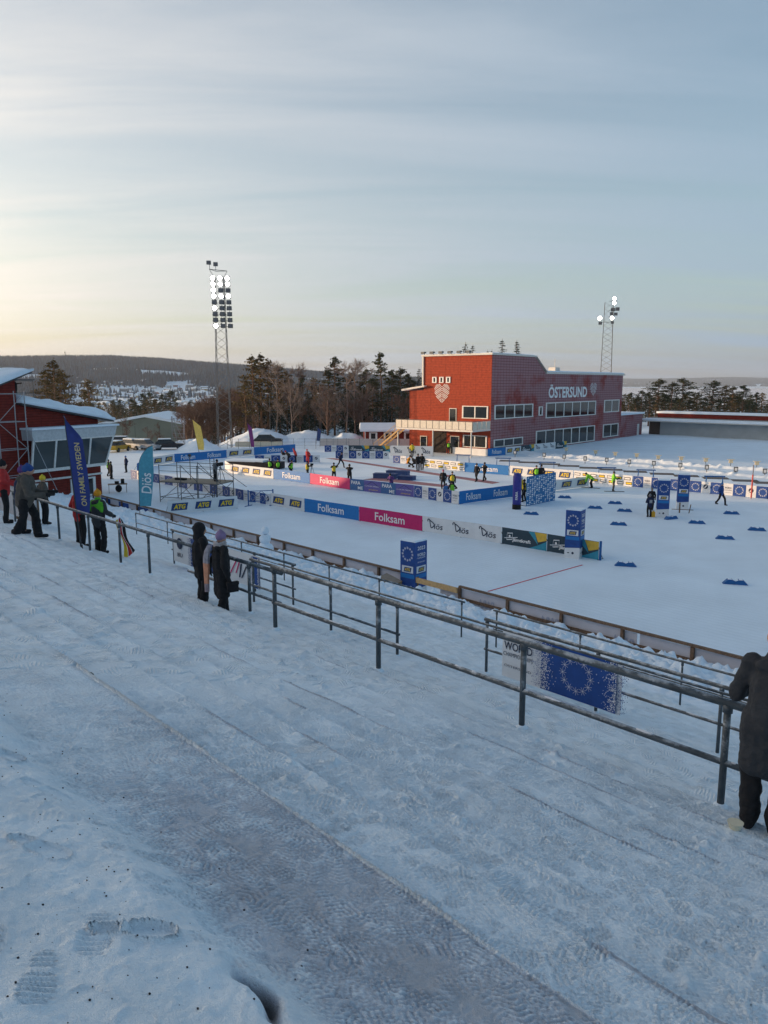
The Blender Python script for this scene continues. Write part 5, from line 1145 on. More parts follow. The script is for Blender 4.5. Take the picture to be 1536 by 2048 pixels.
# ------------------------------------------------------------------ people
SKIN = mat('skin', (0.42, 0.24, 0.17), .6, var=.05)
DG = bpy.context.evaluated_depsgraph_get
def capsule(q, a, b_, ra, rb, n=10, flat_=1.0):
    a, b_ = Vector(a), Vector(b_); d = (b_ - a); ln = d.length
    dn = d.normalized() if ln > 1e-6 else Vector((0, 0, 1))
    pts, rad = [], []
    for k in range(4):
        t_ = PI / 2 * (1 - k / 4 * 1.0); 
        pts.append(a - dn * ra * math.sin(t_)); rad.append(max(.004, ra * math.cos(t_)))
    pts.append(a); rad.append(ra); pts.append(b_); rad.append(rb)
    for k in range(1, 5):
        t_ = PI / 2 * k / 4
        pts.append(b_ + dn * rb * math.sin(t_)); rad.append(max(.004, rb * math.cos(t_)))
    q.tube(pts, rad, n)
def remesh(q, name, mt, parent, vox):
    me0 = q.mesh(name + '_src', mt); o = bpy.data.objects.new(name + '_src', me0)
    md = o.modifiers.new('r', 'REMESH'); md.mode = 'VOXEL'; md.voxel_size = vox; md.use_smooth_shade = True
    sm_ = o.modifiers.new('s', 'SMOOTH'); sm_.factor = .5; sm_.iterations = 3
    me = evaluated_mesh(o); bpy.data.objects.remove(o); bpy.data.meshes.remove(me0)
    me.materials.clear(); me.materials.append(mt); me.name = name
    if vox < .019 and name in ('coat', 'jacket', 'trousers'):            # folds and sagging of thick cloth
        nv = len(me.vertices); co = np.empty(nv * 3, np.float32); me.vertices.foreach_get('co', co); co = co.reshape(-1, 3); no = np.empty(nv * 3, np.float32); me.vertices.foreach_get('normal', no); no = no.reshape(-1, 3)
        f1 = fbm(co[:, 0] * 6 + co[:, 1] * 5 + co[:, 2] * 3.2, co[:, 2] * 7 - co[:, 0] * 4, 401, 3) - .5; f2 = np.abs(fbm(co[:, 0] * 9 - co[:, 1] * 8 + co[:, 2] * 5, co[:, 2] * 11 + co[:, 1] * 5, 411, 2) - .5)
        co += no * (0.050 * f1 - 0.030 * f2 + 0.006)[:, None]; me.vertices.foreach_set('co', co.ravel()); me.update()
    return obj(name, me, parent)
def cm(name, c): return mat('cloth_' + name, c, .9, var=.15, vscale=9.0, bump=.3, bscale=30.0)
CL = dict(black=(.012, .012, .014), darkgrey=(.035, .037, .042), brown=(.085, .075, .065), blue=(.02, .06, .22), navy=(.012, .02, .06), red=(.42, .03, .03), green=(.10, .42, .03), lime=(.22, .60, .04),
          yellow=(.66, .50, .04), orange=(.70, .30, .02), grey=(.16, .17, .18), pink=(.42, .10, .18), mauve=(.24, .17, .30), white=(.62, .64, .66), skyblue=(.06, .18, .42), purple=(.12, .05, .2))
def person(label, loc, face, height=1.75, jacket='black', trousers='black', hat=None, boots='black', vest=None, coat=None, hood=False, lean=0.0, stride=0.0, crouch=0.0,
           arms=((.27, .02, .93), (.27, .02, .93)), elbows=None, vox=.03, head_turn=0.0, head_nod=0.0, gloves=True, hair='black', bib=None, name='person', sc_w=1.0, ski=False):
    """arms: hand position (side, forward, height) for left and right; facing +y before the turn"""
    s = height / 1.75
    t_ = thing(name, label, 'person', loc, face); t_.scale = (s * sc_w, s * sc_w, s)
    hipz = .93 - .42 * crouch; ly = math.sin(lean) ; lz = math.cos(lean)
    hip = Vector((0, -.16 * crouch, hipz))
    def up(d, side=0.0, fw=0.0): return hip + Vector((side, d * ly + fw * lz, d * lz - fw * ly))
    chest, neck, head = up(.36), up(.56), up(.71, 0, .02 - .05 * head_nod)
    leg = {}
    for sd_, ph in ((-1, 1), (1, -1)):
        hj = hip + Vector((.095 * sd_, 0, -.02)); fy = stride * .36 * ph
        foot = Vector((.10 * sd_, fy - (.02 if crouch else 0), .08 + (.05 if stride and ph < 0 else 0)))
        kn = (hj + foot) / 2 + Vector((.03 * sd_ * (1 + crouch * 2), .04 + .30 * crouch + abs(stride) * .06, .02)); leg[sd_] = (hj, kn, foot)
    arm = {}
    for i, sd_ in enumerate((-1, 1)):
        sh_ = up(.50, .175 * sd_); hx, hy, hz_ = arms[i]; hand = Vector((hx * sd_, hy, hz_))
        if elbows: ex, ey, ez = elbows[i]; el = Vector((ex * sd_, ey, ez))
        else:
            mid_ = (sh_ + hand) / 2; dd = (hand - sh_).length; bend = math.sqrt(max(0.0, .29 ** 2 - (dd / 2) ** 2)); el = mid_ + Vector((.5 * sd_, -.8, -.3)).normalized() * bend
        arm[sd_] = (sh_, el, hand)
    ht = Matrix.Rotation(-head_turn, 3, 'Z')
    # body: one continuous surface
    q = MB()
    capsule(q, up(.0), chest, .115, .135); capsule(q, chest, up(.49), .135, .09); capsule(q, up(.49, -.13), up(.49, .13), .062, .062); capsule(q, up(.5), neck + Vector((0, .01, .05)), .055, .05)
    q.ball(head, (.076, .095, .118), 14, 10); q.ball(head + ht @ Vector((0, .045, -.055)), (.05, .055, .06), 10, 6)
    q.ball(head + ht @ Vector((0, .105, -.01)), (.016, .022, .026), 8, 5); [q.ball(head + ht @ Vector((.078 * k, 0, -.005)), (.014, .024, .032), 6, 4) for k in (-1, 1)]
    for sd_ in (-1, 1):
        a, b_, c_ = arm[sd_]; capsule(q, a, b_, .052, .042); capsule(q, b_, c_, .042, .03); h, k_, f_ = leg[sd_]; capsule(q, h, k_, .088, .058); capsule(q, k_, f_, .055, .04); capsule(q, f_, f_ + Vector((0, .13, -.045)), .042, .034)
        dh = (c_ - b_).normalized(); capsule(q, c_, c_ + dh * .07, .03, .032)
        if vox < .02:
            sdv = dh.cross(Vector((0, 1, 0)) if abs(dh.y) < .8 else Vector((1, 0, 0))).normalized()
            for j in range(4): b0 = c_ + dh * .075 + sdv * (.027 - .018 * j); capsule(q, b0, b0 + dh * (.045 + .012 * (j in (1, 2))) + Vector((0, .012, 0)), .0095, .0085, 6)
            b0 = c_ + dh * .02 + sdv * .03; capsule(q, b0, b0 + dh * .04 + sdv * .03, .011, .009, 6)
    body = remesh(q, 'body', SKIN, t_, min(vox, .02))
    # trousers
    q = MB()
    for sd_ in (-1, 1):
        h, k_, f_ = leg[sd_]; capsule(q, h, k_, .108, .082); capsule(q, k_, f_ + Vector((0, 0, .03)), .082, .072)
    capsule(q, hip + Vector((0, 0, -.02)), up(.10), .135, .13); remesh(q, 'trousers', cm(trousers, CL[trousers]), t_, vox)
    # jacket or coat
    q = MB(); fat = .035
    capsule(q, up(.02), chest, .135 + fat, .145 + fat); capsule(q, chest, up(.48), .145 + fat, .10 + fat); capsule(q, up(.475, -.125), up(.475, .125), .082, .082); capsule(q, up(.5), neck + Vector((0, 0, .01)), .082, .072)
    if coat:
        for kx in (-.07, 0, .07): capsule(q, up(.05, kx), hip + Vector((kx * 1.35, 0, -coat)), .14, .125)
    else: capsule(q, up(.02, -.03), up(-.06, .03), .165, .16)
    for sd_ in (-1, 1):
        a, b_, c_ = arm[sd_]; capsule(q, a, b_, .082, .07); capsule(q, b_, c_ - (c_ - b_).normalized() * .03, .07, .052)
    if hood: capsule(q, up(.55, 0, -.05), head + Vector((0, -.02, .02)), .10, .118); q.ball(head + Vector((0, -.035, .01)), (.118, .125, .148), 12, 8)
    elif coat or vox < .02: capsule(q, up(.50, -.07, -.10), up(.50, .07, -.10), .065, .065)
    jk = remesh(q, 'coat' if coat else 'jacket', cm(jacket, CL[jacket]), t_, vox)
    if vest:
        q = MB(); capsule(q, up(.06), chest, .145 + fat, .16 + fat); capsule(q, chest, up(.44), .16 + fat, .115 + fat); capsule(q, up(.44, -.10), up(.44, .10), .09, .09); remesh(q, 'vest', cm(vest, CL[vest]), t_, vox)
    if bib:
        q = MB(); y_ = -.20; q.add([tuple(up(.18, -.11, y_)), tuple(up(.18, .11, y_)), tuple(up(.42, .11, y_ + .02)), tuple(up(.42, -.11, y_ + .02))], [(0, 1, 2, 3), (3, 2, 1, 0)]); q.build('number_bib', cm(bib, CL[bib]), t_)
    for sd_ in (-1, 1):
        h, k_, f_ = leg[sd_]; q = MB(); capsule(q, f_ + Vector((0, -.02, .09)), f_ + Vector((0, -.02, -.02)), .066, .058); capsule(q, f_ + Vector((0, -.03, -.035)), f_ + Vector((0, .15, -.04)), .048, .046); remesh(q, 'boot', cm(boots, CL[boots]), t_, max(.016, min(vox, .02)))
        if gloves:
            a, b_, c_ = arm[sd_]; dh = (c_ - b_).normalized(); q = MB(); capsule(q, c_ - dh * .03, c_ + dh * .075, .042, .044)
            sdv = dh.cross(Vector((0, 1, 0)) if abs(dh.y) < .8 else Vector((1, 0, 0))).normalized()
            for j in range(4): b0 = c_ + dh * .09 + sdv * (.033 - .022 * j); capsule(q, b0, b0 + dh * (.05 + .012 * (j in (1, 2))) + Vector((0, .015, 0)), .013, .012, 6)
            b0 = c_ + dh * .02 + sdv * .035; capsule(q, b0, b0 + dh * .05 + sdv * .035, .015, .013, 6); remesh(q, 'glove', cm('black', CL['black']), t_, .012)
    if hat:
        q = MB(); q.ball(head + Vector((0, -.008, .038)), (.098, .112, .112), 14, 9); capsule(q, head + Vector((0, -.01, .14)), head + Vector((0, -.012, .155)), .035, .03); remesh(q, 'beanie', cm(hat, CL[hat]), t_, min(vox, .02))
    elif not hood:
        q = MB(); q.ball(head + Vector((0, -.022, .028)), (.092, .095, .108), 12, 8); remesh(q, 'hair', cm(hair, CL[hair]), t_, min(vox, .02))
    for k in (-1, 1):
        q = MB(); q.ball(head + ht @ Vector((.032 * k, .088, .012)), (.011, .008, .008), 6, 4); q.build('eye', INK_K, t_)
    if ski:
        for sd_ in (-1, 1):
            f_ = leg[sd_][2]; q = MB(); q.bar((f_.x, f_.y - .75, .012), (f_.x, f_.y + .95, .012), .05, .02); q.build('ski', INK_K, t_)
    return t_
def fz(px, py): return P(px, py)
def at_stand(u, v): return UV(u, v, stand_z(u, v) + .0)
ang_field = math.atan2(VD[1], VD[0]) - PI / 2          # facing down to the field
# spectators on the stand
u_, v_ = -2.30, 6.64
person('person in long charcoal hooded coat leaning on the heavy handrail', at_stand(u_, v_), ang_field + .12, 1.84, 'darkgrey', 'black', None, coat=.32, lean=.09, arms=((.22, .46, 1.08), (.22, .46, 1.08)), elbows=((.31, .14, 1.09), (.31, .14, 1.09)), vox=.016, hair='orange', sc_w=1.02)
person('hooded person in a black coat standing beside the scarf wearer', at_stand(-12.55, 7.0) - Vector((0, 0, .1)), ang_field - .25, 1.58, 'black', 'black', None, coat=.22, hood=True, arms=((.26, .05, .84), (.25, .10, .86)), vox=.016, head_turn=.5)
pw = person('person in black coat with mauve beanie and pale peach scarf', at_stand(-11.75, 6.95) - Vector((0, 0, .1)), ang_field - .15, 1.56, 'black', 'black', 'mauve', coat=.42, arms=((.24, .12, .95), (.29, .02, .88)), vox=.016, stride=.25)
def scarf(mt, pts, w, name, parent, th=.03):
    V_, F_ = [], []
    for i, (p, ww) in enumerate(pts):
        p = Vector(p)
        for j in range(5): f_ = j / 4 - .5; V_.append((p.x + ww * f_, p.y - .03 * math.cos(f_ * 5) , p.z))
    n_ = len(pts)
    V_ += [(x, y + th, z) for x, y, z in V_]; o_ = n_ * 5
    for i in range(n_ - 1):
        for j in range(4): a = i * 5 + j; F_ += [(a, a + 1, a + 6, a + 5), (a + 5 + o_, a + 6 + o_, a + 1 + o_, a + o_)]
    q = MB(); q.add(V_, F_); return q.build(name, mt, parent, True)
q = MB()
for k in range(3): q.tube([(.095 * math.cos(a), -.01 + .105 * math.sin(a), 1.475 + .035 * k + .012 * math.sin(3 * a)) for a in np.linspace(0, 2 * PI, 17)], .03, 8)
q.build('scarf_wrap', mat('scarf_pale', (.40, .36, .36), .95, var=.2, vscale=30), pw, True)
scarf(mat('scarf_grey', (.30, .29, .33), .95, var=.3, vscale=14), [((-.12, -.20, 1.50), .10), ((-.20, -.235, 1.36), .20), ((-.23, -.25, 1.22), .24), ((-.24, -.25, 1.12), .245)], .2, 'scarf_end', pw)
scarf(mat('scarf_peach', (.58, .27, .17), .95, var=.2, vscale=14), [((-.24, -.252, 1.118), .245), ((-.24, -.25, .98), .22), ((-.23, -.25, .84), .17), ((-.22, -.25, .70), .13)], .2, 'scarf_end', pw)
scarf(mat('scarf_fringe', (.34, .27, .30), .95, var=.3, vscale=20), [((-.22, -.25, .698), .13), ((-.215, -.25, .6), .11), ((-.21, -.25, .53), .08)], .2, 'scarf_fringe', pw)
q = MB(); q.box(.30, .37, -.02, .20, .60, .80); q.box(.295, .375, -.03, .21, .74, .803); q.tube([(.31, .03, .9), (.36, .06, .8), (.37, .1, .74)], .012, 6); q.build('handbag', cm('black', CL['black']), pw, True)
person('stout person in grey-brown jacket and blue beanie at the stand rail', at_stand(-20.05, 6.35), ang_field - .5, 1.86, 'brown', 'black', 'blue', arms=((.22, .42, 1.08), (.22, .42, 1.08)), elbows=((.30, .14, 1.08), (.30, .14, 1.08)), lean=.12, vox=.018, sc_w=1.22, stride=.5)
person('person in navy padded jacket half hidden by the grey-brown jacket', at_stand(-20.95, 6.55), ang_field - .4, 1.74, 'navy', 'black', 'purple', vox=.02, arms=((.25, .2, 1.05), (.25, .25, 1.0)), lean=.08)
pg = person('child in lime and grey jacket with orange beanie holding a flag', at_stand(-19.45, 7.95), ang_field + .35, 1.66, 'darkgrey', 'black', 'orange', vox=.018, arms=((.26, .10, .95), (.24, .26, 1.06)))
q = MB(); 
for sd_ in (-1, 1): capsule(q, (.175 * sd_, -.01, 1.40), (.21 * sd_, -.04, 1.26), .094, .09)
capsule(q, (-.1, 0, 1.36), (.1, 0, 1.36), .158, .158); capsule(q, (0, 0, 1.46), (0, 0, 1.52), .10, .085); remesh(q, 'jacket_yoke', cm('green', CL['green']), pg, .018)
fl = thing('hand_flag', 'black red and gold flag hanging from the hand of the lime jacket', 'flag', at_stand(-19.2, 8.2) + Vector((.12, .1, 1.02)), -.5)
for k, cn_ in enumerate(('black', 'red', 'yellow')):
    V_, F_ = [], []
    for i in range(9):
        f_ = i / 8
        for j in range(3): V_.append((.05 + .62 * f_ * .75 - .10 * (k + j / 2) * (.3 + f_ * .7), .05 * math.sin(f_ * 7 + k * 1.3 + j * .6) - .01 * k, -.95 * f_ * .9 - .09 * (k + j / 2) * (.4 + f_ * .6)))
    for i in range(8):
        for j in range(2): a = i * 3 + j; F_.append((a, a + 1, a + 4, a + 3))
    q = MB(); q.add(V_, F_); q.build('stripe', cm('flag_' + cn_, CL[cn_]), fl, True)
person('person in red jacket with yellow scarf behind the dark blue flag', at_stand(-20.75, 7.95), ang_field + .2, 1.66, 'red', 'black', 'navy', vox=.02, arms=((.22, .2, 1.05), (.22, .22, 1.02)), vest=None)
person('person in bright red jacket at the left edge rail', at_stand(-23.0, 6.75), ang_field - .3, 1.76, 'red', 'black', 'black', vox=.022, arms=((.25, .3, 1.1), (.25, .3, 1.1)))
person('person with yellow woollen headgear behind the pale barrier', at_stand(-26.2, 8.9), ang_field, 1.62, 'brown', 'black', 'yellow', vox=.024)
bt = thing('barrier_board', 'pale grey board barrier beside the spectators by the red house', 'barrier', UV(-30.0, 7.9, STAND_Z0 - SLOPE * 7.9), STAND_ANG)
for k in range(3): q = MB(); q.box(k * 2.0 + .02, k * 2.0 + 1.98, 0, .05, .15, 1.1); q.build('board', mat('pale_board', (.46, .46, .48), .7), bt)
q = MB(); q.box(0, 6.0, -.03, .08, 1.104, 1.16); q.build('cap_rail', WOOD, bt)
for k in range(4): q = MB(); q.box(k * 1.98 + .0, k * 1.98 + .06, .052, .11, -.1, 1.1); q.build('post', WOOD, bt)

# people on the arena
fw = lambda deg: R(deg)
person('person in lime vest walking near the red house corner', fz(218, 953), fw(-60), 1.72, 'black', 'black', 'black', vest='lime', stride=.4)
person('person in black coat walking beside the lime vest', fz(223, 959), fw(-50), 1.76, 'black', 'black', 'black', coat=.25, stride=.3)
person('dark clothed person with teal hat standing at the bend', fz(253, 945), fw(90), 1.76, 'navy', 'black', 'skyblue')
person('camera operator in pale grey jacket on the scaffold deck', sp_.matrix_basis @ Vector((1.45, 0.1, 1.69)), fw(-110), 1.74, 'grey', 'black', 'black', arms=((.22, .38, 1.35), (.25, .35, 1.30)), lean=.25)
tv = thing('broadcast_camera', 'broadcast camera on tripod at the scaffold operator', 'camera', sp_.matrix_basis @ Vector((2.0, 0.0, 1.69)), -1.9)
def tripod(q, h): 
    for k in range(3): a = k * 2.094 + .4; q.bar((0, 0, h), (.38 * math.cos(a), .38 * math.sin(a), 0), .03)
q = MB(); tripod(q, 1.25); q.build('tripod', DKSTEEL, tv); q = MB(); q.box(-.3, .3, -.1, .1, 1.26, 1.52); q.tube([(.3, 0, 1.4), (.52, 0, 1.4)], .07, 10); q.build('camera_body', BLACK, tv)
for i, (px_, py_, lb) in enumerate([(541, 951, 'lime vested helper leaning at the end of the timing pit'), (556, 952, 'lime vested helper standing next to the leaning helper'), (582, 955, 'lime vested helper right of the timing pit rail')]): person(lb, fz(px_, py_), fw(160 + 40 * i), 1.75, 'black', 'black', 'black', vest='lime', lean=.15)
person('cameraman in yellow bib with tripod above the rose red banner', fz(615, 957), fw(-70), 1.72, 'black', 'black', 'black', vest='yellow', arms=((.2, .35, 1.25), (.2, .35, 1.25)))
t3 = thing('camera_tripod', 'small tripod camera in front of the yellow bib', 'camera', fz(624, 957), 0); q = MB(); tripod(q, 1.3); q.build('tripod', DKSTEEL, t3); q = MB(); q.box(-.15, .15, -.1, .1, 1.3, 1.5); q.build('camera_body', BLACK, t3)
person('photographer in yellow bib seen from behind over the crimson banner', fz(668, 962), fw(10), 1.76, 'black', 'black', 'black', vest='yellow', arms=((.12, .28, 1.38), (.12, .28, 1.38)))
person('person in black with bulky camera rucksack behind the crimson banner', fz(699, 966), fw(-30), 1.78, 'black', 'black', 'black', coat=.15, arms=((.12, .3, 1.4), (.12, .3, 1.38)), sc_w=1.15)
person('skier in dark suit striding on the rose carpet', fz(681, 935), fw(-115), 1.74, 'navy', 'black', 'black', stride=1.1, lean=.25, ski=False)
person('athlete in red suit bending by the far blue banner', fz(592, 925), fw(100), 1.74, 'red', 'black', 'red', lean=.35)
person('athlete in red suit standing apart on the snow', fz(616, 928), fw(150), 1.76, 'red', 'red', 'red', lean=.2)
person('athlete in dark red bending over skis', fz(578, 925), fw(80), 1.7, 'black', 'black', 'red', lean=.7, crouch=.3)
person('dark athlete crouching left of the bending one', fz(568, 924), fw(60), 1.7, 'black', 'black', 'black', lean=.6, crouch=.5)
person('steward in yellow jacket before the far swash-letter banner', fz(824, 913), fw(180), 1.74, 'yellow', 'black', 'black')
person('person in black, left of a close pair on the loop', fz(836, 942), fw(20), 1.84, 'black', 'black', 'black'); person('person in black, right of a close pair on the loop', fz(844, 941), fw(-10), 1.82, 'black', 'black', 'black', stride=.2)
person('person in orange red kneeling beside the black pair', fz(818, 934), fw(-90), 1.7, 'orange', 'black', 'black', crouch=.85, lean=.35); person('person in black kneeling beside the black pair', fz(827, 935), fw(90), 1.7, 'black', 'black', 'black', crouch=.85, lean=.5)
person('photographer in purple kneeling behind the mountain banner', fz(782, 981), fw(150), 1.74, 'purple', 'black', 'black', crouch=.45, lean=.3, arms=((.18, .3, 1.0), (.18, .3, 1.0)))
person('person in black with pink hat beside the yellow bib', fz(886, 979), fw(170), 1.76, 'black', 'black', 'pink', bib='white'); person('person in black and yellow bib above the event banner', fz(904, 984), fw(185), 1.78, 'black', 'black', 'brown', vest='yellow')
person('photographer in lime vest crouching behind the event banner', fz(904, 1000), fw(10), 1.74, 'black', 'black', 'black', vest='lime', crouch=.45, lean=.3); person('child in blue jacket beside the crouching lime vest', fz(892, 1000), fw(0), 1.35, 'skyblue', 'navy', 'navy')
person('athlete in black walking past the cyan banner, left of two', fz(953, 963), fw(140), 1.74, 'black', 'black', 'black', stride=.7, bib='white'); person('athlete in black walking past the cyan banner, holding poles', fz(969, 962), fw(120), 1.80, 'black', 'black', 'black', stride=.6, arms=((.2, .3, 1.3), (.2, .3, 1.25)))
person('person in black and yellow by the round inflatable column', fz(1048, 1004), fw(60), 1.80, 'black', 'black', 'black', vest='yellow', stride=.2); person('person in yellow jacket behind the round inflatable column', fz(1043, 996), fw(30), 1.74, 'yellow', 'black', 'white')
person('person in lime vest behind the logo wall', fz(1072, 968), fw(180), 1.74, 'black', 'black', 'black', vest='lime'); person('person in black jacket behind the logo wall', fz(1082, 968), fw(180), 1.8, 'black', 'black', 'black')
person('steward in lime jacket bending over on the snow', fz(1183, 976), fw(60), 1.74, 'lime', 'black', 'black', lean=.95, crouch=.2, arms=((.25, .55, .5), (.25, .55, .5)), ski=True)
person('steward in lime vest standing on skis by the trestle', fz(1226, 983), fw(-100), 1.76, 'lime', 'brown', 'brown', ski=True, arms=((.25, .25, 1.1), (.2, .35, 1.2)))
person('girl in navy bib standing in front of a blue column', fz(1298, 1034), fw(5), 1.62, 'navy', 'black', 'grey', bib='white', arms=((.2, .2, 1.1), (.25, .15, 1.0))); person('girl in black jacket behind the navy bib', fz(1302, 1020), fw(170), 1.66, 'black', 'black', 'grey')
person('person in blue jacket walking in front of the event banner', fz(1441, 1010), fw(-140), 1.74, 'blue', 'black', 'skyblue', stride=.9, bib='white')
person('person in lime vest in the dark entrance of the red building', fz(897, 908), fw(180), 1.74, 'black', 'black', 'black', vest='lime')
person('cameraman in black on the roof of the red house', hs_.matrix_basis @ Vector((1.5, 2.2, 7.95)), fw(-60), 1.76, 'black', 'black', 'black', arms=((.2, .35, 1.4), (.2, .35, 1.4)))
yb2 = MB(); yb2.box(-.12, .12, -.09, .09, 0, .38); yb2.tube([(0, 0, .38), (0, 0, .46)], .05, 8); yo = yb2.build('canister', cm('canister', (.6, .33, .03))); yo.location = P(1306, 1034); tag(yo, 'yellow canister standing at the foot of a blue column', 'canister')
# red and white stake with mesh
rs = thing('marker_stake', 'tall thin stake with red netting at the range edge', 'stake', P(1502, 998), 0); m = MB(); m.tube([(0, 0, 0), (0, 0, 2.8)], .03, 6); m.build('pole', WOOD, rs); m = MB(); m.tube([(0, 0, .1), (0, 0, 2.0)], .06, 6, cap=False); m.build('netting', mat('red_net', (.5, .08, .06), .8), rs)

# ------------------------------------------------------------------ cars
def car(label, loc, rz, col, group='cars on the parking'):
    t_ = thing('parked_car', label, 'car', loc, rz, group); mt = mat('paint_%d' % int(sum(col) * 1000), col, .3, .2)
    q = MB(); low = [(-2.15, .35), (2.15, .32), (2.2, .62), (1.95, .82), (.95, .92), (-2.0, .95), (-2.2, .7)]; q.prism(low, -.86, .86); q.build('body', mt, t_)
    q = MB(); n_ = 5; bot = [(-1.85, .93), (1.05, .91)]; V_ = [(-1.9, -.8, .94), (1.0, -.8, .91), (1.0, .8, .91), (-1.9, .8, .94), (-1.45, -.64, 1.44), (.3, -.64, 1.46), (.3, .64, 1.46), (-1.45, .64, 1.44)]; q.add(V_, [(0, 1, 5, 4), (1, 2, 6, 5), (2, 3, 7, 6), (3, 0, 4, 7)]); q.build('windows', GLASS, t_)
    q = MB(); q.box(-1.5, .35, -.66, .66, 1.442, 1.50); q.build('roof', mt, t_); q = MB(); q.box(-1.45, .3, -.6, .6, 1.503, 1.6); q.build('roof_snow', SNOW_ROOF, t_)
    for x in (-1.35, 1.35):
        for y in (-.8, .8): q = MB(); q.tube([(x, y - .1, .32), (x, y + .1, .32)], .32, 14); w_ = q.build('wheel', mat('tyre', (.015, .015, .015), .9), t_); q = MB(); q.tube([(x, y - .115, .32), (x, y + .115, .32)], .19, 10); q.build('rim', STEEL, w_)
    for y in (-.62, .62): q = MB(); q.box(2.12, 2.23, y - .18, y + .18, .6, .75); q.build('headlight', mat('lens', (.6, .6, .55), .2), t_)
car('yellow car parked behind the red house', P(236, 903), 1.4, (.45, .28, .03)); car('white estate car with bare windscreen on the parking', P(268, 899), -.5, (.6, .6, .6)); car('silver car parked between white and black cars', P(292, 900), -.4, (.35, .36, .38)); car('black car at the right end of the parking', P(338, 899), .3, (.02, .02, .025))
car('dark pickup parked in front of the broad snow pile', P(537, 888), .05, (.04, .045, .05)); car('black van behind the yellow car', P(250, 893), .1, (.015, .015, .018))
for i, px_ in enumerate((484, 510, 535, 552)):        # long snow-topped crates catching the sun
    o = MB().box(-.95, .95, -.5, .5, 0, .6).box(-.9, .9, -.45, .45, .604, .72).build('snow_topped_crate', [mat('pale_crate', (.62, .56, .44), .7)]); o.location = P(px_, 893); o.rotation_euler = (0, 0, .05); tag(o, 'pale low crate with snow on top before the snow piles', 'crate', 'pale crates before the snow piles')
# wire mesh fence and pale windbreak towards the cabin
wf = thing('windbreak_fence', 'long pale fabric windbreak on posts before the red cabin', 'fence', P(640, 893), -.06); 
for k in range(7): q = MB(); q.box(k * 2.0 + .04, k * 2.0 + 1.96, 0, .03, .1, 1.2); q.build('fabric_panel', mat('pale_fabric', (.50, .46, .44), .8), wf); q = MB(); q.bar((k * 2.0, 0, 0), (k * 2.0, 0, 1.3), .05); q.build('post', STEEL, wf)
mf = thing('mesh_fence', 'thin wire fence on posts in front of the broad snow pile', 'fence', P(455, 898), .02); q = MB()
for k in range(12): MB().bar((k * 1.6, 0, 0), (k * 1.6, 0, 1.5), .04).build('post', STEEL, mf)
for z in (.5, 1.0, 1.45): MB().bar((0, 0, z), (17.6, 0, z), .02).build('wire', STEEL, mf)
for i, (px_, py_) in enumerate([(541, 879), (643, 884), (676, 880)]):
    t_ = thing('street_lamp', 'slim lamp post at the edge of the wood behind the snow piles', 'street lamp', PY(px_, 884, 134) * 1.0, 0, 'lamp posts at the wood'); t_.location.z = gz(t_.location.x, 134); q = MB(); q.tube([(0, 0, -.3), (0, 0, 7.6)], [.07, .045], 6); q.build('pole', STEEL, t_); q = MB(); q.bar((0, 0, 7.6), (-.5, 0, 7.7), .06); q.box(-.7, -.3, -.12, .12, 7.66, 7.78); q.build('lamp_head', WHITE_P, t_)
sct = thing('aluminium_ladder_tower', 'aluminium ladder tower beside the pale hall', 'ladder', P(358, 895) , .1); q = MB()
for x in (-.9, .9): q.bar((x, 0, 0), (x, 0, 4.6), .07); q.bar((x * .4, 1.6, 0), (x, 0, 4.6), .06)
for k in range(8): q.bar((-.9, 0, .4 + k * .55), (.9, 0, .4 + k * .55), .05)
q.bar((-.8, 0, 4.6), (1.2, -.6, 0), .05); q.build('rails', mat('aluminium', (.3, .3, .32), .4, .5), sct)
# ------------------------------------------------------------------ trees
def leaf_mat(name, col, frost):
    m = bpy.data.materials.new(name); m.use_nodes = True; nt = m.node_tree; b = nt.nodes['Principled BSDF']; b.inputs['Roughness'].default_value = .8; b.inputs['Specular IOR Level'].default_value = .15
    t = N(nt, 'ShaderNodeTexCoord'); g = N(nt, 'ShaderNodeNewGeometry'); oi = N(nt, 'ShaderNodeObjectInfo'); n = N(nt, 'ShaderNodeTexNoise', inp={'Scale': .9, 'Detail': 4.0}); L(nt, t.outputs['Object'], n.inputs[0])
    r = N(nt, 'ShaderNodeMapRange', inp={'From Min': .3, 'From Max': .7, 'To Min': .55, 'To Max': 1.5}); L(nt, n.outputs[0], r.inputs[0]); r2 = N(nt, 'ShaderNodeMapRange', inp={'To Min': .75, 'To Max': 1.25}); L(nt, oi.outputs['Random'], r2.inputs[0])
    mu = N(nt, 'ShaderNodeMath', operation='MULTIPLY'); L(nt, r.outputs[0], mu.inputs[0]); L(nt, r2.outputs[0], mu.inputs[1]); c = N(nt, 'ShaderNodeVectorMath', operation='SCALE'); c.inputs[0].default_value = col; L(nt, mu.outputs[0], c.inputs[3])
    n2 = N(nt, 'ShaderNodeTexNoise', inp={'Scale': 1.7, 'Detail': 5.0}); L(nt, t.outputs['Object'], n2.inputs[0]); r3 = N(nt, 'ShaderNodeMapRange', inp={'From Min': .62 - frost * .3, 'From Max': .72 - frost * .2, 'To Min': 0.0, 'To Max': min(1, .35 + frost)}); L(nt, n2.outputs[0], r3.inputs[0])
    mx = N(nt, 'ShaderNodeMix', data_type='RGBA', inp={7: (.55, .58, .62, 1)}); L(nt, r3.outputs[0], mx.inputs[0]); L(nt, c.outputs[0], mx.inputs[6]); L(nt, mx.outputs[2], b.inputs['Base Color']); MATS[name] = m; return m
BARK = mat('pine_bark', (.17, .095, .055), .9, var=.3, vscale=3.0); BIRCH = mat('bare_twigs', (.15, .095, .07), .9, var=.3, vscale=2.0); BIRCH_F = mat('frosted_twigs', (.20, .155, .13), .9, var=.3, vscale=2.0)
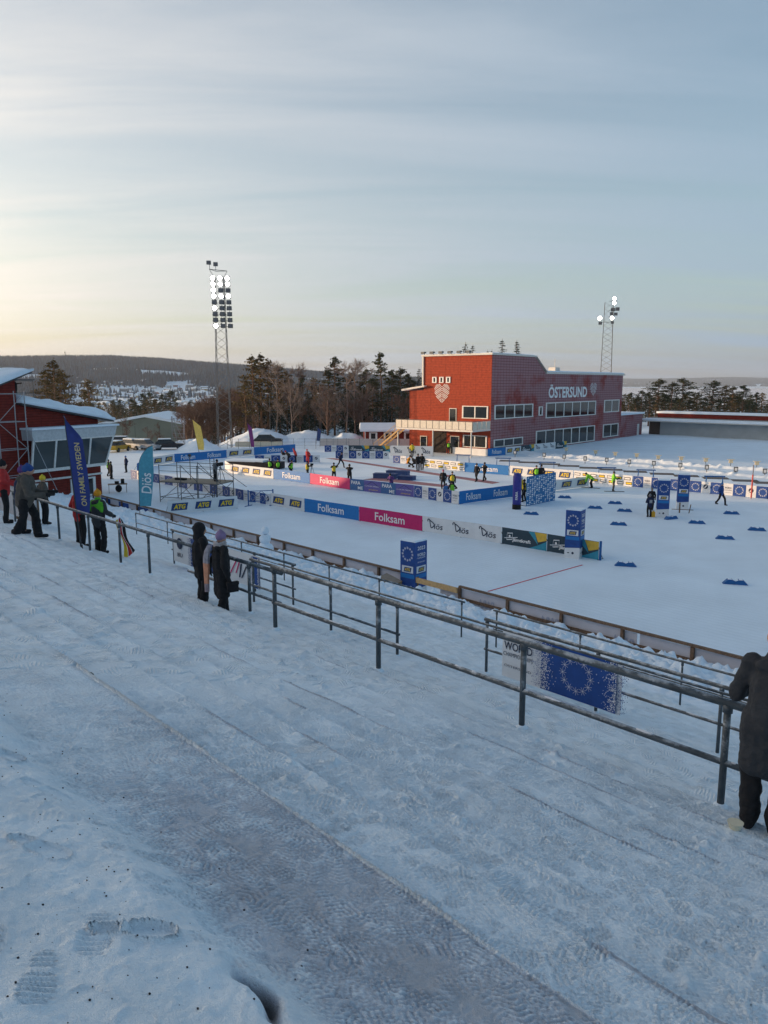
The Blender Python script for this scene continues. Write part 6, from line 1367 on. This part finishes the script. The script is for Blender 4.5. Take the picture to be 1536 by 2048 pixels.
PINE_L = leaf_mat('pine_needles', (.050, .056, .026), .12); SPRUCE_L = leaf_mat('spruce_needles', (.030, .042, .028), .25); PINE_W = leaf_mat('pine_needles_sun_toned', (.105, .075, .028), .05)  # the warm needle copy has low sunlight put into its colour
def needles(V_, F_, c, rad, n, size, r_):
    for k in range(n):
        d = Vector((r_.gauss(0, 1), r_.gauss(0, 1), r_.gauss(0, .7))); p = Vector(c) + Vector((d.x * rad[0], d.y * rad[1], d.z * rad[2])) * .55
        a = Vector((r_.gauss(0, 1), r_.gauss(0, 1), r_.gauss(0, .6))).normalized(); b_ = a.cross(Vector((r_.gauss(0, 1), r_.gauss(0, 1), r_.gauss(0, 1)))).normalized(); s_ = size * r_.uniform(.5, 1.3)
        i0 = len(V_); V_ += [tuple(p - a * s_), tuple(p + b_ * s_ * .42), tuple(p + a * s_), tuple(p - b_ * s_ * .42)]; F_.append((i0, i0 + 1, i0 + 2, i0 + 3))
def proto_pine(seed, h, mt, crown0=.35, spread=1.0):
    r_ = random.Random(seed); t_ = bpy.data.objects.new('pine_tree', None); q = MB(); bend = [(r_.uniform(-.25, .25) * k / 6, r_.uniform(-.25, .25) * k / 6, h * k / 6) for k in range(7)]; bend[0] = (0, 0, -.6)
    q.tube(bend, [.20 * (1 - k / 6.6) * h / 13 + .02 for k in range(7)], 7); V_, F_ = [], []
    for k in range(int(h * 3.6)):
        f_ = crown0 + (1 - crown0) * (k / (h * 3.6)) ** .9; z = h * f_; a = r_.uniform(0, 2 * PI); prof = math.sin(min(1, (f_ - crown0) / (1 - crown0) * .85 + .22) * PI) ** .7; ln = spread * (0.6 + 1.9 * prof) * r_.uniform(.55, 1.15) * h / 13
        j = min(5, int(f_ * 6)); bx_, by_ = bend[j][0], bend[j][1]; tip = Vector((bx_ + ln * math.cos(a), by_ + ln * math.sin(a), z + ln * r_.uniform(-.12, .35))); base = Vector((bx_, by_, z)); q.tube([base, base.lerp(tip, .6) + Vector((0, 0, -.06 * ln)), tip], [.05, .035, .015], 4, cap=False)
        for s_ in (.45, .72, 1.0):
            needles(V_, F_, base.lerp(tip, s_), (.50, .50, .26), 13, .20 * h / 13, r_)
    needles(V_, F_, (bend[6][0], bend[6][1], h), (.4, .4, .5), 36, .22 * h / 13, r_)
    cr_ = MB(); cr_.add(V_, F_); return q.mesh('trunk', BARK, True), cr_.mesh('crown', mt)
def proto_spruce(seed, h, mt):
    r_ = random.Random(seed); q = MB(); q.tube([(0, 0, -.6), (0, 0, h * .5), (0, 0, h)], [.2, .11, .02], 7); V_, F_ = [], []; lv = int(h * 3.2)
    for k in range(lv):
        f_ = .06 + .93 * k / lv; ln = (1 - f_) ** .85 * h * .21 + .12
        for j in range(max(4, int(7 * (1 - f_) + 3))):
            a = r_.uniform(0, 2 * PI); l2 = ln * r_.uniform(.6, 1.1)
            for s_ in (.3, .65, 1.0): needles(V_, F_, (l2 * s_ * math.cos(a), l2 * s_ * math.sin(a), h * f_ - .28 * l2 * s_), (.30 * (.3 + .7 * (1 - f_)), .30 * (.3 + .7 * (1 - f_)), .12), 5, .09 + .13 * (1 - f_), r_)
    c_ = MB(); c_.add(V_, F_); return q.mesh('trunk', BARK, True), c_.mesh('crown', mt)
def proto_bare(seed, h, mt, wide=1.0):
    r_ = random.Random(seed); q = MB(); tw = MB(); TV, TF = [], []
    def grow(p, d, ln, rad, lev):
        e2 = p + d * ln; mid_ = p.lerp(e2, .5) + Vector((r_.gauss(0, .05), r_.gauss(0, .05), 0)) * ln; (q if lev == 0 else tw).tube([p, mid_, e2], [rad, rad * .8, rad * .6], 6 if lev == 0 else 3, cap=False)
        if lev >= 3:
            for k in range(5 if lev == 3 else 3):
                a = p.lerp(e2, r_.uniform(.2, 1)); dd = (d + Vector((r_.gauss(0, .5), r_.gauss(0, .5), r_.gauss(.1, .4)))).normalized() * r_.uniform(.3, .8); sd_ = dd.cross(Vector((r_.gauss(0, 1), r_.gauss(0, 1), r_.gauss(0, 1)))).normalized() * .014
                i0 = len(TV); TV.extend([tuple(a - sd_), tuple(a + sd_), tuple(a + dd)]); TF.append((i0, i0 + 1, i0 + 2))
        if lev >= 4: return
        for k in range([9, 5, 4, 3][lev]):
            s_ = r_.uniform(.25, 1.0); b_ = p.lerp(e2, s_); ax = Vector((r_.gauss(0, 1), r_.gauss(0, 1), 0)).normalized(); nd = (d * r_.uniform(.6, 1.0) + ax * r_.uniform(.5, .9) * wide + Vector((0, 0, .15))).normalized(); grow(b_, nd, ln * r_.uniform(.32, .55) * (1.0 if lev else .75), max(.012, rad * .45), lev + 1)
    grow(Vector((0, 0, -.5)), Vector((r_.gauss(0, .03), r_.gauss(0, .03), 1)).normalized(), h * .78, .13, 0); tw.add(TV, TF); return q.mesh('trunk', mt, True), tw.mesh('branches', mt)
PINES = [proto_pine(1, 14, PINE_L), proto_pine(2, 13, PINE_L, .45, 1.15), proto_pine(3, 15, PINE_L, .25, .9), proto_pine(4, 13, PINE_W, .3, 1.0), proto_pine(5, 12, PINE_W, .2, 1.2)]; SPR = [proto_spruce(6, 12, SPRUCE_L), proto_spruce(7, 14, SPRUCE_L), proto_spruce(8, 9, SPRUCE_L)]; BARE = [proto_bare(9, 12, BIRCH), proto_bare(10, 14, BIRCH_F, 1.15), proto_bare(11, 9, BIRCH, 1.1), proto_bare(12, 13, BIRCH_F, .9)]
BASEH = {id(p): h for p, h in zip(PINES + SPR + BARE, [14, 13, 15, 13, 12, 12, 14, 9, 12, 14, 9, 13])}
rt = random.Random(21)
def tree(kind, proto, x, y, h, label, group, z=None, fat=1.0):
    t_ = thing({'p': 'pine_tree', 's': 'spruce_tree', 'b': 'bare_birch_tree'}[kind], label, 'tree', (x, y, gz(x, y) if z is None else z), rt.uniform(0, 2 * PI), group); s_ = h / BASEH[id(proto)]; t_.scale = (s_ * fat * rt.uniform(.9, 1.15),) * 2 + (s_,); obj('trunk', proto[0], t_); obj('branches' if kind == 'b' else 'crown', proto[1], t_)
def tree_px(kind, proto, px_, top, Y, label, group):
    fam = {'p': PINES, 's': SPR, 'b': BARE}[kind]; ad = ADJ[kind][[id(q_) for q_ in fam].index(id(proto))]; label = ' '.join((ad + ' ' + label).split()[:16])
    p = PY(px_, top, Y); z = gz(p.x, Y); tree(kind, proto, p.x, Y, max(3, p.z - z), label, group, fat=1.45 if 'range' in group else 1.0)
gA = 'wood behind the snow piles'
ADJ = {'p': ['high-crowned dark', 'flat-topped dark', 'slender dark', 'sun-toned brown', 'bushy brown'], 's': ['narrow', 'tall', 'short'], 'b': ['brown', 'wide frosted', 'low brown', 'upright frosted']}
LP, LB, LS = 'pine in the wood behind the snow piles', 'leafless birch in the wood behind the snow piles', 'dark snow-dusted spruce in the wood behind the snow piles'
for px_, top, Y, pr in [(503, 716, 140, 3), (520, 712, 146, 3), (534, 722, 150, 4), (557, 732, 143, 3), (490, 760, 136, 4), (573, 745, 152, 3), (605, 752, 150, 0), (628, 757, 155, 3), (668, 716, 142, 0), (655, 738, 148, 4), (700, 748, 150, 2), (732, 740, 146, 1), (762, 709, 138, 2), (784, 742, 142, 0), (800, 738, 147, 1), (815, 750, 141, 2), (745, 760, 136, 1), (720, 765, 150, 0), (826, 762, 150, 1)]: tree_px('p', PINES[pr], px_, top, Y, LP, gA)
for px_, top, Y, pr in [(640, 765, 140, 0), (775, 770, 134, 0), (600, 790, 136, 2), (690, 770, 144, 1), (540, 780, 158, 1), (585, 775, 160, 1), (755, 775, 148, 0), (806, 778, 135, 0), (618, 800, 134, 2), (430, 845, 138, 2), (520, 790, 162, 0), (660, 780, 160, 1), (710, 785, 138, 2), (735, 795, 134, 2), (560, 800, 140, 2), (480, 800, 150, 0)]: tree_px('s', SPR[pr], px_, top, Y, LS, gA)
for px_, top, Y, pr in [(548, 716, 134, 1), (581, 722, 132, 3), (597, 726, 140, 0), (636, 728, 136, 3), (690, 712, 130, 1), (712, 716, 131, 1), (655, 750, 131, 3), (830, 790, 128, 0), (728, 740, 132, 3)]: tree_px('b', BARE[pr], px_, top, Y, LB, gA)
rf = random.Random(33)
for k in range(46):
    px_ = 492 + 350 * (k + rf.random()) / 46; tree_px('s', SPR[k % 3], px_, rf.uniform(765, 812), rf.uniform(150, 185), 'dark spruce deep inside the wood behind the snow piles', gA)
for k in range(6):
    px_ = 495 + 335 * (k + rf.random()) / 6; tree_px('b', BARE[(0, 2)[k % 2]], px_, rf.uniform(768, 815), rf.uniform(128, 136), 'leafless sapling at the front edge of the wood', gA)
gB = 'brown trees behind the lighting mast'
for px_, top, Y, pr in [(385, 800, 150, 0), (398, 795, 156, 2), (410, 790, 148, 0), (424, 786, 158, 3), (437, 778, 150, 0), (452, 770, 152, 0), (466, 780, 148, 2), (478, 775, 156, 0), (372, 810, 146, 2), (416, 800, 140, 2), (445, 795, 142, 0), (462, 800, 140, 2), (395, 815, 142, 2), (482, 790, 141, 0), (430, 810, 139, 2), (376, 822, 152, 2)]: tree_px('b', BARE[pr], px_, top, Y, 'leafless birch behind the lighting mast', gB)
for k in range(26):
    px_ = 368 + 125 * (k + rf.random()) / 26; tree_px('b', BARE[(0, 2)[k % 2]], px_, 812 - 34 * (px_ - 368) / 125 + rf.uniform(-8, 22), rf.uniform(138, 165), 'leafless sapling behind the lighting mast', gB)
for px_, top, Y, pr in [(104, 724, 120, 3), (118, 742, 124, 4), (88, 745, 128, 3), (125, 750, 126, 4), (176, 762, 150, 4), (168, 780, 160, 3)]: tree_px('p', PINES[pr], px_, top, Y, 'pine rising behind the roof of the red house', 'pines behind the red house')
for px_, top, Y, pr in [(285, 788, 240, 0), (300, 785, 250, 1), (240, 800, 230, 1), (262, 798, 245, 0), (325, 790, 235, 2), (340, 782, 240, 1), (225, 806, 220, 3), (352, 795, 230, 0), (310, 800, 220, 4), (198, 806, 235, 3), (270, 806, 225, 2)]: tree_px('p', PINES[pr], px_, top, Y, 'pine beyond the pale hall', 'pines beyond the pale hall')
for k in range(44):
    px_ = 150 + 330 * (k + rf.random()) / 44; Yk = rf.uniform(215, 330); kd = k % 3; tree_px('pb'[kd > 1], (PINES[(0, 3, 1, 4)[k % 4]] if kd < 2 else BARE[(0, 2)[k % 2]]), px_, rf.uniform(800, 826), Yk, 'tree in the mixed belt beyond the pale hall', 'mixed trees beyond the pale hall')
for k in range(62):
    px_ = 1232 + 330 * (k + rf.random()) / 62; tree_px('p' if k % 4 else 's', PINES[(0, 1, 2, 3)[k % 4]] if k % 4 else SPR[k % 3], px_, rf.uniform(785, 815), rf.uniform(185, 250), 'tree in the thicket below the range pines', 'thicket behind the range wall')
for px_, top, Y, pr in [(252, 836, 160, 2), (318, 845, 160, 0), (295, 842, 161, 3)]: tree_px('b', BARE[pr], px_, top, Y, 'thin bare birch in front of the pale hall', 'birches before the pale hall')
gC = 'pines behind the range wall'
for px_, top, Y, pr in [(1258, 790, 190, 2), (1285, 782, 180, 1), (1318, 760, 182, 1), (1345, 766, 178, 1), (1368, 758, 180, 1), (1300, 785, 176, 2), (1395, 786, 184, 2), (1428, 763, 180, 1), (1452, 772, 178, 3), (1466, 774, 186, 1), (1488, 772, 178, 0), (1515, 786, 180, 2), (1542, 795, 182, 0), (1410, 795, 176, 0), (1330, 790, 174, 0), (1380, 800, 178, 2), (1246, 805, 178, 3), (1272, 800, 172, 2), (1440, 800, 172, 2), (1500, 800, 174, 2), (1360, 800, 170, 0), (1470, 805, 170, 3)]: tree_px('p', PINES[pr], px_, top, Y, 'pine behind the range wall', gC)
for px_, top, Y, pr in [(931, 684, 185, 0), (946, 688, 188, 1), (1005, 677, 180, 1), (1034, 679, 182, 0), (975, 699, 190, 1), (984, 698, 190, 0)]: tree_px('s', SPR[pr], px_, top, Y, 'spruce top showing over the roof of the large red building', 'spruces behind the red building')
for px_, top, Y, pr in [(838, 735, 150, 0), (846, 742, 158, 1), (1262, 812, 200, 0), (850, 760, 145, 2)]: tree_px('s', SPR[pr], px_, top, Y, 'dark spruce standing by a corner of the large red building', 'spruces at the building corners')

# ------------------------------------------------------------------ far woods (one mass) and the town below the ridge
n = 95000
pxr = rng.uniform(-120, 1150, n); rad_ = np.sqrt(rng.uniform(1350 ** 2, 3050 ** 2, n)); aa = np.arctan((pxr - 768) / F_PX); x = rad_ * np.sin(aa); y = rad_ * np.cos(aa); z = ground_z(x, y)
town = (pxr > 130) & (pxr < 440) & (rad_ < 1950)
clear = (fbm(x / 190, y / 190, 301, 3) > .70) & (rad_ < 2500); field_ = (pxr > 290) & (pxr < 395) & (rad_ > 2120) & (rad_ < 2260) & (fbm(x / 60, y / 60, 305, 2) > .35)
keep = ~clear & ~field_ & (~town | (rng.random(n) < .05)); x, y, z, rad_ = x[keep], y[keep], z[keep], rad_[keep]
# nearer belts of wood that close the view between the things built one by one
n2_ = 9000; px2 = rng.uniform(-100, 1700, n2_); r2_ = np.sqrt(rng.uniform(560 ** 2, 1250 ** 2, n2_)); a2 = np.arctan((px2 - 768) / F_PX); k2 = ~((px2 > 150) & (px2 < 470) & (r2_ > 900)) & ~((px2 > 1150) & (r2_ > 800)) & (fbm(r2_ * np.sin(a2) / 90, r2_ * np.cos(a2) / 90, 311, 3) > .42)
x2, y2 = (r2_ * np.sin(a2))[k2], (r2_ * np.cos(a2))[k2]
n3 = 26000; px3 = rng.uniform(1050, 1750, n3); r3_ = np.sqrt(rng.uniform(8300 ** 2, 11200 ** 2, n3)); a3 = np.arctan((px3 - 768) / F_PX); x3, y3 = r3_ * np.sin(a3), r3_ * np.cos(a3); k3 = fbm(x3 / 500, y3 / 500, 321, 3) > .40; x3, y3 = x3[k3], y3[k3]
def wood(name, x, y, h0, h1, w, mt, label):
    z = ground_z(x, y); m_ = len(x); h = rng.uniform(h0, h1, m_); ww = w * rng.uniform(.7, 1.3, m_); th = rng.uniform(0, 6.28, m_); V_ = []
    for k in range(4): a = th + k * PI / 2; V_.append(np.stack([x + ww * np.cos(a), y + ww * np.sin(a), z - 1.0 + 0 * x], -1))
    V_.append(np.stack([x, y, z + h], -1)); V_ = np.stack(V_, 1).reshape(-1, 3); b_ = np.arange(m_)[:, None] * 5; T = np.concatenate([b_ + np.array([[k, (k + 1) % 4, 4]]) for k in range(4)])
    o = obj(name, np_mesh(name, V_, T, mt, False)); tag(o, label, 'wood', kind='stuff')
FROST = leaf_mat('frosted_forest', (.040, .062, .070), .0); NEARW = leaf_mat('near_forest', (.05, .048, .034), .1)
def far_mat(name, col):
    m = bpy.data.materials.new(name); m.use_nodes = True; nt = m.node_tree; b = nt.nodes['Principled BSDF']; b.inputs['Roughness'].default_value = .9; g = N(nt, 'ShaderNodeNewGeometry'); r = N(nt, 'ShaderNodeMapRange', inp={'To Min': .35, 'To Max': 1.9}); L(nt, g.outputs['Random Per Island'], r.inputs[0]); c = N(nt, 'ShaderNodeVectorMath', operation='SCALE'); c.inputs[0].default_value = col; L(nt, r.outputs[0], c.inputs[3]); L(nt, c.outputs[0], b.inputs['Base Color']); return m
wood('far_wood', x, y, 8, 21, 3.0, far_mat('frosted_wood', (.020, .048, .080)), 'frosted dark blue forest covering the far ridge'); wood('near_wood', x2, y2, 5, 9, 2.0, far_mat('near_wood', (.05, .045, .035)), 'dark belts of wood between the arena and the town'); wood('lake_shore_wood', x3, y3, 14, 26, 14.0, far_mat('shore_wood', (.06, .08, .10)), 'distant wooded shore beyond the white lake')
hw = [mat('house_red', (.18, .05, .04), .8), mat('house_yellow', (.38, .30, .18), .8), mat('house_grey', (.22, .23, .24), .8), mat('house_white', (.5, .5, .5), .8)]
hm = []
for k in range(4):
    w_, d_, h_ = [(9, 7, 3.6), (12, 8, 4.2), (16, 9, 6.5), (10, 8, 5.5)][k]
    q = MB(); q.box(-w_ / 2, w_ / 2, -d_ / 2, d_ / 2, -1.5, h_); a = q.mesh('wall', hw[k]); q = MB()
    q.add([(-w_ / 2 - .6, -d_ / 2 - .6, h_ - .1), (w_ / 2 + .6, -d_ / 2 - .6, h_ - .1), (w_ / 2 + .6, d_ / 2 + .6, h_ - .1), (-w_ / 2 - .6, d_ / 2 + .6, h_ - .1), (-w_ / 2 - .6, 0, h_ + 2.4), (w_ / 2 + .6, 0, h_ + 2.4)], [(0, 1, 5, 4), (2, 3, 4, 5), (0, 4, 3), (1, 2, 5), (3, 2, 1, 0)]); b_ = q.mesh('roof', SNOW_ROOF)
    q = MB(); [q.box(-w_ / 2 + 1 + j * 2.4, -w_ / 2 + 2.1 + j * 2.4, -d_ / 2 - .06, -d_ / 2 - .003, 1.2, 2.6) for j in range(int((w_ - 1.5) / 2.4))]; c_ = q.mesh('windows', GLASS); hm.append((a, b_, c_))
rh = random.Random(5); placed = 0
for k in range(150):
    px_ = rh.uniform(165, 455); r_ = rh.uniform(1050, 2000); a = math.atan((px_ - 768) / F_PX); x_, y_ = r_ * math.sin(a), r_ * math.cos(a)
    t_ = thing('town_house', 'small snow-roofed house in the town at the foot of the ridge', 'house', (x_, y_, gz(x_, y_)), rh.uniform(-.5, .5), 'town houses below the ridge'); w3 = hm[rh.randrange(4)]; obj('wall', w3[0], t_); obj('roof', w3[1], t_); obj('windows', w3[2], t_)
tvm = thing('radio_mast', 'thin radio mast on the skyline of the far ridge', 'mast', PY(131, 722, 2750), 0); tvm.location.z = gz(tvm.location.x, 2750); m = MB(); m.tube([(0, 0, -2), (0, 0, 36)], 1.0, 5); m.tube([(0, 0, 30), (0, 0, 34)], 2.0, 6); m.build('pole', DKSTEEL, tvm)

# ------------------------------------------------------------------ haze
HAZE = 0.00009
m = MB(); m.box(-14000, 14000, -14000, 14000, -60, 240); hz_o = m.build('haze', None) if False else None
hm_ = bpy.data.materials.new('haze'); hm_.use_nodes = True; nt = hm_.node_tree; nt.nodes.clear(); o_ = N(nt, 'ShaderNodeOutputMaterial'); pv = N(nt, 'ShaderNodeVolumePrincipled', inp={'Color': (.70, .82, 1.0, 1), 'Density': HAZE, 'Anisotropy': .2}); L(nt, pv.outputs[0], o_.inputs['Volume'])
hz_o = m.build('haze', hm_); tag(hz_o, 'pale winter haze over the valley', 'haze', kind='stuff')

bpy.data.scenes.remove(TMP)
